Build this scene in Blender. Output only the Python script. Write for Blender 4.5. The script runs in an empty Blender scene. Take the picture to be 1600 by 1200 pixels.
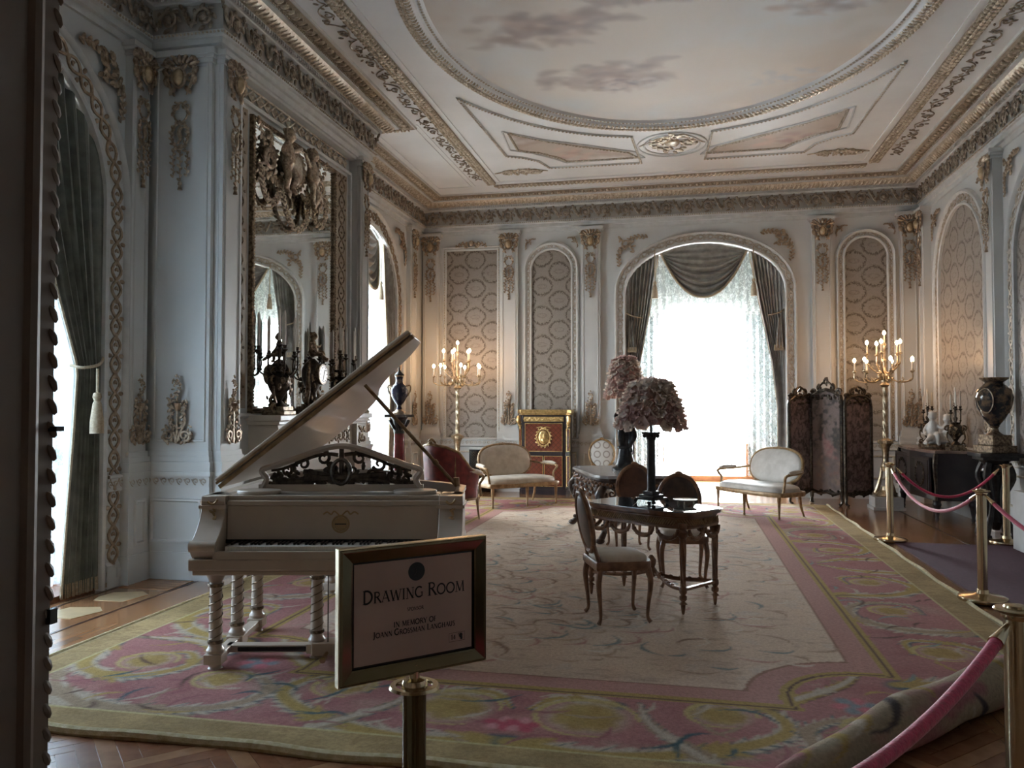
import bpy, math, random
import numpy as np
from mathutils import Matrix, Vector, Euler
random.seed(7); RNG = np.random.default_rng(7)
PI = math.pi; R = math.radians
SC = bpy.context.scene
COL = SC.collection

# ------------------------------------------------------------------ camera, world, exposure
cam_data = bpy.data.cameras.new('camera'); cam = bpy.data.objects.new('camera', cam_data); COL.objects.link(cam)
cam_data.sensor_width = 36.0; cam_data.lens = 36.0 * 1260.0 / 1600.0
cam_data.clip_start = 0.05; cam_data.clip_end = 200
cam.location = (0, 0, 1.62); cam.rotation_euler = (R(90 + 1.59), 0, R(12.0))
SC.camera = cam
SKY = 42.0
world = bpy.data.worlds.new('overcast_sky'); SC.world = world; world.use_nodes = True
wn = world.node_tree.nodes; wl = world.node_tree.links
bg = wn['Background']; bg.inputs['Color'].default_value = (0.88, 0.94, 1.0, 1); bg.inputs['Strength'].default_value = SKY
SC.view_settings.view_transform = 'Standard'; SC.view_settings.look = 'None'
SC.view_settings.exposure = 1.2; SC.view_settings.gamma = 1.0; SC.view_settings.use_curve_mapping = False
SC.cycles.max_bounces = 9; SC.cycles.diffuse_bounces = 5; SC.cycles.glossy_bounces = 4
SC.cycles.transmission_bounces = 6; SC.cycles.transparent_max_bounces = 16
SC.cycles.caustics_reflective = False; SC.cycles.caustics_refractive = False
SC.cycles.sample_clamp_indirect = 8.0
def portal(loc, rot, sx, sy):
    l = bpy.data.lights.new('window_portal', 'AREA'); l.shape = 'RECTANGLE'; l.size = sx; l.size_y = sy
    l.cycles.is_portal = True
    o = bpy.data.objects.new('window_portal', l); COL.objects.link(o); o.location = loc; o.rotation_euler = rot
portal((0.375, 18.32, 2.4), (R(-90), 0, 0), 3.3, 4.9)          # daylight of the far bay window (faces -Y)
portal((-5.75, 4.95, 2.4), (R(90), 0, R(-90)), 2.9, 5.0)       # near window of the left wall (faces +X)
portal((-5.75, 12.4, 2.4), (R(90), 0, R(-90)), 2.9, 5.0)       # far window of the left wall

# ------------------------------------------------------------------ mesh helpers
class MB:
    def __init__(s): s.v = []; s.f = []; s.n = 0; s.M = None
    def add(s, v, f):
        v = np.asarray(v, float).reshape(-1, 3)
        if s.M is not None:
            m = np.array(s.M); v = v @ m[:3, :3].T + m[:3, 3]
        for a in f:
            a = np.asarray(a, int)
            if a.size: s.f.append(a + s.n)
        s.v.append(v); s.n += len(v); return s
    def grid(s, P, cu=False, cv=False, cap=False):
        P = np.asarray(P, float); nu, nv = P.shape[:2]
        iu = np.arange(nu if cu else nu - 1); iv = np.arange(nv if cv else nv - 1)
        a, b = np.meshgrid(iu, iv, indexing='ij'); a2 = (a + 1) % nu; b2 = (b + 1) % nv
        q = np.stack([a * nv + b, a2 * nv + b, a2 * nv + b2, a * nv + b2], -1).reshape(-1, 4)
        fs = [q]
        if cap and cv:
            fs.append(np.arange(nv)[None, :]); fs.append(((nu - 1) * nv + np.arange(nv)[::-1])[None, :])
        return s.add(P.reshape(-1, 3), fs)
    def tube(s, pts, r, n=6, closed=False, cap=True, flat=None):
        P = np.asarray(pts, float); k = len(P)
        r = np.full(k, r, float) if np.isscalar(r) else np.interp(np.linspace(0, 1, k), np.linspace(0, 1, len(r)), r)
        T = np.roll(P, -1, 0) - np.roll(P, 1, 0) if closed else np.gradient(P, axis=0)
        T /= np.linalg.norm(T, axis=1)[:, None] + 1e-12
        up = np.array([0, 1, 0.]) if flat is not None else (np.array([0, 0, 1.]) if abs(T[0][2]) < .9 else np.array([1, 0, 0.]))
        N = np.cross(T, up); nn = np.linalg.norm(N, axis=1)[:, None]
        if flat is None and (nn < .25).any():
            N[0] = N[0] / nn[0]
            for i in range(1, k):
                w = N[i - 1] - T[i] * np.dot(N[i - 1], T[i]); N[i] = w / (np.linalg.norm(w) + 1e-12)
        else: N = N / (nn + 1e-12)
        B = np.cross(T, N); a = np.arange(n) * 2 * PI / n
        fl = 1.0 if flat is None else flat
        G = P[:, None] + r[:, None, None] * (np.cos(a)[None, :, None] * N[:, None] + fl * np.sin(a)[None, :, None] * B[:, None])
        return s.grid(G, cu=closed, cv=True, cap=cap and not closed)
    def ell(s, c, r, nu=8, nv=6, e=None):
        if np.isscalar(r): r = (r, r, r)
        t = np.linspace(0, PI, nv + 1)[:, None]; p = (np.arange(nu) * 2 * PI / nu)[None, :]
        if e:
            f = lambda x: np.sign(x) * np.abs(x) ** e
            G = np.stack([f(np.sin(t)) * f(np.cos(p)), f(np.sin(t)) * f(np.sin(p)), f(np.cos(t)) + 0 * p], -1)
        else: G = np.stack([np.sin(t) * np.cos(p), np.sin(t) * np.sin(p), np.cos(t) + 0 * p], -1)
        return s.grid(G[::-1] * np.array(r) + np.array(c), cv=True)
    def ellr(s, c, r, rot, nu=8, nv=5):
        m = MB(); m.ell((0, 0, 0), r, nu, nv); v = m.v[0] @ np.array(Euler(rot).to_matrix()).T + np.array(c)
        return s.add(v, m.f)
    def lathe(s, prof, n=16, c=(0, 0, 0), flutes=0, depth=0., twist=0., dense=1):
        pr = np.asarray(prof, float)
        if dense > 1:
            t = np.linspace(0, len(pr) - 1, (len(pr) - 1) * dense + 1); pr = np.stack([np.interp(t, np.arange(len(pr)), pr[:, i]) for i in (0, 1)], -1)
        a = (np.arange(n) * 2 * PI / n)[None, :]; r = pr[:, :1]; z = pr[:, 1:]
        if flutes: r = r * (1 - depth * (.5 + .5 * np.cos(flutes * (a + twist * (z - z.min())))))
        G = np.stack([r * np.cos(a), r * np.sin(a), z + 0 * a], -1) + np.array(c)
        return s.grid(G, cv=True, cap=True)
    def box(s, x0, x1, y0, y1, z0, z1):
        v = [(x, y, z) for x in (x0, x1) for y in (y0, y1) for z in (z0, z1)]
        return s.add(v, [[(0, 1, 3, 2), (4, 6, 7, 5), (0, 4, 5, 1), (2, 3, 7, 6), (0, 2, 6, 4), (1, 5, 7, 3)]])
    def cbox(s, c, d): return s.box(c[0] - d[0] / 2, c[0] + d[0] / 2, c[1] - d[1] / 2, c[1] + d[1] / 2, c[2] - d[2] / 2, c[2] + d[2] / 2)
    def bar(s, p, q, w, h):
        p = np.array(p, float); q = np.array(q, float); t = q - p; t /= np.linalg.norm(t)
        u = np.array([0, 0, 1.]) if abs(t[2]) < .95 else np.array([0, 1., 0]); n = np.cross(t, u); n /= np.linalg.norm(n); b = np.cross(n, t)
        c = [p, q]; v = [k + a * n * w / 2 + d * b * h / 2 for k in c for a, d in ((-1, -1), (1, -1), (1, 1), (-1, 1))]
        return s.add(v, [[(0, 1, 5, 4), (1, 2, 6, 5), (2, 3, 7, 6), (3, 0, 4, 7), (3, 2, 1, 0), (4, 5, 6, 7)]])
    def prism(s, poly, z0, z1):
        k = len(poly); v = [(x, y, z0) for x, y in poly] + [(x, y, z1) for x, y in poly]
        i = np.arange(k); j = (i + 1) % k
        return s.add(v, [np.stack([i, j, j + k, i + k], -1), i[None, ::-1], (i + k)[None, :]])
    def sweep(s, path, prof, closed=False, fn=None):
        """path 2-D (a,b); profile (d inward = left of travel, h); fn(a,b,h)->xyz, default (a, -h, b)"""
        P = np.asarray(path, float); k = len(P)
        D = (np.roll(P, -1, 0) - P); D /= np.linalg.norm(D, axis=1)[:, None] + 1e-12
        if not closed: D[-1] = D[-2]
        Dp = np.roll(D, 1, 0)
        if not closed: Dp[0] = D[0]
        n1 = np.stack([-Dp[:, 1], Dp[:, 0]], -1); n2 = np.stack([-D[:, 1], D[:, 0]], -1)
        m = n1 + n2; m = m / np.maximum((m * n1).sum(1)[:, None] , .2 * 1)
        pr = np.asarray(prof, float)
        A = P[:, None, :] + m[:, None, :] * pr[None, :, :1]; h = np.broadcast_to(pr[None, :, 1], A.shape[:2])
        G = np.stack([A[..., 0], -h, A[..., 1]], -1) if fn is None else fn(A[..., 0], A[..., 1], h)
        return s.grid(G, cu=closed)
    def mesh(s, name, smooth=40):
        me = bpy.data.meshes.new(name); V = np.concatenate(s.v)
        L = []; st = []; tot = []; o = 0
        for a in s.f:
            nf, k = a.shape; L.append(a.reshape(-1)); st.append(o + np.arange(nf) * k); o += nf * k
        L = np.concatenate(L); st = np.concatenate(st)
        me.vertices.add(len(V)); me.vertices.foreach_set('co', V.reshape(-1))
        me.loops.add(len(L)); me.loops.foreach_set('vertex_index', L.astype(np.int32))
        me.polygons.add(len(st)); me.polygons.foreach_set('loop_start', st.astype(np.int32))
        me.update(calc_edges=True); me.validate()
        if smooth:
            me.polygons.foreach_set('use_smooth', np.ones(len(me.polygons), bool))
            me.set_sharp_from_angle(angle=R(smooth))
        else: me.polygons.foreach_set('use_smooth', np.zeros(len(me.polygons), bool))
        return me

def obj(name, mb, m=None, parent=None, loc=None, rz=0, smooth=40, bevel=0, kind=None, label=None, rot=None):
    me = mb.mesh(name, smooth) if isinstance(mb, MB) else mb
    if m is not None and not me.materials: me.materials.append(M[m] if isinstance(m, str) else m)
    o = bpy.data.objects.new(name, me); COL.objects.link(o)
    if parent is not None: o.parent = parent
    if loc is not None: o.location = loc
    if rz: o.rotation_euler = (0, 0, rz)
    if rot is not None: o.rotation_euler = rot
    if bevel:
        b = o.modifiers.new('edge', 'BEVEL'); b.width = bevel; b.segments = 2; b.limit_method = 'ANGLE'; b.angle_limit = R(35)
    if kind: o['kind'] = kind
    if label: o['label'] = label
    return o
def tag(o, label, cat, group=None, kind=None):
    o['label'] = label; o['category'] = cat
    if group: o['group'] = group
    if kind: o['kind'] = kind
    return o
def thing(name, label, cat, loc=(0, 0, 0), rz=0, group=None, kind=None):
    o = bpy.data.objects.new(name, None); COL.objects.link(o); o.empty_display_size = .1
    o.location = loc; o.rotation_euler = (0, 0, rz)
    return tag(o, label, cat, group, kind)
def dup(root, loc, rz=0, label=None, scale=None):
    kids = {}
    for o in list(COL.objects):
        if o.parent is not None: kids.setdefault(o.parent.name, []).append(o)
    def rec(o, par):
        c = o.copy(); COL.objects.link(c); c.parent = par
        for k in kids.get(o.name, []): rec(k, c)
        return c
    r = rec(root, None); r.location = loc; r.rotation_euler = (0, 0, rz)
    if label: r['label'] = label
    if scale: r.scale = scale
    return r
def arc(c, r, a0, a1, n=12, rz=None):
    t = np.linspace(R(a0), R(a1), n); rz = r if rz is None else rz
    return np.stack([c[0] + r * np.cos(t), np.full(n, c[1]), c[2] + rz * np.sin(t)], -1)
def spiral(c, r0, r1, a0, a1, n=14, y=0.):
    t = np.linspace(0, 1, n); a = R(a0) + (R(a1) - R(a0)) * t; r = r0 + (r1 - r0) * t ** .8
    return np.stack([c[0] + r * np.cos(a), np.full(n, y), c[1] + r * np.sin(a)], -1)
def bez(*p, n=14):
    p = np.asarray(p, float); t = np.linspace(0, 1, n)[:, None]
    while p.ndim == 2 and len(p) > 1 and p.shape[0] != 0:
        q = [np.repeat(a[None], n, 0) for a in p]; break
    while len(q) > 1: q = [q[i] * (1 - t) + q[i + 1] * t for i in range(len(q) - 1)]
    return q[0]
def smooth_path(pts, n=24):
    P = np.asarray(pts, float); k = len(P); t = np.linspace(0, k - 1 - 1e-9, n); i = t.astype(int); f = (t - i)[:, None]
    g = lambda j: P[np.clip(j, 0, k - 1)]
    a, b, c, d = g(i - 1), g(i), g(i + 1), g(i + 2)
    return .5 * (2 * b + (c - a) * f + (2 * a - 5 * b + 4 * c - d) * f ** 2 + (3 * b - a - 3 * c + d) * f ** 3)

# ------------------------------------------------------------------ materials
M = {}
def lin(c): return tuple(((x / 255) / 12.92 if x / 255 <= .04045 else ((x / 255 + .055) / 1.055) ** 2.4) for x in c)
class NT:
    def __init__(s, name):
        s.m = bpy.data.materials.new(name); s.m.use_nodes = True; s.t = s.m.node_tree; s.t.nodes.clear()
        s.out = s.n('ShaderNodeOutputMaterial'); M[name] = s.m
    def n(s, kind, **kw):
        x = s.t.nodes.new(kind)
        for k, v in kw.items(): setattr(x, k, v)
        return x
    def l(s, a, b): s.t.links.new(a, b)
    def val(s, inp, v):
        if hasattr(v, 'is_output') or isinstance(v, bpy.types.NodeSocket): s.l(v, inp)
        elif isinstance(v, (tuple, list)) and len(v) == 3 and inp.type == 'RGBA': inp.default_value = (*v, 1)
        else: inp.default_value = v
    def math(s, op, a, b=None, c=None, clamp=False):
        x = s.n('ShaderNodeMath', operation=op); x.use_clamp = clamp
        s.val(x.inputs[0], a)
        if b is not None: s.val(x.inputs[1], b)
        if c is not None: s.val(x.inputs[2], c)
        return x.outputs[0]
    def mix(s, f, a, b, blend='MIX'):
        x = s.n('ShaderNodeMix', data_type='RGBA', blend_type=blend); s.val(x.inputs[0], f); s.val(x.inputs[6], a); s.val(x.inputs[7], b); return x.outputs[2]
    def ramp(s, f, lo, hi):
        x = s.n('ShaderNodeMapRange'); s.val(x.inputs[0], f); x.inputs[1].default_value = lo; x.inputs[2].default_value = hi; return x.outputs[0]
    def coord(s, w='Object'): return s.n('ShaderNodeTexCoord').outputs[w]
    def mapv(s, v, sc=(1, 1, 1), rot=(0, 0, 0), loc=(0, 0, 0)):
        x = s.n('ShaderNodeMapping'); s.l(v, x.inputs[0]); x.inputs[1].default_value = loc; x.inputs[2].default_value = rot; x.inputs[3].default_value = sc; return x.outputs[0]
    def noise(s, sc=5, det=4, rough=.55, v=None, dist=0):
        x = s.n('ShaderNodeTexNoise'); x.inputs['Scale'].default_value = sc; x.inputs['Detail'].default_value = det; x.inputs['Roughness'].default_value = rough; x.inputs['Distortion'].default_value = dist
        s.l(v if v is not None else s.coord(), x.inputs['Vector']); return x.outputs['Fac']
    def sep(s, v):
        x = s.n('ShaderNodeSeparateXYZ'); s.l(v, x.inputs[0]); return x.outputs
    def bump(s, h, st=.3, d=.01):
        x = s.n('ShaderNodeBump'); x.inputs['Strength'].default_value = st; x.inputs['Distance'].default_value = d; s.l(h, x.inputs['Height']); return x.outputs[0]
    def bsdf(s, col, rough=.5, metal=0., nrm=None, **kw):
        b = s.n('ShaderNodeBsdfPrincipled'); s.val(b.inputs['Base Color'], col); s.val(b.inputs['Roughness'], rough); s.val(b.inputs['Metallic'], metal)
        if nrm is not None: s.l(nrm, b.inputs['Normal'])
        for k, v in kw.items(): s.val(b.inputs[k.replace('_', ' ')], v)
        s.l(b.outputs[0], s.out.inputs[0]); return b
def simple(name, c1, c2=None, sc=6., rough=.5, metal=0., bump=0., bsc=None, lo=.35, hi=.65, **kw):
    t = NT(name)
    if c2 is None: c2 = tuple(x * .82 for x in c1)
    f = t.noise(sc, 5); col = t.mix(t.ramp(f, lo, hi), c1, c2)
    nr = t.bump(t.noise(bsc or sc * 6, 4), bump) if bump else None
    t.bsdf(col, rough, metal, nr, **kw); return t.m

simple('paint', (.61, .615, .60), (.56, .565, .555), 1.3, .42, bump=.03, bsc=30)
simple('paint_trim', (.62, .63, .62), (.54, .55, .54), 9, .4)
simple('jamb_paint', (.25, .19, .145), (.22, .165, .125), 3, .5)
simple('hall_bounce_paint', (.66, .52, .42), None, 3, .6)  # lightened so the hall walls bounce warm light onto the sign
simple('gold', (.62, .50, .37), (.25, .185, .13), 26, .36, .55, lo=.3, hi=.62)
simple('gold_bright', (.62, .49, .32), (.38, .28, .17), 18, .32, .75)
simple('gold_dark', (.40, .30, .20), (.10, .07, .045), 30, .38, .7, lo=.32, hi=.6)
simple('gold_pale', (.66, .60, .50), (.42, .35, .26), 22, .42, .35, lo=.35, hi=.65)
simple('ceiling_gold', (.78, .69, .56), (.40, .33, .24), 24, .36, .35, lo=.3, hi=.6)  # paler copy of gold, window light put into its colour
simple('ceiling_ground', (.42, .36, .28), (.30, .25, .19), 12, .5, .2)  # egg ground lightened too, window light put into the colour
simple('ceiling_paint', (.76, .77, .77), (.70, .71, .71), 1.5, .5)
simple('gold_leafy', (.46, .36, .26), (.25, .18, .12), 20, .4, .4)
simple('ormolu', (.80, .58, .27), (.50, .32, .12), 22, .3, .85)
simple('relief_pale', (.56, .51, .44), (.34, .29, .23), 14, .42, .15)
simple('frieze_ground', (.46, .44, .41), (.38, .36, .335), 6, .6)
simple('frieze_relief', (.44, .38, .31), (.20, .16, .115), 18, .45, .35)
simple('bronze', (.105, .085, .065), (.035, .028, .024), 22, .36, .8)
simple('dark_bronze', (.05, .045, .042), (.02, .018, .018), 15, .34, .55)
simple('brass', (.62, .51, .34), (.54, .43, .27), 5, .2, 1.)
simple('dark_brass', (.20, .165, .10), (.15, .125, .07), 5, .14, 1.)  # dark reflections of the sign frame put into the brass colour
simple('walnut', (.26, .125, .06), (.12, .05, .022), 12, .36, bump=.05)
simple('dark_walnut', (.085, .045, .028), (.035, .018, .012), 10, .36, bump=.05)
simple('mahogany', (.11, .045, .025), (.05, .02, .012), 8, .28)
simple('gilt_wood', (.40, .26, .13), (.20, .115, .05), 16, .38, .25)
simple('ivory_paint', (.50, .41, .325), (.455, .37, .29), 3, .32, Coat_Weight=.25)
simple('ivory_key', (.75, .71, .62), None, 5, .25)
simple('ebony', (.012, .011, .011), None, 5, .25)
simple('candle_wax', (.74, .70, .62), None, 5, .45)
simple('marble_white', (.72, .70, .66), (.55, .53, .5), 4, .3)
simple('marble_grey', (.50, .48, .46), (.28, .26, .25), 3.5, .12)
simple('marble_red', (.20, .035, .04), (.10, .015, .02), 7, .18)
simple('marble_mantel', (.58, .53, .46), (.50, .45, .39), 2.5, .32)
simple('marble_brown', (.28, .20, .16), (.16, .10, .08), 5, .16)
simple('porcelain_dark', (.025, .025, .028), (.17, .11, .065), 9, .12, lo=.48, hi=.62)
simple('porcelain_blue', (.02, .022, .05), (.28, .24, .22), 7, .12, lo=.52, hi=.66)
simple('white_box', (.62, .62, .60), None, 3, .5)
simple('red_enamel', (.42, .02, .03), None, 3, .3)
simple('rope_velvet', (.62, .035, .115), (.42, .02, .07), 60, .7, bump=.35, bsc=90, Sheen_Weight=.4)
simple('runner', (.075, .024, .045), (.055, .018, .034), 40, .95, bump=.3, bsc=200)
simple('cord', (.46, .38, .27), (.33, .26, .17), 60, .7)
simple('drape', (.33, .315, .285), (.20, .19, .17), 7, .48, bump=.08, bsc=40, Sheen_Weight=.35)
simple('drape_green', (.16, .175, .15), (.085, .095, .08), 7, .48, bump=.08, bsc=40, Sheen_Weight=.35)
simple('cream_silk', (.60, .52, .42), (.42, .34, .26), 5, .5, bump=.05, Sheen_Weight=.2)
simple('white_silk', (.64, .60, .55), (.48, .44, .39), 5, .5, bump=.05, Sheen_Weight=.2)
simple('red_damask', (.26, .035, .03), (.12, .014, .014), 9, .55, Sheen_Weight=.2)
def petal(name, c):
    t = NT(name); col = t.mix(t.ramp(t.noise(30, 3), .3, .7), c, tuple(x * .78 for x in c)); d = t.n('ShaderNodeBsdfDiffuse'); l = t.n('ShaderNodeBsdfTranslucent'); t.l(col, d.inputs[0]); t.l(col, l.inputs[0])
    m = t.n('ShaderNodeMixShader'); m.inputs[0].default_value = .6; t.l(d.outputs[0], m.inputs[1]); t.l(l.outputs[0], m.inputs[2]); t.l(m.outputs[0], t.out.inputs[0])
petal('petal', (.82, .62, .54)); petal('petal_pale', (.86, .74, .64)); petal('petal_rose', (.74, .52, .47))
simple('plaster_white', (.6, .59, .57), None, 4, .5)
simple('sign_board', (.60, .44, .37), None, 2, .55)
simple('ink', (.012, .012, .014), None, 5, .5)
simple('sign_disc', (.016, .026, .026), None, 5, .35)
simple('black_lacquer', (.02, .016, .02), (.035, .026, .028), 6, .28)
simple('plank_red', (.23, .095, .045), (.17, .066, .03), 9, .26, bump=.04)
simple('plank_tan', (.33, .17, .085), (.26, .125, .06), 9, .26, bump=.04)
simple('plank_blond', (.46, .34, .19), (.38, .27, .15), 9, .28, bump=.04)
simple('plank_dark', (.045, .02, .012), None, 9, .28)
simple('terrace', (.62, .60, .56), None, 2, .8)
simple('knob_black', (.01, .01, .01), None, 2, .4)

def wood_floor():
    t = NT('parquet'); c = t.coord(); s = t.sep(c)
    g = t.noise(5, 6, .6, t.mapv(c, (6, .6, 1))); k = t.noise(1.2, 3)
    col = t.mix(t.ramp(g, .3, .7), (.36, .18, .085), (.25, .115, .05)); col = t.mix(t.ramp(k, .35, .7), col, (.31, .145, .065))
    br = t.n('ShaderNodeTexBrick'); br.offset = .5; t.l(t.mapv(c, (1, 1, 1), (0, 0, R(90))), br.inputs['Vector'])
    br.inputs['Scale'].default_value = 1; br.inputs['Brick Width'].default_value = .9; br.inputs['Row Height'].default_value = .075; br.inputs['Mortar Size'].default_value = .0015
    br.inputs['Color1'].default_value = (1, 1, 1, 1); br.inputs['Color2'].default_value = (.78, .76, .74, 1); br.inputs['Mortar'].default_value = (.35, .3, .28, 1)
    col = t.mix(1., col, br.outputs['Color'], 'MULTIPLY')
    t.bsdf(col, t.math('MULTIPLY_ADD', g, .12, .14), 0., t.bump(g, .03), Coat_Weight=.35, Coat_Roughness=.12)
wood_floor()
def damask():
    t = NT('damask'); c = t.coord(); s = t.sep(c)
    PX, PZ = .66, .56
    x = t.math('DIVIDE', s[0], PX); z = t.math('DIVIDE', s[2], PZ)
    def cell(ox, oz):
        fx = t.math('SUBTRACT', t.math('FRACT', t.math('ADD', x, ox)), .5); fz = t.math('SUBTRACT', t.math('FRACT', t.math('ADD', z, oz)), .5)
        return fx, fz
    nz = t.noise(11, 4, .6); nz2 = t.noise(34, 3, .6)
    def ring(ox, oz):
        fx, fz = cell(ox, oz)
        ax = t.math('POWER', t.math('ABSOLUTE', t.math('DIVIDE', fx, .30)), 2.)
        az = t.math('POWER', t.math('ABSOLUTE', t.math('DIVIDE', fz, .31)), 1.5)
        d = t.math('ADD', t.math('ADD', ax, az), t.math('ADD', t.math('MULTIPLY_ADD', nz, .7, -.35), t.math('MULTIPLY_ADD', nz2, 1.3, -.65)))
        r1 = t.math('SUBTRACT', 1., t.ramp(t.math('ABSOLUTE', t.math('SUBTRACT', d, 1.)), .06, .26), clamp=True)
        # small motif in the heart
        d2 = t.math('ADD', t.math('POWER', t.math('ABSOLUTE', t.math('DIVIDE', fx, .13)), 2.), t.math('POWER', t.math('ABSOLUTE', t.math('DIVIDE', fz, .07)), 2.))
        d2 = t.math('ADD', d2, t.math('MULTIPLY_ADD', nz2, 3., -1.5))
        r2 = t.math('MULTIPLY', t.math('SUBTRACT', 1., t.ramp(t.math('ABSOLUTE', t.math('SUBTRACT', d2, 1.)), .2, .6), clamp=True), .35)
        return t.math('MAXIMUM', r1, r2)
    f = t.math('MAXIMUM', ring(0., 0.), ring(.5, .5))
    f = t.math('MULTIPLY', f, t.ramp(nz2, .28, .5))
    f = t.math('MAXIMUM', f, t.math('MULTIPLY', t.ramp(nz, .56, .62), .16))
    fine = t.noise(60, 3)
    g = t.mix(t.ramp(fine, .35, .65), (.315, .28, .245), (.28, .25, .215))
    col = t.mix(f, g, (.10, .08, .062))
    t.bsdf(col, t.math('MULTIPLY_ADD', f, .14, .38), 0., t.bump(f, .25, .004), Sheen_Weight=.15)
damask()
def sheer(name, alpha, col, lace):
    t = NT(name); c = t.coord(); s = t.sep(c)
    n1 = t.noise(16, 4, .6, t.mapv(c, (1, 1, .7)), 1.2); n2 = t.noise(60, 2)
    dens = t.math('ADD', alpha, t.math('MULTIPLY', t.math('MULTIPLY', t.ramp(n1, .47, .58), t.ramp(n2, .3, .6)), lace), clamp=True)
    tr = t.n('ShaderNodeBsdfTransparent'); tl = t.n('ShaderNodeBsdfTranslucent'); df = t.n('ShaderNodeBsdfDiffuse')
    tl.inputs[0].default_value = (*col, 1); df.inputs[0].default_value = (*col, 1)
    m1 = t.n('ShaderNodeMixShader'); m1.inputs[0].default_value = .45; t.l(tl.outputs[0], m1.inputs[1]); t.l(df.outputs[0], m1.inputs[2])
    m2 = t.n('ShaderNodeMixShader'); t.val(m2.inputs[0], dens); t.l(tr.outputs[0], m2.inputs[1]); t.l(m1.outputs[0], m2.inputs[2])
    t.l(m2.outputs[0], t.out.inputs[0])
sheer('sheer', .26, (.85, .86, .86), .28)
sheer('sheer_lace', .42, (.80, .83, .82), .5)
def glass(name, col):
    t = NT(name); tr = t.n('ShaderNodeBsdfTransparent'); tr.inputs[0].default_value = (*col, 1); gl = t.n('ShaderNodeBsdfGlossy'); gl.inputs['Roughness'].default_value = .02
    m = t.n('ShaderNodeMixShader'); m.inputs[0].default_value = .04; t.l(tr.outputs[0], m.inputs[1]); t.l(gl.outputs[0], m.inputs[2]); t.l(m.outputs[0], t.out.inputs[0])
glass('pane_clear', (.97, .985, .985)); glass('pane_dim_bay', (.045, .053, .05)); glass('pane_dim_near', (.33, .365, .40)); glass('pane_dim_far', (.42, .44, .45))  # all but the clear glass is darkened to cut the daylight
def emit(name, col, st):
    t = NT(name); e = t.n('ShaderNodeEmission'); e.inputs[0].default_value = (*col, 1); e.inputs[1].default_value = st; t.l(e.outputs[0], t.out.inputs[0])
emit('bulb', (1., .60, .31), 42.)
t = NT('mirror_glass'); t.bsdf((.80, .83, .82), .015, 1.)
t = NT('glass_top'); t.bsdf((.05, .05, .055), .03, 0., Specular_IOR_Level=.9, Coat_Weight=1., Coat_Roughness=.02)
def vcol(name, rough=.8, bump=0., bsc=300., sheen=0., gain=None, spec=.5):
    t = NT(name); a = t.n('ShaderNodeVertexColor'); a.layer_name = 'Col'
    col = a.outputs['Color']
    if gain: col = t.mix(t.ramp(t.noise(bsc * .4, 3), .3, .7), col, t.mix(1., col, (gain, gain, gain), 'MULTIPLY'))
    t.bsdf(col, rough, 0., t.bump(t.noise(bsc, 3), bump) if bump else None, Sheen_Weight=sheen, Specular_IOR_Level=spec)
vcol('rug_wool', .95, .5, 120., 0., .74, .04); vcol('fresco', .6); vcol('tapestry', .8, .2, 200., .1, .8)

# ------------------------------------------------------------------ painted canvases (colour attribute on a fine grid)
def fbm(h, w, sx, sy, octs=4, seed=0):
    r = np.random.default_rng(seed); out = np.zeros((h, w)); amp = 1.; tot = 0
    for o in range(octs):
        gy, gx = max(2, int(sy * 2 ** o) + 2), max(2, int(sx * 2 ** o) + 2); g = r.random((gy, gx))
        y = np.linspace(0, gy - 1.001, h); x = np.linspace(0, gx - 1.001, w); yi = y.astype(int); xi = x.astype(int)
        fy = (y - yi)[:, None]; fx = (x - xi)[None]; fy = fy * fy * (3 - 2 * fy); fx = fx * fx * (3 - 2 * fx)
        a = g[yi][:, xi]; b = g[yi][:, xi + 1]; c = g[yi + 1][:, xi]; d = g[yi + 1][:, xi + 1]
        out += amp * ((a * (1 - fx) + b * fx) * (1 - fy) + (c * (1 - fx) + d * fx) * fy); tot += amp; amp *= .55
    return out / tot
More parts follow.
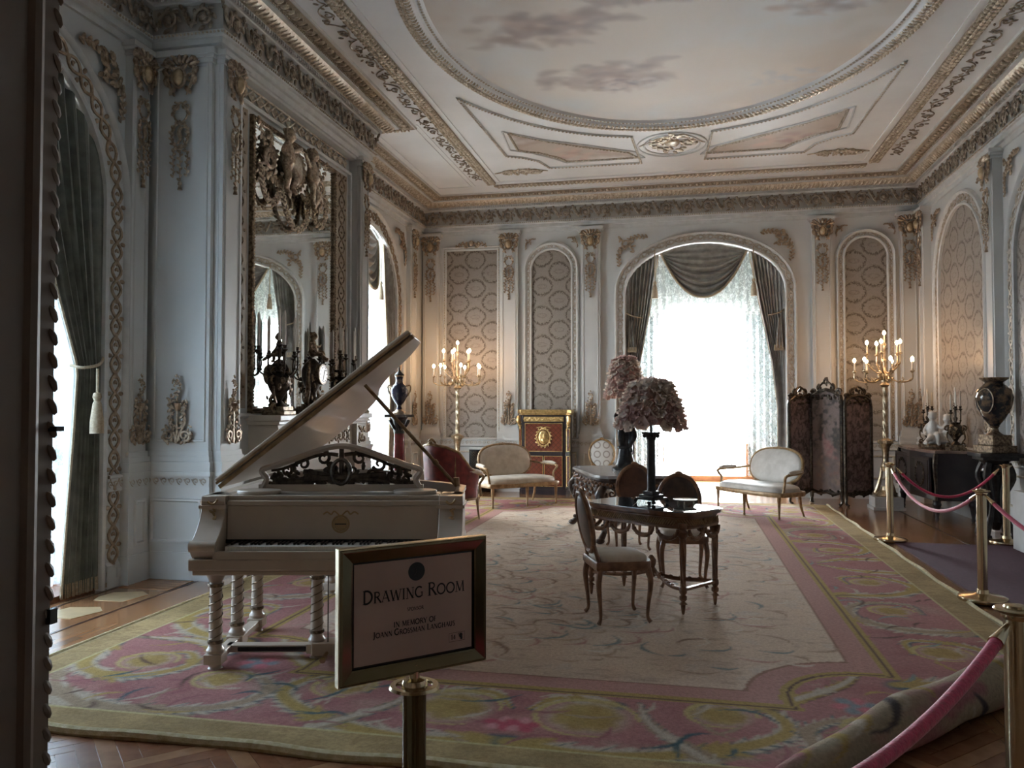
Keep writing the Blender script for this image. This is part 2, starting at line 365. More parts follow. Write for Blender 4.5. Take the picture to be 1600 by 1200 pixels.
class Canvas:
    """colours on a grid covering [x0,x1] x [y0,y1]"""
    def __init__(s, x0, x1, y0, y1, step, base):
        s.nx = int((x1 - x0) / step) + 1; s.ny = int((y1 - y0) / step) + 1
        s.x = np.linspace(x0, x1, s.nx); s.y = np.linspace(y0, y1, s.ny); s.step = step
        s.C = np.empty((s.ny, s.nx, 3)); s.C[:] = base; s.X, s.Y = np.meshgrid(s.x, s.y)
    def fill(s, mask, col, op=1.):
        m = np.clip(mask.astype(float) * op, 0, 1)[..., None]; s.C = s.C * (1 - m) + np.array(col) * m
    def dab(s, px, py, r, col, op=1., soft=.35, ax=1., ang=0.):
        rr = r * max(ax, 1) * 1.2
        i0, i1 = np.searchsorted(s.x, [px - rr, px + rr]); j0, j1 = np.searchsorted(s.y, [py - rr, py + rr])
        if i1 <= i0 or j1 <= j0: return
        dx = s.x[i0:i1][None] - px; dy = s.y[j0:j1][:, None] - py; c, q = math.cos(ang), math.sin(ang)
        u = (dx * c + dy * q) / ax; v = -dx * q + dy * c; d = np.sqrt(u * u + v * v) / r
        m = (np.clip((1 - d) / soft, 0, 1) * op)[..., None]; s.C[j0:j1, i0:i1] = s.C[j0:j1, i0:i1] * (1 - m) + np.array(col) * m
    def stroke(s, P, w, col, op=1., soft=.35):
        P = np.asarray(P, float); d = np.r_[0, np.cumsum(np.linalg.norm(np.diff(P, axis=0), axis=1))]
        w0 = np.atleast_1d(w); step = max(s.step * .5, w0.max() * .3); k = max(2, int(d[-1] / step) + 1); t = np.linspace(0, d[-1], k)
        x = np.interp(t, d, P[:, 0]); y = np.interp(t, d, P[:, 1]); ww = np.interp(t / (d[-1] + 1e-9), np.linspace(0, 1, len(w0)), w0)
        for a, b, q in zip(x, y, ww):
            if q > .001: s.dab(a, b, q, col, op, soft)
    def acanthus(s, P, w, c1, c2, c3, rng):
        """a scrolling leafy stem along P with lobes either side"""
        P = smooth_path(np.c_[np.asarray(P, float), np.zeros(len(P))], 40)[:, :2]
        T = np.gradient(P, axis=0); T /= np.linalg.norm(T, axis=1)[:, None] + 1e-9
        s.stroke(P + np.array([.012, -.012]), [w * .75, w * .6, w * .2], c3, .7, .5)
        for i in range(1, 40):
            f = 1 - i / 48.
            for sd in (-1, 1):
                a = math.atan2(T[i][1], T[i][0]) + sd * (.62 + .2 * rng.random()); L = w * (1.0 + .45 * math.sin(i * 1.05 + sd) ** 2) * f
                e = P[i] + L * np.array([math.cos(a), math.sin(a)]); m = (P[i] + e) / 2 + L * .15 * T[i] * sd * .2
                s.stroke([P[i], m, e], [w * .36 * f, w * .34 * f, w * .14 * f], c1 if (i // 3) % 4 else c2, .8, .7)
                if i % 3 == 0: s.stroke([P[i], m, e + (e - P[i]) * .12], [w * .04, w * .06, w * .05], c3, .6, .6)
        s.stroke(P, [w * .4, w * .34, w * .12], c2, .9, .5)
    def flower(s, x, y, r, c1, c2, rng, n=7):
        for k in range(n):
            a = 2 * PI * k / n + rng.random() * .4; s.dab(x + r * .55 * math.cos(a), y + r * .55 * math.sin(a), r * .45, c1 if k % 2 else c2, .9, .5, 1.3, a)
        s.dab(x, y, r * .3, c2, .9, .5)
    def build(s, name, m, parent, fn, mask=None, **kw):
        """fn(X,Y)->(ny,nx,3) positions"""
        mb = MB(); G = fn(s.X, s.Y); mb.grid(G)
        if mask is not None:
            q = mb.f[0]; keep = mask.reshape(-1)[q].all(1); mb.f[0] = q[keep]
        me = mb.mesh(name, 60)
        at = me.color_attributes.new('Col', 'FLOAT_COLOR', 'POINT')
        c = np.ones((s.nx * s.ny, 4)); c[:, :3] = np.clip(s.C.reshape(-1, 3), 0, 1); at.data.foreach_set('color', c.reshape(-1))
        return obj(name, me, m, parent, **kw)
# ------------------------------------------------------------------ room dimensions
FAR, LEFT, RIGHT, NEAR, CEIL = 15.2, -5.05, 4.1, 0.9, 5.65
BX, BY0, BY1, BREC = -4.3, 6.85, 10.5, -4.42      # chimney breast
LW = R(90); RW = R(-90)                             # rotations that put a wall element on the left / right wall

def resample(P, ds):
    P = np.asarray(P, float); d = np.r_[0, np.cumsum(np.linalg.norm(np.diff(P, axis=0), axis=1))]
    k = max(2, int(round(d[-1] / ds)) + 1); t = np.linspace(0, d[-1], k)
    Q = np.stack([np.interp(t, d, P[:, i]) for i in range(P.shape[1])], -1)
    T = np.gradient(Q, axis=0); T /= np.linalg.norm(T, axis=1)[:, None]
    return Q, T, t
def arch_path(c, half, z0, zs, rise, n=29):
    a = np.linspace(PI, 0, n)
    return np.r_[[[c - half, z0]], np.c_[c + half * np.cos(a), zs + rise * np.sin(a)], [[c + half, z0]]]
def arch_z(a, c, half, zs, rise): return zs + rise * np.sqrt(np.clip(1 - ((a - c) / half) ** 2, 0, 1))
def wall_faces(mb, a0, a1, z1, ops, depth):
    edge = a0
    for c, half, zs, rise, dep in ops:
        mb.add([(edge, 0, 0), (c - half, 0, 0), (c - half, 0, z1), (edge, 0, z1)], [[(0, 1, 2, 3)]])
        a = c - half * np.cos(np.linspace(0, PI, 29)); z = arch_z(a, c, half, zs, rise)
        mb.grid(np.stack([np.c_[a, 0 * a, z], np.c_[a, 0 * a, 0 * a + z1]], 0))
        P = arch_path(c, half, 0, zs, rise); mb.grid(np.stack([np.c_[P[:, 0], 0 * P[:, 0], P[:, 1]], np.c_[P[:, 0], 0 * P[:, 0] + dep, P[:, 1]]], 0))
        edge = c + half
    mb.add([(edge, 0, 0), (a1, 0, 0), (a1, 0, z1), (edge, 0, z1)], [[(0, 1, 2, 3)]])

# ------------------------------------------------------------------ floor with parquet
mb = MB(); mb.box(LEFT - .8, RIGHT + .3, -3.2, 18.4, -.12, 0)
floor = obj('floor', mb, 'parquet'); tag(floor, 'polished reddish parquet floor around the pink carpet', 'floor', kind='structure')
def plank_mesh(w, l, m):
    q = MB(); q.box(-w / 2 + .0015, w / 2 - .0015, -l / 2 + .0015, l / 2 - .0015, 0, .004); me = q.mesh('plank', 0); me.materials.append(M[m]); return me
PW, PLN = .085, .51
pm = [plank_mesh(PW, PLN, 'plank_red'), plank_mesh(PW, PLN, 'plank_tan')]
cnt = 0
for i in range(-60, 60):                     # herringbone in front of the carpet
    for j in range(-6, 7):
        for s in (0, 1):
            bx, by = i * PW + j * PLN, i * PW - j * PLN
            cx, cy = (bx + PW / 2, by + PW + PLN / 2) if s else (bx + PLN / 2, by + PW / 2)
            X, Y = -1.0 + (cx - cy) * .70711, 2.6 + (cx + cy) * .70711
            if -3.25 < X < 1.5 and 2.55 < Y < (3.75 if X < .3 else 4.4) and cnt < 260:
                obj('plank', pm[(i * 5 + j * 3 + s * 2) % 3 % 2], None, floor, (X, Y, 0), R(45) + (0 if s else R(90))); cnt += 1
# the inlaid border by the left wall: dark strips and pale blocks
mb = MB(); mb.box(-4.43, -4.405, 1.2, 6.84, 0, .003); obj('inlay_strip', mb, 'plank_dark', floor, smooth=0)
mb = MB(); mb.box(-4.98, -4.955, 1.2, 6.84, 0, .003); obj('inlay_strip', mb, 'plank_dark', floor, smooth=0)
mb = MB(); mb.box(3.25, 3.275, 6, 15, 0, .003); obj('inlay_strip', mb, 'plank_dark', floor, smooth=0)
blk = MB(); blk.prism([(-.19, -.13), (.08, -.19), (.19, .05), (.10, .17), (-.14, .15), (-.2, .0)], 0, .004)
bm = blk.mesh('plank', 0); bm.materials.append(M['plank_blond'])
for k, y in enumerate((4.98, 5.53, 6.08)): obj('plank', bm, None, floor, (-4.68, y, 0), R(8 * k))
lp = plank_mesh(.078, .5, 'plank_tan')
for k in range(5): obj('plank', lp, None, floor, (-4.70, 6.40 + k * .085, 0), R(90))

# ------------------------------------------------------------------ walls
WIN_F = (0.375, 1.425, 3.75, 0.89, .35)
WIN_L1 = (4.95, 1.27, 3.46, 1.17, .55); WIN_L2 = (12.4, 1.27, 3.46, 1.17, .55)
mb = MB(); wall_faces(mb, LEFT, RIGHT, CEIL, [WIN_F], .35)
wall_far = obj('wall_far', mb, 'paint', loc=(0, FAR, 0)); tag(wall_far, 'pale panelled end wall with the big arched window opening', 'wall', kind='structure')
mb = MB(); wall_faces(mb, NEAR - .5, FAR, CEIL, [WIN_L1, WIN_L2], .55)
wall_left = obj('wall_left', mb, 'paint', loc=(LEFT, 0, 0), rz=LW); tag(wall_left, 'pale panelled wall with two tall arched windows beside the piano', 'wall', kind='structure')
mb = MB(); mb.add([(NEAR - .5, 0, 0), (FAR, 0, 0), (FAR, 0, CEIL), (NEAR - .5, 0, CEIL)], [[(0, 1, 2, 3)]])
mb.v[0][:, 0] *= -1; mb.f[0] = mb.f[0][:, ::-1]
wall_right = obj('wall_right', mb, 'paint', loc=(RIGHT, 0, 0), rz=RW); tag(wall_right, 'pale panelled wall with arched silk niches behind the commode', 'wall', kind='structure')
# door wall the camera looks through, and the unseen hall behind it, painted pale to bounce light
mb = MB(); mb.box(LEFT - .1, -.80, .5, NEAR, 0, CEIL); mb.box(1.5, RIGHT + .1, .5, NEAR, 0, CEIL); mb.box(-.80, 1.5, .5, NEAR, 3.3, CEIL)
wall_near = obj('wall_near', mb, 'jamb_paint', smooth=0); tag(wall_near, 'dark brown doorway jamb in the foreground', 'wall', kind='structure')
mb = MB()
for z in np.arange(.03, 3.25, .03): mb.ellr((-.801, NEAR - .002, z), (.006 + .002 * math.sin(z * 9), .006, .013), (.5, 0, 0), 6, 4)
obj('bead_moulding', mb, 'jamb_paint', wall_near, kind='stuff')
mb = MB(); mb.tube([(-.80, NEAR - .04, 0), (-.80, NEAR - .04, 3.3)], .011, 8); obj('jamb_moulding', mb, 'jamb_paint', wall_near)
mb = MB(); mb.box(-.80, -.787, .892, .905, 1.588, 1.594); obj('latch', mb, 'knob_black', wall_near, smooth=0)
mb = MB(); mb.box(-.80, -.793, .893, .905, 1.341, 1.36); obj('door_bolt', mb, 'knob_black', wall_near, smooth=0)
mb = MB(); mb.add([(-3.2, -3.1, 0), (3.2, -3.1, 0), (3.2, -3.1, 4), (-3.2, -3.1, 4), (-3.2, .52, 0), (3.2, .52, 0), (3.2, .52, 4), (-3.2, .52, 4)], [[(0, 1, 2, 3), (0, 3, 7, 4), (1, 5, 6, 2), (3, 2, 6, 7)]])
wall_hall = obj('wall_hall', mb, 'hall_bounce_paint', smooth=0); tag(wall_hall, 'unseen hall behind the doorway, walls lightened to bounce warm light', 'wall', kind='structure')
# window bay behind the far arch
mb = MB(); B0, B1, BH = -1.35, 2.1, 5.05; y0, y1 = FAR + .35, 18.3
mb.add([(B0, y0, 0), (B0, y1, 0), (B0, y1, BH), (B0, y0, BH), (B1, y0, 0), (B1, y1, 0), (B1, y1, BH), (B1, y0, BH)], [[(0, 1, 2, 3), (4, 7, 6, 5), (3, 2, 6, 7)]])
mb.add([(B0, y0, 0), (WIN_F[0] - WIN_F[1], y0, 0), (WIN_F[0] - WIN_F[1], y0, BH), (B0, y0, BH)], [[(0, 1, 2, 3)]])
mb.add([(B1, y0, 0), (WIN_F[0] + WIN_F[1], y0, 0), (WIN_F[0] + WIN_F[1], y0, BH), (B1, y0, BH)], [[(0, 1, 2, 3)]])
a = WIN_F[0] - WIN_F[1] * np.cos(np.linspace(0, PI, 29)); z = arch_z(a, *WIN_F[:4]); mb.grid(np.stack([np.c_[a, 0 * a + y0, z], np.c_[a, 0 * a + y0, 0 * a + BH]], 0))
wall_bay = obj('wall_bay', mb, 'paint', smooth=0); tag(wall_bay, 'pale walls of the window bay behind the grey swagged curtain', 'wall', kind='structure')
mb = MB(); mb.box(-40, 40, -40, 60, -.6, -.5); mb.box(-1, 1, -1, 1, -.62, -.6)
tag(obj('ground', mb, 'terrace', smooth=0), 'pale terrace outside the windows', 'terrace', kind='structure')

# windows ------------------------------------------------------
w1 = thing('window_1', 'bright tall window at the back of the curtained bay', 'window', (0, 0, 0), kind='structure')
mb = MB(); yb = 18.2
def bars(xs, zs, y, w, d):
    for x in xs: mb.box(x - w / 2, x + w / 2, y, y + d, zs[0], zs[-1])
    for z_ in zs: mb.box(xs[0], xs[-1], y, y + d, z_ - w / 2, z_ + w / 2)
bars([B0 + .05, -.52, .39, 1.30, B1 - .05], [0.12, 3.66, 4.1, 5.02], yb, .07, .06)
obj('window_frame', mb, 'plaster_white', w1, smooth=0)
mb = MB(); mb.box(B0, B1, 18.02, 18.3, 0, .12); obj('window_sill', mb, 'plank_tan', w1, smooth=0, bevel=.01)
for (a0, a1, z0, z1, m) in ((-.52, .39, .12, 3.66, 'pane_clear'), (.39, 1.30, .12, 3.66, 'pane_clear'), (B0, -.52, .12, 5.0, 'pane_dim_bay'), (1.30, B1, .12, 5.0, 'pane_dim_bay'), (-.52, .39, 3.66, 5.0, 'pane_dim_bay'), (.39, 1.3, 3.66, 5.0, 'pane_dim_bay')):  # side and transom glass darkened so the lace does not blow out
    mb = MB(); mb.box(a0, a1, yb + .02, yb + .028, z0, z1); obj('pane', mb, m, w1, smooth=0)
for x in (-.44, 1.33):
    mb = MB(); mb.box(x - .028, x + .028, 17.98, 18.03, .12 if x > 0 else .4, .80); mb.ell((x, 18.0, .8), (.035, .03, .03)); obj('window_post', mb, 'plank_tan', w1)
def side_window(n, label, cy, pane):
    w = thing('window_%d' % n, label, 'window', (0, 0, 0), kind='structure'); x = LEFT - .5; h = 1.26
    mb = MB()
    for y in (cy - h, cy - .42, cy + .42, cy + h): mb.box(x, x + .06, y - .035, y + .035, 0, 4.7)
    for z_ in (.05, 1.2, 3.4): mb.box(x, x + .06, cy - h, cy + h, z_ - .035, z_ + .035)
    obj('window_frame', mb, 'plaster_white', w, smooth=0)
    mb = MB(); mb.box(x - .1, LEFT - .02, cy - 1.27, cy + 1.27, 0, .05); obj('window_sill', mb, 'plank_red', w, smooth=0)
    for a, b in ((cy - h, cy - .42), (cy - .42, cy + .42), (cy + .42, cy + h)):
        mb = MB(); mb.box(x + .02, x + .03, a, b, .05, 4.65); obj('pane', mb, pane, w, smooth=0)
side_window(2, 'tall arched window beside the dark doorway jamb', 4.95, 'pane_dim_near')  # glass darkened to weaken the light of this window
side_window(3, 'tall arched window behind the red marble column', 12.4, 'pane_dim_far')  # glass darkened less here, also to hold back daylight

# chimney breast -------------------------------------------------
mb = MB(); rec0, rec1 = BY0 + .35, BY1 - .33
mb.add([(LEFT, BY0, 0), (BX, BY0, 0), (BX, BY0, CEIL), (LEFT, BY0, CEIL)], [[(0, 1, 2, 3)]])
mb.add([(LEFT, BY1, 0), (BX, BY1, 0), (BX, BY1, CEIL), (LEFT, BY1, CEIL)], [[(3, 2, 1, 0)]])
P = [(BX, BY0), (BX, rec0), (BREC, rec0), (BREC, rec1), (BX, rec1), (BX, BY1)]
mb.grid(np.array([[(x, y, 0) for x, y in P], [(x, y, 4.97) for x, y in P]]))
mb.box(BREC, BX, rec0, rec1, 4.95, CEIL); mb.box(BREC, BX, BY0, rec0, 4.95, CEIL); mb.box(BREC, BX, rec1, BY1, 4.95, CEIL)
wall_breast = obj('wall_chimney', mb, 'paint', smooth=0); tag(wall_breast, 'pale chimney breast that carries the gilt mirror', 'wall', kind='structure')

# ------------------------------------------------------------------ ornament vocabulary (local x, z in the wall, -y out of it)
rg = random.Random(3)
def leafblob(mb, x, z, r, ang=0, y=-.02, asp=.5, dep=.4):
    mb.ellr((x, y, z), (r, r * dep, r * asp), (0, -ang, 0), 6, 4)
def leafy(mb, P, r, every=.03, y=-.02):
    Q, T, t = resample(P, every)
    for i in range(len(Q)):
        a = math.atan2(T[i][-1], T[i][0]); s = 1 if i % 2 else -1
        leafblob(mb, Q[i][0] + s * r * .5 * math.sin(a), Q[i][-1] - s * r * .5 * math.cos(a), r * (.8 + .4 * rg.random()), a + s * .8, y - .01 * rg.random())
def T2(mb, P, r, n=5, y=-.02, flat=.8):
    P = np.asarray(P, float)
    if P.shape[1] == 2: P = np.c_[P[:, 0], np.full(len(P), y), P[:, 1]]
    mb.tube(P, r, n, flat=flat)
def sp(cx, cz, r0, r1, a0, a1, n=16): return spiral((cx, cz), r0, r1, a0, a1, n)[:, [0, 2]]

def orn_crown():          # cartouche under the capital: 0 at the top, hangs to about -.42
    mb = MB()
    for k in range(-3, 4): leafblob(mb, .045 * k, -.05 - .012 * k * k * .5, .055, R(90 - 24 * k), -.035, .38, .5)
    for s in (-1, 1):
        T2(mb, sp(s * .105, -.09, .055, .012, 90, 90 - s * 500), [.02, .016, .008], 6, -.03)
        T2(mb, sp(s * .095, -.24, .06, .012, 250 if s < 0 else -70, (250 if s < 0 else -70) + s * 480), [.018, .015, .008], 6, -.03)
        T2(mb, bez((s * .12, -.12), (s * .17, -.2), (s * .09, -.3), (s * .06, -.4)), [.016, .02, .006], 6, -.03)
        leafblob(mb, s * .14, -.17, .05, R(90 - s * 30), -.03); leafblob(mb, s * .075, -.35, .05, R(90 + s * 35), -.03); leafblob(mb, s * .05, -.14, .04, R(40 * s), -.05)
    for k in range(10): leafblob(mb, rg.uniform(-.13, .13), rg.uniform(-.4, -.02), .025, rg.random() * 6, -.04)
    T2(mb, np.c_[.062 * np.cos(np.linspace(0, 2 * PI, 17)), -.235 + .095 * np.sin(np.linspace(0, 2 * PI, 17))], .014, 6, -.05)
    return mb.mesh('capital_ornament')
def orn_shield():
    mb = MB(); mb.ell((0, -.05, -.235), (.052, .045, .085), 12, 8); return mb.mesh('capital_shield')
def orn_drop():           # wreath, ribbons and tassel: -.42 .. -1.3
    mb = MB()
    for s in (-1, 1):
        T2(mb, sp(s * .055, -.5, .045, .01, 90, 90 + s * 450), [.012, .01, .006], 5)
        T2(mb, bez((0, -.46), (s * .1, -.52), (s * .08, -.62), (0, -.66)), [.012, .008], 5)
        P = np.c_[s * .078 * np.sin(np.linspace(0, PI, 14)), -.78 + .12 * np.cos(np.linspace(0, PI, 14))]
        T2(mb, P, .013, 5, -.025); leafy(mb, P, .022, .026, -.03)
        Q = bez((s * .04, -.9), (s * .1, -.97), (s * .05, -1.05), (s * .065, -1.16)); T2(mb, Q, .006, 4); leafy(mb, Q, .022, .03)
        leafblob(mb, s * .07, -.56, .035, R(90 + 30 * s))
    T2(mb, bez((.02, -.7), (-.05, -.76), (.05, -.8), (-.02, -.86)), [.016, .022, .01], 6, -.03)
    T2(mb, [(0, -.9), (0, -1.22)], .007, 5); P = bez((0, -.9), (.01, -1.), (-.01, -1.1), (0, -1.2)); leafy(mb, P, .024, .035)
    mb.lathe([(.004, -1.22), (.016, -1.225), (.018, -1.25), (.012, -1.255), (.02, -1.3), (.001, -1.302)], 8, (0, -.02, 0))
    return mb.mesh('drop_ornament')
def orn_foot():           # flower candelabrum at the bottom of a shaft: 0 .. .66
    mb = MB()
    T2(mb, [(0, .0), (0, .5)], [.016, .010, .014, .008], 6)
    for s in (-1, 1):
        T2(mb, sp(s * .075, .075, .062, .012, -90, -90 + s * 520), [.016, .013, .008], 6, -.025)
        T2(mb, bez((s * .01, .02), (s * .02, .16), (s * .11, .17), (s * .085, .27), (s * .03, .3)), [.014, .009], 5)
        P = bez((s * .02, .14), (s * .1, .24), (s * .03, .32), (s * .075, .4)); T2(mb, P, .008, 5); leafy(mb, P, .026, .03)
        P = bez((s * .02, .03), (s * .12, -.01), (s * .135, .1), (s * .11, .16)); leafy(mb, P, .026, .03)
        leafblob(mb, s * .06, .345, .035, R(30 * s))
    mb.lathe([(.005, .3), (.02, .31), (.04, .36), (.045, .38), (.03, .385)], 8, (0, -.015, 0))
    for k in range(34):
        t = rg.random(); z = .39 + .26 * t; w = .085 * (1 - t) ** .8 + .008
        leafblob(mb, rg.uniform(-w, w), z, .024 * (1 - .4 * t), rg.random() * 6, -.025 - .015 * rg.random())
    return mb.mesh('foot_ornament')
ORN = {k: f() for k, f in (('crown', orn_crown), ('shield', orn_shield), ('drop', orn_drop), ('foot', orn_foot))}
for k, m in (('crown', 'gold'), ('shield', 'gold_bright'), ('drop', 'gold'), ('foot', 'gold')): ORN[k].materials.append(M[m])
def frame_rect(mb, x0, x1, z0, z1, prof):   # rectangular moulding, profile d outward
    mb.sweep([(x0, z0), (x0, z1), (x1, z1), (x1, z0)], prof, closed=True)
SHAFT = {}
def shaft_mesh(w, proj):
    key = (w, proj)
    if key in SHAFT: return SHAFT[key]
    mb = MB(); h = w / 2; p = proj
    mb.box(-h, h, -p, .02, 1.2, 4.93)
    frame_rect(mb, -h + .045, h - .045, 1.3, 4.86, [(-.012, p), (-.006, p + .014), (.008, p + .014), (.014, p)])
    for z0, z1, q in ((0, .26, .055), (.26, .87, .035), (.97, 1.01, .06), (1.01, 1.06, .045), (1.06, 1.1, .055), (1.1, 1.15, .03), (1.15, 1.2, .015)):
        mb.box(-h - q, h + q, -p - q, .02, z0, z1)
    mb.box(-h - .03, h + .03, -p - .03, .02, .87, .97)
    frame_rect(mb, -h + .06, h - .06, .36, .74, [(-.014, p + .035), (-.004, p + .055), (.012, p + .055), (.018, p + .035)])
    for z0, z1, q in ((4.88, 4.92, .02), (4.92, 4.95, .04), (4.95, 5.0, .06)): mb.box(-h - q, h + q, -p - q, .02, z0, z1)
    SHAFT[key] = mb.mesh('pilaster', 0); SHAFT[key].materials.append(M['paint']); return SHAFT[key]
def rail_relief(x0, x1, y, zc, name='rail_relief'):
    mb = MB(); k = max(1, int(round((x1 - x0) / .085))); d = (x1 - x0) / k
    for i in range(k):
        c = x0 + (i + .5) * d; T2(mb, sp(c, zc, .032, .006, 180, -200, 9), [.008, .005], 4, y, .6); T2(mb, bez((c - d / 2, zc + .02), (c - d / 4, zc - .035), (c, zc - .03), n=6), .006, 4, y, .6)
    return mb
def pilaster(wall, loc, rz, w=.36, proj=.09, crown=True, sc=1.):
    sc *= 1.12
    p = obj('pilaster', shaft_mesh(w, proj), None, wall, loc, rz)
    y = -proj - .005
    if crown:
        for k in ('crown', 'shield', 'drop'):
            o = obj({'crown': 'capital_ornament', 'shield': 'capital_shield', 'drop': 'drop_ornament'}[k], ORN[k], None, p, (0, y, 4.97)); o.scale = (sc, 1.2, 1.)
        o = obj('foot_ornament', ORN['foot'], None, p, (0, y, 1.27)); o.scale = (sc, 1.2, 1.)
    obj('rail_relief', rail_relief(-w / 2 - .02, w / 2 + .02, -proj - .035, .92), 'relief_pale', p)
    return p
# far wall pilasters (wall objects carry the transform, so children use wall-local coordinates)
for x, w in ((-4.84, .32), (-3.27, .34), (-1.70, .36), (2.43, .34), (3.86, .30)): pilaster(wall_far, (x, 0, 0), 0, w, .09)
for y, w in ((14.45, .36), (6.62, .24), (10.85, .24), (3.2, .3)): pilaster(wall_left, (y, 0, 0), 0, w, .08, sc=.9)
for y, w in ((14.85, .3), (11.75, .34), (7.45, .34), (3.8, .34)): pilaster(wall_right, (-y, 0, 0), 0, w, .12)
# chimney piers: one face to the room, one face to the camera
pilaster(wall_breast, (BX, BY0 + .175, 0), LW, .34, .04, sc=.85); pilaster(wall_breast, (BX, BY1 - .165, 0), LW, .30, .04, sc=.85)
pilaster(wall_breast, (-4.66, BY0, 0), 0, .62, .05); 

# dado rail and baseboard along the walls (between openings)
DADO = [(0, 0), (0, .05), (.20, .05), (.24, .02), (.26, .02), (.84, .02), (.86, .05), (.88, .045), (.97, .045), (.98, .07), (1.0, .07), (1.02, 0)]
def dado(wall, segs):
    for a0, a1 in segs:
        mb = MB(); mb.grid(np.array([[(a, -h, z) for z, h in DADO] for a in (a0, a1)])); obj('dado', mb, 'paint', wall, smooth=0)
        mb = MB(); k = max(1, round((a1 - a0) / 1.1)); d = (a1 - a0) / k
        for i in range(k):
            if d > .3: frame_rect(mb, a0 + i * d + .1, a0 + (i + 1) * d - .1, .36, .74, [(-.014, .02), (-.004, .04), (.012, .04), (.018, .02)])
        if mb.n: obj('dado_panel', mb, 'gold_pale', wall, smooth=0)
        obj('rail_relief', rail_relief(a0, a1, -.048, .925), 'relief_pale', wall)
dado(wall_far, [(-4.66, -3.46), (-3.08, -1.9), (-1.5, -1.3), (2.02, 2.25), (2.62, 3.68)])
dado(wall_left, [(6.28, 6.5), (10.98, 11.1), (13.98, 14.25)])
dado(wall_right, [(-14.68, -11.95), (-11.55, -7.65), (-7.25, -4.0), (-3.6, -.95)])
mb = MB(); mb.box(-5.0, -4.99, -.0, .0, .1, .2)
# ------------------------------------------------------------------ arch frames and silk panels
def band_relief(path, dc, A, lam, y, r=.011):
    mb = MB(); Q, T, t = resample(path, lam / 10); N = np.stack([-T[:, 1], T[:, 0]], -1)
    for ph in (0, PI):
        T2(mb, Q + N * (dc + A * np.sin(2 * PI * t / lam + ph))[:, None], r, 5, y)
    for i in range(0, len(Q), 5):
        a = math.atan2(T[i][1], T[i][0])
        if (i // 5) % 2 == 0: c = Q[i] + N[i] * dc; leafblob(mb, c[0], c[1], r * 2.6, a, y, .6)
        else:
            for s in (-1, 1):
                c = Q[i] + N[i] * (dc + s * A * 1.25); leafblob(mb, c[0], c[1], r * 2.2, a + PI / 2, y, .6)
    for i in range(2, len(Q), 5):
        for s in (-1, 1): c = Q[i] + N[i] * (dc + s * A * .15); leafblob(mb, c[0], c[1], r * 1.6, math.atan2(T[i][1], T[i][0]) + s * .7, y, .5)
    return mb
def arch_frame(wall, c, half, zs, rise, wd, z0=1.02, lam=.34, m='relief_pale'):
    P = arch_path(c, half, z0, zs, rise)
    mb = MB(); q = wd
    mb.sweep(P, [(0, -.02), (0, .045), (.02, .06), (.04, .05), (.045, .028), (q - .055, .028), (q - .05, .05), (q - .02, .075), (q, .06), (q + .012, 0)])
    f = obj('arch_frame', mb, 'paint_trim', wall)
    obj('arch_relief', band_relief(P, q / 2, q * .2, lam, -.036, .011 if q < .2 else .016), m, f)
    return f
def silk(wall, c, half, zs, rise, z0=1.02, parent=None):
    a = c - half * np.cos(np.linspace(0, PI, 25)); z = arch_z(a, c, half, zs, rise)
    mb = MB(); mb.grid(np.stack([np.c_[a, 0 * a - .006, 0 * a + z0], np.c_[a, 0 * a - .006, z]], 0)); return obj('silk_panel', mb, 'damask', wall)
arch_frame(wall_far, WIN_F[0], WIN_F[1], WIN_F[2], WIN_F[3], .2, 0)
for c, h in ((-2.455, .375), (3.165, .345)):
    arch_frame(wall_far, c, h, 4.61 - h, h, .15, lam=.26); silk(wall_far, c, h, 4.61 - h, h)
arch_frame(wall_left, 4.95, 1.27, 3.46, 1.17, .3, 0, .34, 'gold_leafy'); arch_frame(wall_left, 12.4, 1.27, 3.46, 1.17, .3, 0, .34, 'gold_leafy')
arch_frame(wall_right, -13.2, 1.0, 3.6, 1.03, .22); silk(wall_right, -13.2, 1.0, 3.6, 1.03)
arch_frame(wall_right, -9.6, 1.55, 3.5, 1.1, .26); silk(wall_right, -9.6, 1.55, 3.5, 1.1)
# rectangular silk panel with gilt crest, far wall left
mb = MB(); mb.add([(-4.54, -.006, 1.0), (-3.52, -.006, 1.0), (-3.52, -.006, 4.66), (-4.54, -.006, 4.66)], [[(0, 1, 2, 3)]]); obj('silk_panel', mb, 'damask', wall_far)
mb = MB(); frame_rect(mb, -4.54, -3.52, 1.0, 4.66, [(0, 0), (0, .04), (.03, .045), (.05, .03), (.07, .05), (.09, 0)]); f = obj('panel_frame', mb, 'paint_trim', wall_far, smooth=0)
mb = MB()
for x in (-4.515, -3.545):
    for z_ in np.arange(1.0, 4.66, .05): leafblob(mb, x - (.06 if x < -4 else -.06), z_, .018, 1.57, -.045)
obj('panel_beading', mb, 'gold_pale', f, kind='stuff')
mb = MB(); 
for s in (-1, 1):
    T2(mb, sp(-4.03 + s * .1, 4.75, .05, .01, 90, 90 - s * 480), [.018, .01], 6, -.05); P = bez((-4.03 + s * .08, 4.78), (-4.03 + s * .2, 4.82), (-4.03 + s * .3, 4.74)); T2(mb, P, [.018, .008], 6, -.05); leafy(mb, P, .035, .035, -.05)
mb.ell((-4.03, -.06, 4.8), (.055, .03, .055), 10, 6); obj('panel_crest', mb, 'gold', f)
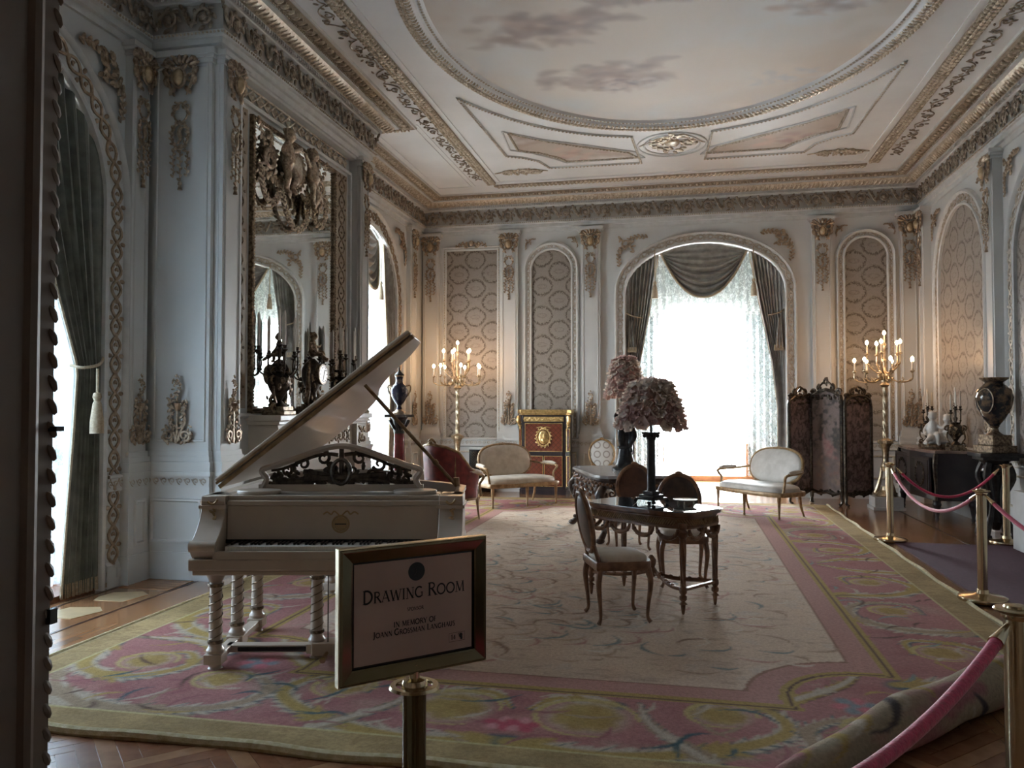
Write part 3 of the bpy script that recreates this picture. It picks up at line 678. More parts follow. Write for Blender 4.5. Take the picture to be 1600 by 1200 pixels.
# spandrel sprays beside the arches
def spray(flip=1):
    mb = MB(); s = flip
    T2(mb, np.c_[s * .17 + .06 * np.cos(np.linspace(0, 2 * PI, 13)), -.17 + .06 * np.sin(np.linspace(0, 2 * PI, 13))], .014, 5)
    P1 = bez((s * .22, -.1), (s * .35, -.03), (s * .5, -.07)); P2 = bez((s * .1, -.22), (s * .03, -.35), (s * .07, -.52))
    for P in (P1, P2): T2(mb, P, [.014, .006], 5); leafy(mb, P, .034, .028)
    for k in range(26): leafblob(mb, s * (.18 + rg.uniform(-.13, .13)), -.18 + rg.uniform(-.13, .13), .04, rg.random() * 6, -.03)
    return mb.mesh('spandrel_spray')
SPR = {1: spray(1), -1: spray(-1)}
for k in SPR: SPR[k].materials.append(M['gold'])
for wall, pts in ((wall_far, [(-1.24, 1, 1.15), (1.99, -1, 1.15), (-2.98, 1, .42), (-1.93, -1, .42), (2.66, 1, .4), (3.67, -1, .4)]), (wall_left, [(3.4, 1, 1.2), (6.5, -1, 1.2), (10.95, 1, 1.2), (14.22, -1, 1.2)]), (wall_right, [(-14.6, 1, .9), (-11.98, -1, .9), (-11.5, 1, 1.)])):
    for x, s, k in pts:
        o = obj('spandrel_spray', SPR[s], None, wall, (x, -.005, 4.86)); o.scale = (k, 1, k)

# ------------------------------------------------------------------ ceiling and cornice
mb = MB(); mb.box(LEFT - .1, RIGHT + .1, NEAR - .5, FAR + .1, CEIL, CEIL + .1)
ceiling = obj('ceiling', mb, 'ceiling_paint', smooth=0); tag(ceiling, 'pale coffered ceiling with a big oval sky painting', 'ceiling', kind='structure')
PER = np.array([(RIGHT, NEAR), (RIGHT, FAR), (LEFT, FAR), (LEFT, BY1), (BX, BY1), (BX, BY0), (LEFT, BY0), (LEFT, NEAR)])
up3 = lambda a, b, h: np.stack([a, b, h], -1)
mb = MB(); mb.sweep(PER, [(0, 4.98), (.03, 4.98), (.03, 5.05), (.06, 5.06), (.06, 5.12), (.09, 5.13), (.1, 5.17), (.075, 5.175)], True, up3)
mb.sweep(PER, [(.075, 5.43), (.12, 5.44), (.125, 5.455), (.15, 5.46), (.15, 5.495), (.17, 5.50)], True, up3); mb.sweep(PER, [(.30, 5.575), (.345, 5.58), (.35, 5.605)], True, up3); mb.sweep(PER, [(.52, 5.625), (.54, 5.625), (.55, 5.655)], True, up3)
trim_1 = obj('trim_1', mb, 'paint_trim', smooth=0); tag(trim_1, 'deep carved and gilded cornice running round the ceiling', 'cornice', kind='structure')
mb = MB(); mb.sweep(PER, [(.075, 5.175), (.075, 5.43)], True, up3); obj('frieze', mb, 'frieze_ground', trim_1, smooth=0)
mb = MB(); mb.sweep(PER, [(.17, 5.50), (.22, 5.51), (.27, 5.54), (.30, 5.575)], True, up3); obj('cove', mb, 'gold_pale', trim_1)
mb = MB(); mb.sweep(PER, [(.35, 5.605), (.38, 5.60), (.49, 5.61), (.52, 5.625)], True, up3); obj('egg_ground', mb, 'ceiling_ground', trim_1)
def offset(P, d):
    D = np.roll(P, -1, 0) - P; D /= np.linalg.norm(D, axis=1)[:, None]; Dp = np.roll(D, 1, 0)
    n1 = np.stack([-Dp[:, 1], Dp[:, 0]], -1); n2 = np.stack([-D[:, 1], D[:, 0]], -1); m = n1 + n2; m /= (m * n1).sum(1)[:, None]; return P + m * d
def along(mb, d, spacing, tmpl, segs=range(7), skip=.0, path=None):
    """copies a template (verts in tangent, inward, z) along the inset perimeter"""
    P = offset(PER, d) if path is None else path
    V = np.concatenate(tmpl.v); 
    for i in segs:
        a, b = P[i], P[(i + 1) % len(P)]; L = np.linalg.norm(b - a); t = (b - a) / L; n = np.array([-t[1], t[0]]); k = max(1, int(round(L / spacing)))
        for j in range(k):
            c = a + t * L * (j + .5) / k
            if c[1] < 5.5 or c[0] > 3.3 and c[1] < 7: continue
            W = np.stack([c[0] + V[:, 0] * t[0] + V[:, 1] * n[0], c[1] + V[:, 0] * t[1] + V[:, 1] * n[1], V[:, 2]], -1); mb.add(W, tmpl.f)
def tm(fn):
    m = MB(); fn(m); return m
def xz2tn(m, z):   # ornament drawn in x,z with -y out -> tangent, inward, z
    for i in range(len(m.v)): v = m.v[i]; m.v[i] = np.stack([-v[:, 0], -v[:, 1], v[:, 2] + z], -1)
    for i in range(len(m.f)): pass
    return m
def scrollmotif():
    m = MB()
    T2(m, sp(0, 0, .105, .02, 200, 200 - 560, 16), [.022, .019, .011], 5, -.025); leafblob(m, 0, 0, .04, 0, -.04, 1.)
    for k in range(6): a = k * PI / 3; leafblob(m, .035 * math.cos(a), .035 * math.sin(a), .024, a, -.035)
    for k in range(7): a = R(200 - 50 * k); leafblob(m, .11 * math.cos(a), .105 * math.sin(a), .042, a - .9, -.025)
    T2(m, bez((-.1, -.04), (-.17, -.12), (-.2, .06), (-.24, .1), n=8), [.02, .012], 5, -.025)
    for k in range(5): leafblob(m, -.13 - .028 * k, -.06 + .045 * k, .042, rg.random() * 6, -.025)
    return m
mb = MB(); along(mb, .075, .37, xz2tn(scrollmotif(), 5.30)); obj('frieze_scrolls', mb, 'frieze_relief', trim_1, kind='stuff')
mb = MB(); along(mb, .1, .04, tm(lambda m: m.ell((0, 0, 5.15), (.014, .012, .014), 5, 4))); obj('bead_row', mb, 'gold_pale', trim_1, kind='stuff')
mb = MB(); along(mb, .15, .045, tm(lambda m: m.box(-.012, .012, -.01, .018, 5.455, 5.495))); obj('dentil_row', mb, 'paint_trim', trim_1, kind='stuff', smooth=0)
mb = MB(); along(mb, .235, .075, tm(lambda m: (m.ellr((0, 0, 5.527), (.024, .07, .026), (R(35), 0, .5), 6, 4)))); obj('cove_leaves', mb, 'ceiling_gold', trim_1, kind='stuff')
mb = MB(); along(mb, .44, .115, tm(lambda m: (m.ell((0, 0, 5.605), (.034, .052, .032), 8, 5), m.box(.05, .064, -.055, .05, 5.585, 5.62)))); obj('egg_row', mb, 'ceiling_gold', trim_1, kind='stuff')
mb = MB(); along(mb, .36, .04, tm(lambda m: m.ell((0, 0, 5.603), (.015, .013, .013), 5, 4))); obj('pearl_row', mb, 'gold_pale', trim_1, kind='stuff')

# flat ceiling bands, painted oval, spandrels
def line3(pts, z): return np.array([(x, y, z) for x, y in pts])
for nm, xg, xs in (('l', -3.37, -3.56), ('r', 3.08, 3.33)):
    mb = MB(); mb.box(xg - .085, xg + .085, 1.2, 14.05, 5.63, 5.655); g = obj('ceiling_band', mb, 'ceiling_ground', ceiling, smooth=0)
    mb = MB()
    for y in np.arange(5.5, 14.05, .075):
        for s in (-1, 0, 1): mb.ellr((xg + s * .052, y + .02 * abs(s), 5.628), (.03, .04, .022), (0, 0, s * .7), 6, 4)
    obj('band_leaves', mb, 'ceiling_gold', g, kind='stuff')
    mb = MB(); k = 0
    for y in np.arange(6., 14.0, .4):
        s = 1 if k % 2 else -1; k += 1
        P = bez((xs - s * .08, y - .2), (xs + s * .13, y - .1), (xs + s * .12, y + .06), (xs - s * .06, y + .1), (xs + s * .08, y + .2), n=12); mb.tube(np.c_[P, np.full(12, 5.642)], [.006, .012, .006], 5)
        mb.tube(np.c_[spiral((xs, y + .02), .07, .015, 90 * s, 90 * s + 400, 12)[:, [0, 2]], np.full(12, 5.642)], [.01, .006], 5)
        for q in range(7): mb.ellr((xs + rg.uniform(-.1, .1), y + rg.uniform(-.2, .2), 5.645), (.035, .014, .012), (0, 0, rg.random() * 6), 5, 4)
    obj('band_scrolls', mb, 'frieze_relief', ceiling, kind='stuff')
mb = MB()
for x0, x1 in ((-3.25, -3.2), (2.9, 2.95)): mb.box(x0, x1, 1.2, 14.0, 5.635, 5.655)
mb.box(-3.25, 2.95, 14.02, 14.12, 5.63, 5.655); mb.box(-4.42, -4.4, 11, 14.2, 5.64, 5.652); mb.box(-3.8, -3.78, 10.9, 14.2, 5.64, 5.652); mb.box(-3.72, -3.7, 10.9, 14.2, 5.64, 5.652); mb.box(-4.42, -3.78, 14.2, 14.22, 5.64, 5.652)
obj('ceiling_moulding', mb, 'ceiling_paint', ceiling, smooth=0)
mb = MB(); mb.box(-3.3, 3.0, 14.18, 14.32, 5.625, 5.655); g = obj('ceiling_band', mb, 'ceiling_ground', ceiling, smooth=0)
mb = MB()
for x in np.arange(-3.3, 3.0, .075):
    for s in (-1, 1): mb.ellr((x + .02 * s, 14.25 + s * .04, 5.625), (.03, .045, .022), (0, 0, s * .6), 6, 4)
obj('band_leaves', mb, 'ceiling_gold', g, kind='stuff')
EC, EA, EB = (-.15, 8.2), 2.65, 3.45
def oval(a, b, n=120): t = np.linspace(0, 2 * PI, n, endpoint=False); return np.c_[EC[0] + a * np.cos(t), EC[1] + b * np.sin(t)]
mb = MB(); mb.sweep(oval(EA, EB), [(-.02, 5.655), (-.01, 5.60), (.03, 5.575), (.10, 5.575), (.14, 5.60), (.15, 5.62), (.17, 5.625), (.19, 5.605), (.22, 5.605), (.24, 5.63), (.27, 5.65)], True, up3)
ov = obj('oval_frame', mb, 'ceiling_paint', ceiling)
mb = MB(); Q, T, t = resample(np.r_[oval(EA - .05, EB - .05), oval(EA - .05, EB - .05)[:1]], .062); N = np.c_[-T[:, 1], T[:, 0]]
for i in range(len(Q)):
    a = math.atan2(T[i][1], T[i][0])
    for s in (-1, 0, 1): c = Q[i] + N[i] * .045 * s; mb.ellr((c[0], c[1], 5.575 + .012 * abs(s)), (.04, .024, .026), (0, 0, a + s * .8 + .3), 6, 4)
obj('oval_leaves', mb, 'ceiling_gold', ov, kind='stuff')
mb = MB(); Q, T, t = resample(np.r_[oval(EA - .205, EB - .205), oval(EA - .205, EB - .205)[:1]], .055)
for q in Q: mb.ell((q[0], q[1], 5.602), (.018, .018, .014), 5, 4)
obj('oval_beads', mb, 'gold_pale', ov, kind='stuff')
cv = Canvas(EC[0] - EA, EC[0] + EA, EC[1] - EB, EC[1] + EB, .03, (.64, .62, .585))
n1 = fbm(cv.ny, cv.nx, 3, 4, 5, 1); n2 = fbm(cv.ny, cv.nx, 4, 5, 5, 2); n3 = fbm(cv.ny, cv.nx, 2, 3, 4, 5)
cv.fill(np.clip((n1 - .42) * 4, 0, 1), (.54, .47, .40), .8); cv.fill(np.clip((n2 - .5) * 5, 0, 1), (.62, .68, .71), .75); cv.fill(np.clip((n3 - .52) * 5, 0, 1), (.72, .63, .54), .7)
d = np.sqrt(((cv.X - EC[0]) / EA) ** 2 + ((cv.Y - EC[1]) / EB) ** 2); cv.fill(np.clip((d - .72) * 3, 0, 1) * np.clip((n2 - .3) * 3, 0, 1), (.40, .33, .27), .7)
rr = np.random.default_rng(11)
def drapery(cx, cy, sc, cols, n=60):
    for k in range(n):
        a = rr.random() * 2 * PI; r0 = rr.random() ** .7 * sc; x = cx + r0 * math.cos(a); y = cy + r0 * .5 * math.sin(a); L = sc * (.2 + .35 * rr.random()); b = .5 * math.sin(3 * a) + rr.normal() * .9
        cv.stroke([(x, y), (x + L * .5 * math.cos(b), y + L * .4 * math.sin(b) + .03), (x + L * math.cos(b + .6), y + L * .7 * math.sin(b + .6))], [.10 * sc, .16 * sc, .06 * sc], cols[k % len(cols)], .22, 1.)
fl = [(.36, .28, .24), (.32, .27, .26), (.52, .41, .36), (.44, .38, .36), (.29, .23, .21)]
drapery(-1.0, 9.7, .8, fl, 90); drapery(-.7, 10.0, .4, [(.66, .62, .58), (.28, .25, .27), (.55, .46, .42)], 50); drapery(-1.5, 8.3, .8, fl, 80); drapery(-.3, 7.7, .7, fl, 70); drapery(1.3, 8.3, .6, fl[1:4], 40); drapery(1.2, 10.2, .5, [(.62, .60, .57), (.5, .52, .54)], 30)
fresco = cv.build('oval_painting', 'fresco', ceiling, lambda X, Y: np.stack([X, Y, 0 * X + 5.635], -1), mask=d < .94)
for L in (True, False):        # spandrel pictures at the far end of the ceiling
    f = (lambda x: x) if L else (lambda x: -.3 - x)
    base = [(-2.5, 11.5), (-2.52, 12.3), (-2.2, 12.5), (-1.95, 12.8), (-1.85, 13.02), (-.7, 13.05), (-.85, 12.75), (-1.4, 12.42), (-2.0, 11.98)]
    pts = [(f(x), y) for x, y in base]; cx = np.mean([p[0] for p in pts]); cy = np.mean([p[1] for p in pts])
    c2 = Canvas(min(p[0] for p in pts), max(p[0] for p in pts), 11.5, 13.05, .03, (.45, .38, .32)); k = fbm(c2.ny, c2.nx, 3, 3, 4, 8 + L)
    c2.fill(np.clip((k - .45) * 5, 0, 1), (.36, .27, .21), .9); c2.fill(np.clip((k - .58) * 5, 0, 1), (.60, .58, .56), .7)
    for q in range(16): c2.dab(cx + rr.normal() * .3, 12.65 + rr.normal() * .15, .1, (.56, .40, .33) if q % 2 else (.34, .22, .19), .6, .8, 1.8, rr.random() * 3)
    inside = np.zeros(c2.X.shape, bool); j = len(pts) - 1
    for i in range(len(pts)):
        xi, yi = pts[i]; xj, yj = pts[j]; inside ^= ((yi > c2.Y) != (yj > c2.Y)) & (c2.X < (xj - xi) * (c2.Y - yi) / (yj - yi + 1e-9) + xi); j = i
    c2.build('spandrel_painting', 'fresco', ceiling, lambda X, Y: np.stack([X, Y, 0 * X + 5.64], -1), mask=inside)
    pa = np.array(pts); C = pa.mean(0); D = pa - C; mid = pa + D / np.linalg.norm(D, axis=1)[:, None] * np.array([.13, .09])
    tq = np.radians(np.linspace(101, 152, 14)); cur = [(f(EC[0] + (EA + .42) * math.cos(q)), EC[1] + (EB + .45) * math.sin(q)) for q in tq]
    outer = np.array(cur + [(f(-2.80), 11.4), (f(-2.76), 12.55), (f(-2.52), 12.68), (f(-2.30), 12.92), (f(-2.18), 13.32), (f(-.66), 13.36)])
    for P2, r, m in ((pa, .02, 'gold_pale'), (mid, .016, 'paint_trim'), (outer, .022, 'paint_trim')):
        mb = MB(); mb.tube(line3(np.r_[P2, P2[:1]], 5.645), r, 6); sm = obj('spandrel_moulding', mb, m, ceiling)
        if P2 is not mid:
            mb = MB(); Q, T, t = resample(np.r_[P2, P2[:1]], .06)
            for q in Q: mb.ell((q[0], q[1], 5.628), (.02, .02, .015), 5, 4)
            obj('spandrel_beads', mb, 'gold_pale', sm, kind='stuff')
def ceiling_spray(cx, cy, sx, sy, n, dens, name):
    mb = MB()
    for k in range(n):
        a = rg.random() * 2 * PI; r0 = math.sqrt(rg.random()); x = cx + sx * r0 * math.cos(a); y = cy + sy * r0 * math.sin(a)
        mb.ellr((x, y, 5.635), (.06, .024, .02), (0, 0, rg.random() * 6), 6, 4)
    for s in (-1, 1):
        P = bez((cx, cy - sy * .6), (cx + s * sx * .6, cy - sy * .9), (cx + s * sx * 1.2, cy), (cx + s * sx * 1.45, cy + sy * .1)); mb.tube(np.c_[P, np.full(14, 5.635)], [.02, .008], 5)
        mb.tube(np.c_[spiral((cx + s * sx * .75, cy), .12, .03, 0, s * 520, 16)[:, [0, 2]], np.full(16, 5.63)], [.02, .012], 6)
    return obj(name, mb, 'ceiling_gold', ceiling)
ceiling_spray(-2.7, 13.45, .32, .14, 36, 1, 'ceiling_spray'); ceiling_spray(2.42, 13.45, .32, .14, 36, 1, 'ceiling_spray')
o = ceiling_spray(-.15, 12.45, .34, .45, 60, 1, 'ceiling_cartouche')
mb = MB(); mb.ell((-.15, 12.4, 5.63), (.12, .16, .04), 14, 8); obj('cartouche_boss', mb, 'ceiling_gold', o)
for rr_ in (.42, .52):
    t = np.linspace(0, 2 * PI, 41); mb = MB(); mb.tube(np.c_[-.15 + rr_ * np.cos(t), 12.55 + rr_ * 1.1 * np.sin(t), np.full(41, 5.645)], .016, 6); obj('cartouche_ring', mb, 'paint_trim', ceiling)
# ------------------------------------------------------------------ curtains
def drape_mesh(outer, sgn, ws, ztop, y0, A, k, nu=64, nv=44, seed=0):
    """outer edge coordinate, sgn = direction of the inner edge, ws = [(z, width)...] downwards"""
    u = np.linspace(0, 1, nu)[None, :]; v = np.linspace(0, 1, nv)[:, None]
    zs = np.array([q[0] for q in ws])[::-1]; wd = np.array([q[1] for q in ws])[::-1]; wt = wd[-1]
    at = outer + sgn * wt * u; zt = ztop(at); z = zt + (.03 - zt) * v
    w = np.interp(z, zs, wd); a = outer + sgn * w * (u + .012 * np.sin(9 * u + 5 * v))
    amp = A * np.clip(w / wt, .35, 1.) ** .5; ph = 2 * PI * k * (u + .02 * np.sin(7 * u + seed) + .012 * np.sin(4 * v + 9 * u))
    k2 = np.clip(u * 3.5, 0, 1); y = -.01 + (y0 + .01) * k2 + amp * np.clip(u * 3, 0, 1) * (np.sin(ph) + .35 * np.sin(2.1 * ph + seed + 2 * v)); return np.stack([a, y + 0 * z, z], -1)
def curtain(name, label, parent_loc, rz, outer, sgn, ws, ztop, y0, m, tie, A=.045, k=8, seed=0, tail=True, group=None):
    t = thing(name, label, 'curtain', parent_loc, rz, group)
    G = drape_mesh(outer, sgn, ws, ztop, y0, A, k, seed=seed); mb = MB(); mb.grid(G); c = obj('drape', mb, m, t)
    s = c.modifiers.new('thick', 'SOLIDIFY'); s.thickness = .006
    mb = MB(); e = G[:, -1]; mb.tube(e + np.array([0, -.012, 0]), .012, 5); obj('fringe', mb, 'cord', t)
    mb = MB()
    for q in np.linspace(0, len(G[0]) - 1, 40).astype(int): p = G[-1, q]; mb.tube([p + (0, -.01, .1), p + (0, -.012, -.015)], [.006, .009], 4)
    obj('hem_fringe', mb, 'cord', t, kind='stuff')
    tz, tw = tie
    mb = MB(); mb.tube(smooth_path([(outer - sgn * .03, y0 - .02, tz + .12), (outer + sgn * tw * .4, y0 - .1, tz + .02), (outer + sgn * tw, y0 - .09, tz - .02), (outer + sgn * tw * 1.05, y0 + .03, tz)], 14), .014, 6); obj('tieback', mb, 'cord', t)
    if tail:
        mb = MB(); n = 18; L = .55; uu = np.linspace(0, 1, n)[None]; vv = np.linspace(0, 1, 14)[:, None]
        ww = .05 + .1 * vv; mb.grid(np.stack([outer + sgn * (tw * .35 + ww * (uu - .3)), y0 - .085 - .02 * np.sin(2 * PI * 3 * uu) - .02 * vv + 0 * uu, tz - .05 - L * vv - .03 * np.sin(3 * uu) + 0 * uu], -1)); o = obj('cuff', mb, m, t); q = o.modifiers.new('thick', 'SOLIDIFY'); q.thickness = .006
        mb = MB()
        for j in range(12): x = outer + sgn * (tw * .35 + .15 * (j / 11 - .3)); mb.tube([(x, y0 - .11, tz - L - .02), (x, y0 - .11, tz - L - .12)], [.008, .011], 4)
        obj('cuff_fringe', mb, 'cord', t, kind='stuff')
    return t
def tassel(name, label, loc, cord, group=None, sc=1.):
    t = thing(name, label, 'tassel', loc, 0, group)
    mb = MB(); mb.tube([(0, 0, 0), (0, 0, cord)], .01 * sc, 6); obj('cord', mb, 'cord', t)
    mb = MB(); mb.lathe([(.004, .02), (.028, .01), (.034, -.02), (.022, -.05), (.03, -.065), (.034, -.08), (.05, -.2), (.052, -.30), (.002, -.302)], 14, dense=2, flutes=0); 
    o = obj('tassel_skirt', mb, 'cord', t); o.scale = (sc, sc, sc); return t
zf = lambda a: arch_z(a, *WIN_F[:4]) - .01
zf2 = lambda a: arch_z(a, WIN_F[0], WIN_F[1] + .05, WIN_F[2], WIN_F[3] + .06)
curtain('curtain', 'grey silk drape by the flower lamps, near edge of the bright window', (0, FAR + .07, 0), 0, WIN_F[0] - WIN_F[1] - .02, 1, [(5, .68), (4.3, .60), (3.4, .46), (2.4, .27), (1.6, .17), (0, .17)], zf2, .05, 'drape', (3.3, .3), k=9)
curtain('curtain', 'grey silk drape behind the folding screen', (0, FAR + .07, 0), 0, WIN_F[0] + WIN_F[1] + .02, -1, [(5, .68), (4.3, .60), (3.4, .44), (2.4, .24), (1.6, .15), (0, .15)], zf2, .05, 'drape', (3.3, .28), k=9, seed=2)
def swag(label, loc, rz, a0, a1, zt, drop, y0, m):
    t = thing('curtain_swag', label, 'swag', loc, rz); nu, nv = 56, 64
    u = np.linspace(0, 1, nu)[None]; v = np.linspace(0, 1, nv)[:, None]; cx = (a0 + a1) / 2; hw = (a1 - a0) / 2
    w = np.sin(PI * u) ** .8; x = cx - hw * np.cos(PI * u) * (1 - .10 * v) ; x = cx + (2 * u - 1) * hw * (1 - .07 * v + 0 * u)
    zr = zt(x); z = zr - (drop * v ** 1.05) * (1 - np.abs(2 * u - 1) ** 2.1) - .02 * v
    fold = np.sin(2 * PI * 7.3 * v ** 1.1 + .5 * np.sin(5 * u)) * (.015 + .035 * v) * np.sin(PI * u) ** .5
    y = y0 - .10 * np.sin(PI * u) * (.35 + v) - fold
    G = np.stack([x, y, z + .5 * np.abs(fold) * .3], -1); mb = MB(); mb.grid(G); o = obj('swag_cloth', mb, m, t); q = o.modifiers.new('thick', 'SOLIDIFY'); q.thickness = .006
    mb = MB(); mb.tube(G[-1] + np.array([0, -.012, 0]), .022, 6); obj('fringe', mb, 'cord', t); return t
swag('grey silk swag hanging in deep folds across the arch of the bright window', (0, FAR + .0, 0), 0, WIN_F[0] - .83, WIN_F[0] + .83, lambda a: zf(a) - .005, 1.0, .04, 'drape')
tassel('curtain_tassel', 'tan tassel hanging beside the grey swag, above the flower lamps', (WIN_F[0] - .88, FAR - .07, 3.92), .6, 'curtain tassels at the window')
tassel('curtain_tassel', 'tan tassel hanging beside the grey swag, above the cream settee by the folding screen', (WIN_F[0] + .88, FAR - .07, 3.92), .6, 'curtain tassels at the window')
def sheer_mesh(a0, a1, z0, z1f, y, k, A, nu=140):
    a = np.linspace(a0, a1, nu)[None]; v = np.linspace(0, 1, 10)[:, None]; z1 = z1f(a); z = z1 + (z0 - z1) * v
    mb = MB(); mb.grid(np.stack([a + 0 * v, y + A * np.sin(2 * PI * k * (a - a0) / (a1 - a0) + .4 * v) + 0 * z, z], -1)); return mb
tag(obj('sheer_curtain', sheer_mesh(B0 + .02, B1 - .02, .13, lambda a: 5.0 + 0 * a, 17.96, 26, .03), 'sheer'), 'white sheer curtain glowing in the big far window', 'curtain')
tag(obj('lace_valance', sheer_mesh(B0 + .02, B1 - .02, 3.66, lambda a: 5.0 + 0 * a, 17.86, 22, .03), 'sheer_lace'), 'short lace valance across the top of the far window', 'valance')
zl = lambda c: (lambda a: arch_z(a, c, 1.27, 3.46, 1.17) - .01)
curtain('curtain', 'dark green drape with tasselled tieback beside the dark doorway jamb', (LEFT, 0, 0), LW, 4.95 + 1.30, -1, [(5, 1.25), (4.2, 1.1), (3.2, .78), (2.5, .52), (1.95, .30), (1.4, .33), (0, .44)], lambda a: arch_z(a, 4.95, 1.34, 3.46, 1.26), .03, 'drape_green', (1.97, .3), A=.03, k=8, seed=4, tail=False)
tassel('tieback_tassel', 'cream tassel on the tieback of the dark green drape', (LEFT + .17, 5.98, 1.72), .22, sc=1.1)
curtain('curtain', 'grey drape behind the red marble column', (LEFT, 0, 0), LW, 12.4 + 1.30, -1, [(5, .62), (4.2, .56), (3.2, .48), (2.5, .38), (1.95, .26), (1.4, .28), (0, .36)], lambda a: arch_z(a, 12.4, 1.34, 3.46, 1.26), .03, 'drape', (1.97, .26), A=.03, k=8, seed=5)
swag('grey swag in the arch of the side window behind the piano lid', (LEFT, 0, 0), LW, 12.4 - .62, 12.4 + .62, lambda a: zl(12.4)(a) - .01, 1.05, .08, 'drape')
tassel('curtain_tassel', 'tan tassel hanging in the side window behind the piano lid', (LEFT - .03, 13.04, 3.75), .42)
for c, lb in ((4.95, 'white lace sheer curtain beside the dark doorway jamb'), (12.4, 'white sheer curtain in the side window behind the raised piano lid')):
    o = obj('sheer_curtain', sheer_mesh(c - 1.24, c + 1.24, .06, zl(c),   .34, 24, .03), 'sheer_lace' if c < 6 else 'sheer'); o.location = (LEFT, 0, 0); o.rotation_euler = (0, 0, LW); tag(o, lb, 'curtain')

# ------------------------------------------------------------------ carpet
RX0, RX1, RY0, RY1 = -4.0, 2.28, 3.5, 14.0; RCX, RCY = -.86, 8.75
cv = Canvas(RX0, RX1, RY0, RY1, .0165, (.365, .17, .16)); X, Y = cv.X, cv.Y
rug_rng = np.random.default_rng(5)
f1 = fbm(cv.ny, cv.nx, 30, 50, 4, 21); f2 = fbm(cv.ny, cv.nx, 8, 12, 4, 22); f3 = fbm(cv.ny, cv.nx, 60, 260, 3, 23)
ax = np.abs(X - RCX); ay = np.abs(Y - RCY); e = np.minimum(3.14 - ax, 5.25 - ay)
cv.fill(np.clip((f2 - .45) * 4, 0, 1), (.42, .20, .18), .6); cv.fill(np.clip((f1 - .55) * 6, 0, 1), (.29, .115, .11), .5)
sd = np.maximum(np.maximum(ax - 1.835, ay - 3.97), .74 - np.hypot((ax - 1.92), (ay - 4.05)))
CR, GO, BL, DK, RO, TN = (.47, .385, .295), (.38, .265, .095), (.075, .12, .13), (.14, .085, .065), (.45, .09, .12), (.34, .25, .17)
def mir(fn):
    for sx in (-1, 1):
        for sy in (-1, 1): fn(lambda p: [(RCX + sx * a, RCY + sy * b) for a, b in p])
def border(g):
    A = lambda P, w, c1=CR, c2=GO, c3=BL: cv.acanthus(g(P), w, c1, c2, c3, rug_rng)
    for k in range(60):      # soft tonal flecks under the scrolls
        a = rug_rng.uniform(1.95, 3.0) if k % 2 else rug_rng.uniform(0, 2.8); b = rug_rng.uniform(0, 4.9) if k % 2 else rug_rng.uniform(4.25, 5.0)
        (x, y), = g([(a, b)]); cv.dab(x, y, rug_rng.uniform(.05, .14), [(.44, .23, .20), (.28, .11, .105), (.40, .30, .23)][k % 3], .5, 1., 1.8, rug_rng.random() * 3)
    A([(.02, 4.93), (.45, 5.0), (.95, 4.86), (1.35, 4.55), (1.25, 4.22), (.95, 4.22), (.9, 4.42)], .15)
    A([(2.95, 5.0), (2.5, 4.88), (2.0, 4.95), (1.55, 4.8), (1.45, 4.5), (1.7, 4.3), (1.95, 4.45)], .15, CR, TN)
    A([(2.95, 3.9), (2.8, 4.35), (2.4, 4.5), (2.15, 4.25), (2.3, 4.0), (2.55, 4.1)], .14, CR, GO)
    A([(2.05, 3.7), (2.55, 3.55), (2.85, 3.2), (2.7, 2.8), (2.35, 2.75), (2.3, 3.05)], .14)
    A([(2.9, 2.45), (2.4, 2.45), (2.1, 2.1), (2.25, 1.7), (2.6, 1.65), (2.65, 1.95)], .13, CR, TN)
    A([(2.05, 1.4), (2.55, 1.35), (2.85, 1.0), (2.65, .6), (2.3, .65), (2.3, .95)], .13)
    A([(2.9, .35), (2.5, .3), (2.2, .05)], .12); A([(2.05, 3.95), (2.4, 3.75), (2.9, 3.75)], .11, GO, CR); A([(1.3, 4.2), (1.75, 3.75), (1.95, 3.3)], .08, GO, CR, DK); A([(.5, 4.35), (.2, 4.3), (.05, 4.5)], .09, CR, GO)
    A([(2.3, 4.95), (2.7, 4.7), (2.95, 4.3)], .12, CR, TN, DK); A([(1.0, 5.0), (.7, 4.6), (.62, 4.3)], .08, TN, CR, BL)
    for P, r in (([(.36, 4.55)], .19), ([(2.5, 3.0)], .13), ([(2.45, 4.2)], .13), ([(1.05, 4.38)], .13), ([(2.45, 1.9)], .12), ([(1.8, 4.42)], .12), ([(2.5, .85)], .11)):
        (x, y), = g(P); cv.dab(x, y, r * 1.35, (.46, .36, .26), .75, .3); cv.flower(x, y, r, GO, (.33, .22, .08), rug_rng, 9)
        cv.stroke([(x + r * 1.4 * math.cos(q), y + r * 1.3 * math.sin(q)) for q in np.linspace(0, 5.2, 20)], [.014, .024, .008], (.46, .36, .16), .8, .6)
    for k in range(95):
        a = rug_rng.uniform(1.95, 3.0) if k % 2 else rug_rng.uniform(0, 2.9); b = rug_rng.uniform(0, 4.95) if k % 2 else rug_rng.uniform(4.25, 5.0)
        (x, y), = g([(a, b)]); an = rug_rng.normal() * .7 + (0 if k % 3 else PI); L = rug_rng.uniform(.1, .36); c = [CR, GO, BL, DK, TN, CR, (.30, .13, .13), (.22, .26, .24)][k % 8]
        cv.stroke(bez((x, y), (x + L * .6 * math.cos(an), y + L * .6 * math.sin(an) + .04), (x + L * math.cos(an + .7), y + L * math.sin(an + .7)), n=6), [.006, .022, .004], c, .7, .6)
    (x, y), = g([(.05, 4.72)]); cv.flower(x, y, .1, (.55, .26, .26), RO, rug_rng, 5); (x, y), = g([(1.75, 4.1)]); cv.flower(x, y, .13, (.5, .16, .18), (.2, .24, .26), rug_rng, 6)
mir(border)
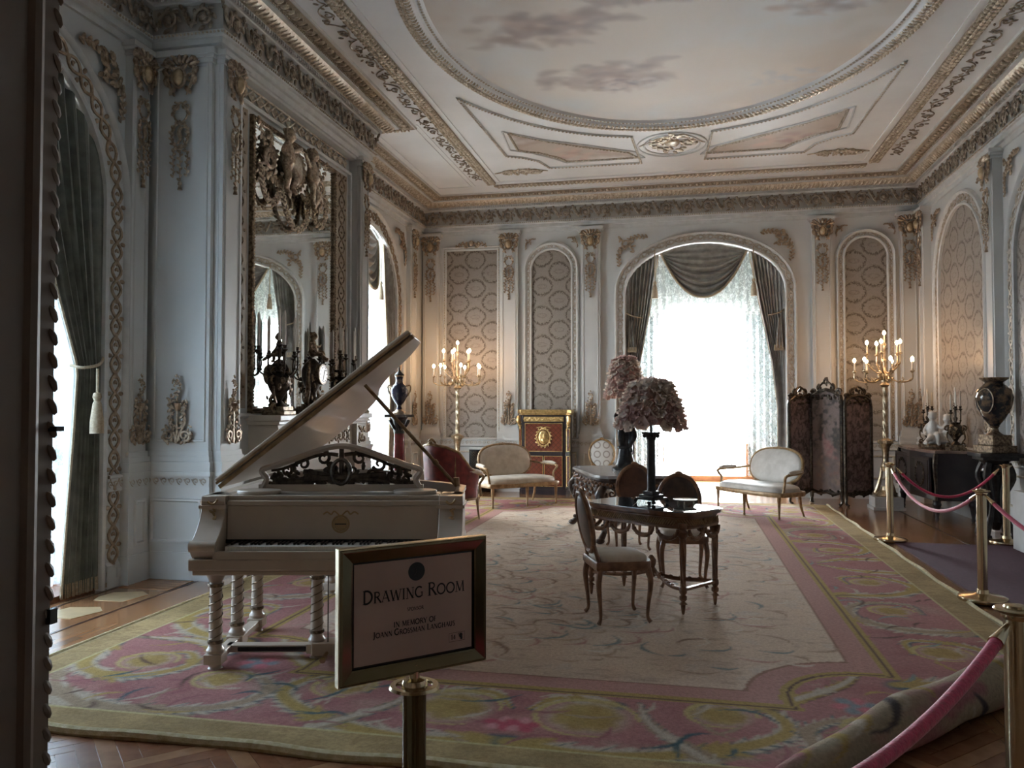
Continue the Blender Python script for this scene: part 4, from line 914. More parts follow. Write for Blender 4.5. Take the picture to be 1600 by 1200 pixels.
cv.fill((sd < .27) & (sd >= .19), GO); cv.fill((sd < .245) & (sd >= .228), DK); cv.fill((sd < .19), (.43, .235, .20)); cv.fill((sd < .025) & (sd >= 0), (.30, .17, .13))
fm = sd < 0; cv.fill(fm, (.60, .46, .35)); cv.fill(fm * np.clip((f2 - .42) * 4, 0, 1), (.53, .40, .31), .6); cv.fill(fm * np.clip((f3 - .62) * 9, 0, 1), (.33, .26, .20), .45); cv.fill(fm * np.clip((f1 - .6) * 8, 0, 1), (.52, .44, .38), .5)
for k in range(1500):       # woven sprigs in the field
    x = RCX + rug_rng.uniform(-1.7, 1.7); y = RCY + rug_rng.uniform(-3.8, 3.8); r = math.hypot((x - RCX) / 1.0, (y - RCY) / 2.6)
    p = math.exp(-((r - 1.) / .16) ** 2) + .35
    if rug_rng.random() > p: continue
    an = rug_rng.normal() * .8 + (0 if k % 3 else 1.5); L = rug_rng.uniform(.08, .36)
    cv.stroke(bez((x, y), (x + L * math.cos(an), y + L * math.sin(an) * .6), (x + L * math.cos(an + .8), y + L * math.sin(an + .8)), n=5), [.008, .024, .006], [(.36, .26, .19), (.20, .24, .23), (.42, .3, .21), (.28, .185, .135), (.62, .52, .42), (.42, .235, .20)][k % 6], .75, .7)
gb = np.clip((f1 - .3) * 2.2, 0, 1)[..., None] * np.array((.12, .085, .04)) + np.array((.315, .225, .115)); gm = (e < .25)[..., None]; cv.C = np.where(gm, gb, cv.C)
cv.fill((e < .25) & (f3 > .6), (.28, .19, .09), .5); cv.fill((e >= .25) & (e < .275), (.50, .42, .22)); cv.fill(e < .03, (.56, .50, .36))
dist_corner = ((X - .33) * (5.6 - 3.5) - (Y - 3.5) * (2.28 - .33)) / math.hypot(2.1, 1.95)   # >0 in the rolled corner
rug = thing('carpet', 'large pink and cream floral carpet covering the middle of the floor', 'carpet', (0, 0, 0))
ud = fbm(cv.ny, cv.nx, 8, 12, 3, 31)
cv.build('carpet_pile', 'rug_wool', rug, lambda X_, Y_: np.stack([X_, Y_, .016 + .006 * (ud - .5) - .010 * np.clip(1 - e / .03, 0, 1)], -1), mask=dist_corner < .06)
simple('rug_edge', (.52, .44, .27), (.40, .32, .16), 30, .9, bump=.4, bsc=120)
mb = MB(); xs_ = np.linspace(RX0, .3, 60); mb.tube(np.c_[xs_, 3.5 + .012 * np.sin(xs_ * 5), np.full(60, .02) + .004 * np.sin(xs_ * 9)], .028, 8); obj('rolled_edge', mb, 'rug_edge', rug)
mb = MB(); ys_ = np.linspace(5.6, RY1, 60); mb.tube(np.c_[RX1 + .012 * np.sin(ys_ * 6), ys_, np.full(60, .016)], .017, 6); obj('binding', mb, 'rug_edge', rug); mb = MB(); mb.tube(np.c_[np.full(30, RX0), np.linspace(RY0, RY1, 30), np.full(30, .014)], .012, 6); obj('binding', mb, 'rug_edge', rug)
p0, p1 = np.array([.18, 3.30]), np.array([2.36, 5.66]); Lr = np.linalg.norm(p1 - p0); tt = (p1 - p0) / Lr; nn = np.array([tt[1], -tt[0]])   # nn points to the exposed corner
c3 = Canvas(0, Lr, 0, 1., .02, (.36, .15, .16)); c3 = Canvas(0, Lr, 0, 2.2, .018, (.37, .29, .20)); k1 = fbm(c3.ny, c3.nx, 7, 6, 4, 41)
c3.fill(np.clip((k1 - .47) * 7, 0, 1), (.36, .15, .16), .9)
for q in range(46):
    x, y = rug_rng.uniform(0, Lr), rug_rng.uniform(0, 1.7); L = rug_rng.uniform(.2, .6); an = 1.1 + rug_rng.normal() * .35
    c3.stroke(bez((x, y), (x + L * math.cos(an), y + L * math.sin(an)), (x + L * math.cos(an + .6), y + L * math.sin(an + .6)), n=6), [.015, .04, .01], [GO, CR, DK, (.09, .075, .075), CR][q % 5], .8, .6)
def rollpos(S, A):
    th = A * 2 * PI / 1.0; f = S / Lr; r = (.03 + .085 * np.clip(f * 2.6, 0, 1) ** .7) * (1 - .13 * np.clip(A - .9, 0, 1.3)) + .008 * np.sin(S * 7 + 2 * th)
    o = -np.sin(th - .3) * r; z = np.maximum((.03 + .085 * np.clip(f * 2.6, 0, 1) ** .7) - np.cos(th - .3) * r, .012) + .012
    cx = p0[0] + tt[0] * S + nn[0] * (o + .02); cy = p0[1] + tt[1] * S + nn[1] * (o + .02); return np.stack([cx, cy, z], -1)
c3.build('rolled_corner', 'rug_wool', rug, rollpos)
mb = MB(); mb.box(2.43, 3.86, 2.6, 10.35, 0, .012); tag(obj('runner_mat', mb, 'runner', smooth=0), 'dark purple runner mat between the brass stanchions', 'mat')

# ------------------------------------------------------------------ mirror over the mantel
mir_y0, mir_y1, mir_z0, mir_z1 = 7.66, 9.62, 1.60, 4.62; mx = BREC
mirror = thing('wall_mirror', 'tall gilt-framed mirror over the mantelpiece reflecting the bright window', 'mirror', (mx, (mir_y0 + mir_y1) / 2, 0), LW)
hw = (mir_y1 - mir_y0) / 2
mb = MB(); mb.box(-hw, hw, -.012, 0, mir_z0, mir_z1); obj('mirror_glass', mb, 'mirror_glass', mirror, smooth=0)
mb = MB(); frame_rect(mb, -hw, hw, mir_z0, mir_z1, [(0, .012), (0, .03), (.012, .04), (.03, .035), (.04, .05), (.055, .045), (.06, 0)]); fr = obj('mirror_frame', mb, 'gold_dark', mirror, smooth=0)
mb = MB()
Q, T, t = resample([(-hw - .025, mir_z0), (-hw - .025, mir_z1 + .025), (hw + .025, mir_z1 + .025), (hw + .025, mir_z0)], .035)
for q in Q: mb.ell((q[0], -.045, q[1]), (.015, .014, .015), 5, 4)
obj('frame_beads', mb, 'gold', fr, kind='stuff')
mb = MB(); frame_rect(mb, -hw - .5, hw + .5, 1.55, 4.74, [(0, 0), (0, .04), (.03, .05), (.05, .03), (.055, 0)]); obj('outer_moulding', mb, 'paint_trim', wall_breast, smooth=0, loc=(mx, (mir_y0 + mir_y1) / 2, 0), rz=LW)
simple('panel_tan', (.36, .29, .22), (.29, .23, .17), 8, .55)
for s in (-1, 1):
    mb = MB(); mb.box(s * (hw + .28) - .17, s * (hw + .28) + .17, -.008, 0, 1.6, 4.7); pn = obj('side_panel', mb, 'panel_tan', mirror, smooth=0)
    P = np.array([(s * (hw + .28), 1.62), (s * (hw + .28), 4.68)]); obj('panel_relief', band_relief(P, 0, .09, .4, -.014, .012), 'gold_dark', pn)
mb = MB(); n = 17; 
for k in range(n):
    c = -1.35 + 2.7 * (k + .5) / n; T2(mb, [(c - .08, 4.80), (c + .08, 4.92)], .012, 5); T2(mb, [(c - .08, 4.92), (c + .08, 4.80)], .012, 5); mb.ell((c + .0795, -.02, 4.86), (.045, .03, .05), 4, 2); leafblob(mb, c, 4.86, .03)
for z_ in (4.785, 4.935): T2(mb, [(-1.4, z_), (1.4, z_)], .016, 5)
obj('garland_band', mb, 'gold_pale', wall_breast, loc=(mx, (mir_y0 + mir_y1) / 2, 0), rz=LW)

def figure(name, m, parent, mb, voxel=.008, sm=6):
    o = obj(name, mb, m, parent); r = o.modifiers.new('merge', 'REMESH'); r.mode = 'VOXEL'; r.voxel_size = voxel; r.use_smooth_shade = True
    s = o.modifiers.new('soft', 'SMOOTH'); s.iterations = sm; s.factor = .5; return o
def cap(mb, pts, r, n=10): P = smooth_path(pts, 12); mb.tube(P, r, n); mb.ell(P[0], r[0] if not np.isscalar(r) else r, 8, 6); mb.ell(P[-1], (r[-1] if not np.isscalar(r) else r) * 1.02, 8, 6)
def putto(mb, o, s=1., flip=1, pose=0):
    """chubby child; o = hip position, x right, y towards the viewer is negative"""
    def p(x, y, z): return (o[0] + flip * x * s, o[1] + y * s, o[2] + z * s)
    cap(mb, [p(0, 0, 0), p(.01, -.01, .1), p(0, 0, .22)], [.085 * s, .09 * s, .075 * s]); mb.ell(p(0, -.02, .06), (.095 * s, .09 * s, .09 * s), 10, 8)
    cap(mb, [p(0, 0, .22), p(0, -.01, .30)], [.045 * s, .04 * s]); hd = p(.01, -.025, .37); mb.ell(hd, (.075 * s, .08 * s, .088 * s), 12, 9)
    for q in range(11): a = q * .9; mb.ell((hd[0] + .06 * s * math.cos(a), hd[1] + .03 * s + .045 * s * math.sin(a), hd[2] + .05 * s + .012 * s * (q % 3)), .026 * s, 6, 5)
    mb.ell((hd[0], hd[1] - .08 * s, hd[2] - .01 * s), (.014 * s, .018 * s, .018 * s), 6, 4); mb.ell((hd[0], hd[1] - .068 * s, hd[2] - .045 * s), (.022 * s, .014 * s, .01 * s), 6, 4)
    for e_ in (-1, 1): mb.ell((hd[0] + e_ * .035 * s, hd[1] - .06 * s, hd[2] - .02 * s), (.026 * s, .024 * s, .026 * s), 6, 5); mb.ell((hd[0] + e_ * .075 * s, hd[1], hd[2] - .01 * s), (.012 * s, .016 * s, .022 * s), 6, 4)
    if pose == 0:   # kneeling on the scroll, arm raised to the medallion
        arms = [[p(.08, 0, .2), p(.17, -.04, .24), p(.25, -.05, .29)], [p(-.08, 0, .2), p(-.14, -.03, .12), p(-.08, -.1, .08)]]
        legs = [[p(.05, 0, 0), p(.1, -.08, -.12), p(.05, -.05, -.26), p(.06, -.09, -.33)], [p(-.05, 0, 0), p(-.07, -.06, -.16), p(-.03, 0, -.30), p(-.03, -.05, -.36)]]
    elif pose == 1:  # sitting, leaning to its companion
        arms = [[p(.08, 0, .2), p(.17, -.05, .15), p(.24, -.08, .2)], [p(-.08, 0, .2), p(-.13, -.02, .1), p(-.10, -.12, .03)]]
        legs = [[p(.05, 0, 0), p(.12, -.17, .03), p(.13, -.2, -.12), p(.15, -.26, -.14)], [p(-.04, 0, 0), p(.0, -.2, -.02), p(-.06, -.3, -.1), p(-.03, -.36, -.12)]]
    else:            # reclining, legs to one side
        arms = [[p(.08, 0, .2), p(.16, .0, .1), p(.2, -.04, 0)], [p(-.08, 0, .2), p(-.16, -.06, .2), p(-.22, -.08, .22)]]
        legs = [[p(.0, 0, 0), p(-.16, -.1, .05), p(-.24, -.12, -.09), p(-.3, -.14, -.1)], [p(.0, -.03, 0), p(-.14, -.18, -.03), p(-.3, -.2, -.1), p(-.36, -.22, -.1)]]
    for P in arms: cap(mb, P, [.034 * s, .03 * s, .022 * s])
    for P in legs: cap(mb, P, [.058 * s, .05 * s, .036 * s, .03 * s])
crest = thing('mirror_crest', 'gilt carved crest of two cherubs holding an oval medallion over the mirror', 'crest', (mx + .03, 8.50, 4.26), LW); crest.scale = (.84, .6, .72)
figure('cherub', 'gold', crest, (lambda b: (putto(b, (-.36, -.16, .06), 1.25, 1), b)[1])(MB()), .013)
figure('cherub', 'gold', crest, (lambda b: (putto(b, (.36, -.16, -.0), 1.25, -1), b)[1])(MB()), .013)
mb = MB(); t_ = np.linspace(0, 2 * PI, 33); T2(mb, np.c_[.15 * np.cos(t_), .1 + .25 * np.sin(t_)], .03, 8, -.12); leafy(mb, np.c_[.18 * np.cos(t_), .1 + .28 * np.sin(t_)], .04, .05, -.12); obj('medallion_ring', mb, 'gold', crest)
mb = MB(); mb.ell((0, -.11, .1), (.15, .03, .25), 16, 10); obj('medallion', mb, 'gold_pale', crest)
mb = MB()
for s in (-1, 1):
    T2(mb, sp(s * .72, .02, .18, .04, 90 + s * 60, 90 + s * 60 - s * 560, 24), [.04, .035, .02], 7, -.08); P = bez((s * .2, -.3), (s * .5, -.2), (s * .62, -.3), (s * .9, -.15)); T2(mb, P, [.04, .02], 6, -.08); leafy(mb, P, .07, .06, -.08)
    P = bez((s * .75, .2), (s * .95, .3), (s * .9, .45), (s * .98, .55)); leafy(mb, P, .05, .05, -.05); P = bez((s * .55, .1), (s * .75, .3), (s * .7, .42)); leafy(mb, P, .06, .05, -.06)
    for k in range(8): leafblob(mb, s * rg.uniform(.15, .95), rg.uniform(-.35, .12), .05, rg.random() * 6, -.08)
obj('scrollwork', mb, 'gold', crest)
for P in (bez((-.95, -.1), (-.95, -.75), (-.5, -.8), (-.42, -.15), n=22), bez((-.40, -.2), (-.38, -1.05), (.38, -1.05), (.40, -.2), n=28), bez((.42, -.15), (.5, -.8), (.95, -.75), (.95, -.1), n=22)):
    mb = MB(); T2(mb, P, .035, 6, -.06); leafy(mb, P, .05, .035, -.07); leafy(mb, P + .01, .045, .04, -.09); obj('garland', mb, 'gold', crest)

# ------------------------------------------------------------------ mantelpiece and what stands on it
mant = thing('mantelpiece', 'cream marble mantelpiece with carved frieze under the gilt mirror', 'mantelpiece', (BREC, 8.80, 0), LW)
W2 = 1.24
mb = MB(); mb.box(-W2, W2, -.40, 0, 1.47, 1.53); mb.box(-W2 + .03, W2 - .03, -.37, 0, 1.43, 1.47); mb.box(-W2 + .06, W2 - .06, -.34, 0, 1.40, 1.43); obj('shelf', mb, 'marble_mantel', mant, smooth=0, bevel=.008)
mb = MB(); mb.box(-W2 + .1, W2 - .1, -.28, 0, 1.13, 1.40); fz = obj('frieze_block', mb, 'marble_mantel', mant, smooth=0)
mb = MB(); mb.box(-.75, .75, -.29, -.28, 1.17, 1.36); obj('frieze_panel', mb, 'relief_pale', fz, smooth=0); obj('frieze_relief', band_relief(np.array([(-.75, 1.265), (.75, 1.265)]), 0, .06, .26, -.295, .011), 'gold_dark', fz)
for s in (-1, 1):
    mb = MB(); mb.box(s * (W2 - .22) - .15, s * (W2 - .22) + .15, -.34, 0, 1.13, 1.40); mb.box(s * (W2 - .22) - .12, s * (W2 - .22) + .12, -.30, 0, .2, 1.0)
    for z0, z1, q in ((0, .12, .06), (.12, .2, .03), (1.0, 1.05, .02), (1.05, 1.1, .04), (1.1, 1.13, .07)): mb.box(s * (W2 - .22) - .12 - q, s * (W2 - .22) + .12 + q, -.30 - q, 0, z0, z1)
    j = obj('jamb', mb, 'marble_mantel', mant, smooth=0); mb = MB()
    for k in range(26): leafblob(mb, s * (W2 - .22) + rg.uniform(-.1, .1), rg.uniform(1.17, 1.37), .035, rg.random() * 6, -.345)
    obj('jamb_ornament', mb, 'gold_dark', j)
mb = MB(); mb.box(-W2 + .1, W2 - .1, -.26, 0, 1.0, 1.13); mb.box(-W2 + .34, W2 - .34, -.2, 0, .85, 1.0); obj('lintel', mb, 'marble_mantel', mant, smooth=0, bevel=.006)
mb = MB(); mb.box(-W2 + .36, W2 - .36, -.14, -.02, 0, .86); obj('firebox', mb, 'ebony', mant, smooth=0)

def candelabrum(name, label, loc, rz, group, n=7, m='bronze', h0=.42, R0=.21, body=True, s=1., candle=.36):
    t = thing(name, label, 'candelabrum', loc, rz, group); t.scale = (s, s, s)
    if body:
        mb = MB(); mb.box(-.13, .13, -.13, .13, 0, .045); mb.box(-.11, .11, -.11, .11, .045, .09); obj('plinth', mb, 'gold_dark', t, smooth=0, bevel=.006)
        mb = MB(); mb.lathe([(.09, .09), (.07, .11), (.03, .15), (.05, .19), (.10, .26), (.125, .33), (.12, .39), (.08, .42), (.05, .44), (.065, .46), (.02, .47)], 18, dense=2); obj('vase_body', mb, m, t)
        mb = MB()
        for q in (-1, 1):
            mb.tube(spiral((q * .13, .36), .06, .015, 90 + q * 90, 90 + q * 90 - q * 420, 16), [.016, .01], 6); mb.tube(bez((q * .12, 0, .3), (q * .17, -.03, .2), (q * .09, -.02, .13)), [.014, .01], 6); leafblob(mb, q * .1, .3, .05, 1.2, -.06)
            mb.ell((q * .09, -.09, .36), (.03, .03, .04)); mb.tube(spiral((q * .11, .09), .045, .012, -90, -90 + q * 400, 12), [.018, .012], 6)
        for k in range(12): leafblob(mb, rg.uniform(-.07, .07), rg.uniform(.2, .42), .03, rg.random() * 6, -.115)
        obj('mounts', mb, 'gold_dark', t)
    mb = MB(); mb.lathe([(.03, h0), (.018, h0 + .05), (.035, h0 + .09), (.018, h0 + .12), (.02, h0 + .25), (.035, h0 + .28), (.012, h0 + .3)], 12, dense=2); obj('stem', mb, m, t)
    tips = []
    for k in range(n):
        a = 2 * PI * k / n + .3; lv = .0 if k % 2 else .06; rr_ = R0 * (1. if k % 2 == 0 else .82); tips.append((rr_ * math.cos(a), rr_ * math.sin(a), h0 + .2 + lv))
        c, q = math.cos(a), math.sin(a); mb = MB()
        P = [(0, 0, h0 + .08), (rr_ * .35 * c, rr_ * .35 * q, h0 - .0), (rr_ * .85 * c, rr_ * .85 * q, h0 + .02), (rr_ * 1.05 * c, rr_ * 1.05 * q, h0 + .12), (rr_ * c, rr_ * q, h0 + .2 + lv)]
        mb.tube(smooth_path(P, 18), [.012, .01, .009], 6); mb.ell((rr_ * .5 * c, rr_ * .5 * q, h0 + .02), .022); mb.ell((rr_ * 1.0 * c, rr_ * 1.0 * q, h0 + .07), .018); mb.ell((rr_ * .25 * c, rr_ * .25 * q, h0 + .11), .02)
        obj('arm', mb, m, t)
    tips.append((0, 0, h0 + .32))
    for x, y, z in tips:
        mb = MB(); mb.lathe([(.004, -.03), (.012, -.02), (.036, .0), (.036, .008), (.016, .012), (.02, .035), (.024, .05), (.012, .052)], 10, (x, y, z)); p = obj('drip_pan', mb, m, t)
        mb = MB(); mb.lathe([(.0145, .05), (.0145, .05 + candle * .9), (.006, .05 + candle), (.001, .055 + candle)], 10, (x, y, z)); obj('candle', mb, 'candle_wax', p)
    return t
MZ = 1.53; mxx = BREC + .22
candelabrum('candelabrum', 'dark bronze candelabrum with white candles at the piano end of the mantel', (mxx, 7.86, MZ), LW, 'mantel candelabra')
candelabrum('candelabrum', 'dark bronze candelabrum with white candles on the mantel beyond the clock', (mxx, 9.42, MZ), LW, 'mantel candelabra')
clk = thing('mantel_clock', 'tall bronze and gilt clock with white dial standing on the mantel', 'clock', (mxx, 8.64, MZ), LW)
mb = MB(); mb.box(-.19, .19, -.14, .14, 0, .05); mb.box(-.16, .16, -.12, .12, .05, .09); mb.box(-.1, .1, -.09, .09, .09, .12); obj('base', mb, 'gold_dark', clk, smooth=0, bevel=.006)
mb = MB(); mb.lathe([(.1, .12), (.06, .17), (.05, .25), (.09, .33), (.12, .42), (.12, .52), (.09, .58), (.05, .62), (.03, .64)], 16, dense=2); obj('case', mb, 'bronze', clk)
mb = MB(); mb.M = Matrix.Translation((0, -.12, .46)) @ Matrix.Rotation(R(90), 4, 'X'); mb.lathe([(.118, -.03), (.125, .0), (.118, .02), (.1, .022)], 28); obj('dial_ring', mb, 'gold_dark', clk)
mb = MB(); mb.M = Matrix.Translation((0, -.138, .46)) @ Matrix.Rotation(R(90), 4, 'X'); mb.lathe([(.1, 0), (.1, .004), (.001, .005)], 28); d_ = obj('dial', mb, 'ivory_key', clk)
mb = MB()
for k in range(12): a = k * PI / 6; T2(mb, [(.075 * math.sin(a), .46 + .075 * math.cos(a)), (.092 * math.sin(a), .46 + .092 * math.cos(a))], .004, 4, -.145)
T2(mb, [(0, .46), (.03, .51)], .004, 4, -.147); T2(mb, [(0, .46), (-.02, .39)], .003, 4, -.147); obj('dial_marks', mb, 'ink', d_)
mb = MB()
for q in (-1, 1):
    mb.tube(smooth_path([(q * .05, 0, .6), (q * .14, -.02, .45), (q * .1, 0, .28), (q * .17, -.02, .16), (q * .12, 0, .1)], 20), [.02, .03, .018], 7); mb.tube(spiral((q * .14, .17), .05, .012, -90, -90 + q * 420, 14), [.018, .01], 6)
    for k in range(8): leafblob(mb, q * rg.uniform(.06, .15), rg.uniform(.12, .6), .035, rg.random() * 6, -.07)
obj('scroll_mounts', mb, 'gold_dark', clk)
figure('finial_figure', 'gold_dark', clk, (lambda b: (putto(b, (0, 0, .70), .55, 1, 1), b)[1])(MB()), .007)
# marble column with the blue urn
cl = thing('marble_column', 'red marble column with dark carved capital behind the piano', 'pedestal', (-4.12, 11.35, 0))
mb = MB(); mb.box(-.15, .15, -.15, .15, 0, .1); mb.lathe([(.14, .1), (.15, .13), (.11, .16), (.12, .19), (.095, .21)], 20); obj('column_base', mb, 'dark_bronze', cl, bevel=.004)
mb = MB(); mb.lathe([(.09, .21), (.088, .7), (.075, 1.22), (.078, 1.24)], 24); obj('column_shaft', mb, 'marble_red', cl)
mb = MB(); mb.lathe([(.08, 1.22), (.085, 1.27), (.07, 1.3), (.10, 1.42), (.13, 1.46)], 16)
for k in range(8): a = k * PI / 4; mb.tube(smooth_path([(.07 * math.cos(a), .07 * math.sin(a), 1.28), (.12 * math.cos(a), .12 * math.sin(a), 1.36), (.15 * math.cos(a), .15 * math.sin(a), 1.42), (.13 * math.cos(a), .13 * math.sin(a), 1.39)], 10), [.02, .025, .012], 6)
mb.box(-.17, .17, -.17, .17, 1.46, 1.50); obj('column_capital', mb, 'dark_bronze', cl, bevel=.004)
ur = thing('lidded_urn', 'tall dark blue porcelain urn with gilt handles on the red marble column', 'urn', (-4.12, 11.35, 1.50), R(10))
mb = MB(); mb.lathe([(.1, 0), (.1, .03), (.05, .06), (.03, .12), (.035, .14), (.07, .18), (.125, .28), (.13, .36), (.1, .42), (.06, .46), (.05, .52), (.065, .58)], 22, dense=2); obj('urn_body', mb, 'porcelain_blue', ur)
mb = MB(); mb.lathe([(.07, .575), (.072, .59), (.05, .61), (.02, .64), (.012, .67), (.018, .69), (.002, .72)], 16, dense=2); obj('urn_lid', mb, 'dark_bronze', ur)
for q in (-1, 1):
    mb = MB(); mb.tube(smooth_path([(q * .1, 0, .42), (q * .16, 0, .43), (q * .165, 0, .36), (q * .12, 0, .27)], 14), .012, 6); obj('handle', mb, 'gold', ur)
mb = MB(); mb.lathe([(.102, 0), (.103, .03), (.052, .06), (.034, .1)], 20); mb.lathe([(.068, .56), (.07, .578), (.066, .58)], 20); obj('gilt_mount', mb, 'gold', ur)
# ------------------------------------------------------------------ grand piano
pn = thing('grand_piano', 'cream painted grand piano with raised lid and carved music desk', 'piano', (-2.11, 4.54, 0), R(12.5))
OUT = [(.79, .28), (.79, .85), (.66, 1.08), (.42, 1.3), (.28, 1.6), (.2, 1.95), (.08, 2.2), (-.12, 2.36), (-.42, 2.4), (-.66, 2.28), (-.79, 2.0), (-.79, .28)]
OUTs = np.r_[smooth_path([(x, y, 0) for x, y in OUT[1:-1]], 40)[:, :2], [OUT[-1]], [OUT[0]]]
mb = MB(); mb.sweep(OUTs, [(0, .70), (-.012, .705), (-.012, .74), (0, .75), (0, 1.03), (-.012, 1.035), (-.012, 1.06), (.045, 1.06), (.045, .9)], True, up3); obj('case_rim', mb, 'ivory_paint', pn)
mb = MB(); mb.prism([tuple(p) for p in OUTs], .68, .705); obj('case_bottom', mb, 'ivory_paint', pn, smooth=0)
mb = MB(); mb.prism([tuple(p) for p in OUTs * np.array([.97, .985])], .93, .94); obj('soundboard', mb, 'mahogany', pn, smooth=0)
mb = MB(); mb.box(-.83, .83, -.0, .42, .63, .70); mb.box(-.81, .81, .015, .4, .60, .63); kb = obj('key_bed', mb, 'ivory_paint', pn, smooth=0, bevel=.008)
mb = MB(); mb.box(-.68, .68, .0, .03, .70, .745); obj('key_slip', mb, 'ivory_paint', pn, smooth=0)
wk = MB(); wk.box(-.0112, .0112, 0, .15, 0, .025); wkm = wk.mesh('white_key', 0); wkm.materials.append(M['ivory_key']); bk = MB(); bk.box(-.006, .006, 0, .1, 0, .014); bkm = bk.mesh('black_key', 0); bkm.materials.append(M['ebony'])
for k in range(52):
    x = -.62 + 1.24 * (k + .5) / 52; obj('white_key', wkm, None, pn, (x, .04, .745))
    if k % 7 in (0, 2, 3, 5, 6) and k < 51: obj('black_key', bkm, None, pn, (x + .0119, .09, .770))
mb = MB(); mb.box(-.66, .66, .19, .215, .77, 1.0); mb.box(-.66, .66, .18, .22, 1.0, 1.03); fb = obj('fallboard', mb, 'ivory_paint', pn, smooth=0, bevel=.005)
mb = MB(); mb.box(-.68, .68, .185, .19, .765, .79); obj('felt_strip', mb, 'ebony', fb, smooth=0)
simple('emblem_tan', (.40, .27, .13), None, 8, .4, .3); simple('emblem_light', (.46, .36, .24), None, 8, .4, .1)
mb = MB(); t_ = np.linspace(0, 2 * PI, 29); T2(mb, np.c_[.05 + .052 * np.cos(t_), .885 + .052 * np.sin(t_)], .006, 5, .188)
for s in (-1, 1): T2(mb, smooth_path([(.05 + s * .01, .188, .94), (.05 + s * .04, .188, .965), (.05 + s * .06, .188, .945), (.05 + s * .085, .188, .96), (.05 + s * .11, .188, .945)], 16), .005, 5)
mb.ell((.05, .188, .885), (.045, .004, .045), 20, 6); obj('emblem', mb, 'emblem_tan', fb)
mb = MB(); mb.box(.015, .085, .182, .186, .881, .888); obj('emblem_lettering', mb, 'ink', fb, smooth=0)
mb = MB(); mb.box(-.79, .79, .215, .42, .99, 1.035); mb.box(-.66, .66, .21, .44, 1.035, 1.06); obj('front_ledge', mb, 'ivory_paint', pn, smooth=0, bevel=.006)
for s in (-1, 1):
    prof = [(.44, .70), (.44, 1.06), (.17, 1.06), (.16, 1.03), (.17, .98), (.15, .93), (.09, .86), (.04, .82), (.0, .80), (-.02, .77), (.0, .73), (.03, .70)]
    mb = MB(); k = len(prof); V = [(s * .74 + a, y, z) for a in (-.075, .075) for y, z in prof]; i = np.arange(k); j = (i + 1) % k
    mb.add(V, [np.stack([i, i + k, j + k, j], -1), i[None, :], (i + k)[None, ::-1]]); ck = obj('cheek', mb, 'ivory_paint', pn, smooth=20, bevel=.004)
    mb = MB(); mb.tube([(s * .74 - .08, .01, .775), (s * .74 + .08, .01, .775)], .035, 14); mb.tube([(s * .74 - .085, .01, .775), (s * .74 + .085, .01, .775)], .015, 10); obj('cheek_scroll', mb, 'ivory_paint', ck); mb = MB(); mb.box(s * .74 - .085, s * .74 + .085, .15, .44, .985, 1.005); obj('cheek_moulding', mb, 'ivory_paint', ck, smooth=0)
    mb = MB()
    for q in range(9): leafblob(mb, s * .74 + rg.uniform(-.02, .02), .93 - .012 * q + (.12 if q > 5 else 0), .018, rg.random() * 6, .155 if q > 5 else .145)
    T2(mb, bez((s * .74 - .03, 1.03), (s * .74, .99), (s * .74 + .03, 1.04)), .008, 5, .16); obj('cheek_ornament', mb, 'emblem_tan', ck)
    mb = MB(); mb.prism([(s * .5 + .14 * math.cos(a), .32 + .1 * math.sin(a)) for a in np.linspace(0, 2 * PI, 24, endpoint=False)], 1.06, 1.085); obj('lamp_slide', mb, 'ivory_paint', pn, smooth=30, bevel=.006)
# lid
lid = thing('lid', '', 'x'); del lid['category']; del lid['label']; lid.parent = pn; lid.location = (-.80, 0, 1.075); lid.rotation_euler = (0, R(-38), 0)
LO = OUTs * np.array([1.02, 1.005]) + np.array([.82, 0]); LO[-2:, 1] = .46
mb = MB(); mb.prism([tuple(p) for p in LO], 0, .03); obj('lid_board', mb, 'ivory_paint', lid, smooth=30, bevel=.006)
mb = MB(); mb.prism([(.02, .42), (1.62, .42), (1.62, .80), (.02, .80)], .034, .07); obj('lid_flap', mb, 'ivory_paint', lid, smooth=0, bevel=.01)
mb = MB(); mb.box(.02, 1.62, .405, .425, -.005, .02); mb.box(.02, 1.62, .4, .425, .03, .045); obj('lid_moulding', mb, 'gilt_wood', lid, smooth=0)
mb = MB(); mb.tube([(.74, .80, 1.06), (.10, .75, 1.77)], .013, 8); mb.tube([(.74, .80, 1.06), (.735, .80, 1.12)], .022, 8); mb.tube([(.60, .79, 1.215), (.58, .789, 1.24)], .02, 8); obj('prop_stick', mb, 'gilt_wood', pn)
# music desk
md = MB(); w = .52
P = smooth_path([(-w, 0, 1.075), (-w + .03, 0, 1.14), (-w + .0, 0, 1.2), (-w + .1, 0, 1.235), (-w + .2, 0, 1.27), (0, 0, 1.36), (w - .2, 0, 1.27), (w - .1, 0, 1.235), (w, 0, 1.2), (w - .03, 0, 1.14), (w, 0, 1.075)], 60)
P[:, 1] = .45; md.tube(P, .022, 6); md.bar((-w - .02, .45, 1.085), (w + .02, .45, 1.085), .03, .045); mdo = obj('music_desk', md, 'ivory_paint', pn)
mb = MB()
for s in (-1, 1):
    for cx, cz, r0, a0 in ((.12, 1.28, .05, 90), (.25, 1.24, .05, 200), (.36, 1.2, .04, 60), (.42, 1.14, .04, 180), (.2, 1.17, .05, 300), (.07, 1.2, .05, 120)):
        T2(mb, sp(s * cx, cz, r0, .012, a0, a0 + s * 420, 14), [.013, .011, .007], 5, .45)
    T2(mb, bez((s * .02, 1.3), (s * .2, 1.34), (s * .3, 1.2), (s * .46, 1.2)), [.014, .01], 5, .45); T2(mb, bez((s * .05, 1.12), (s * .2, 1.22), (s * .33, 1.08), (s * .48, 1.12)), [.02, .012], 5, .45)
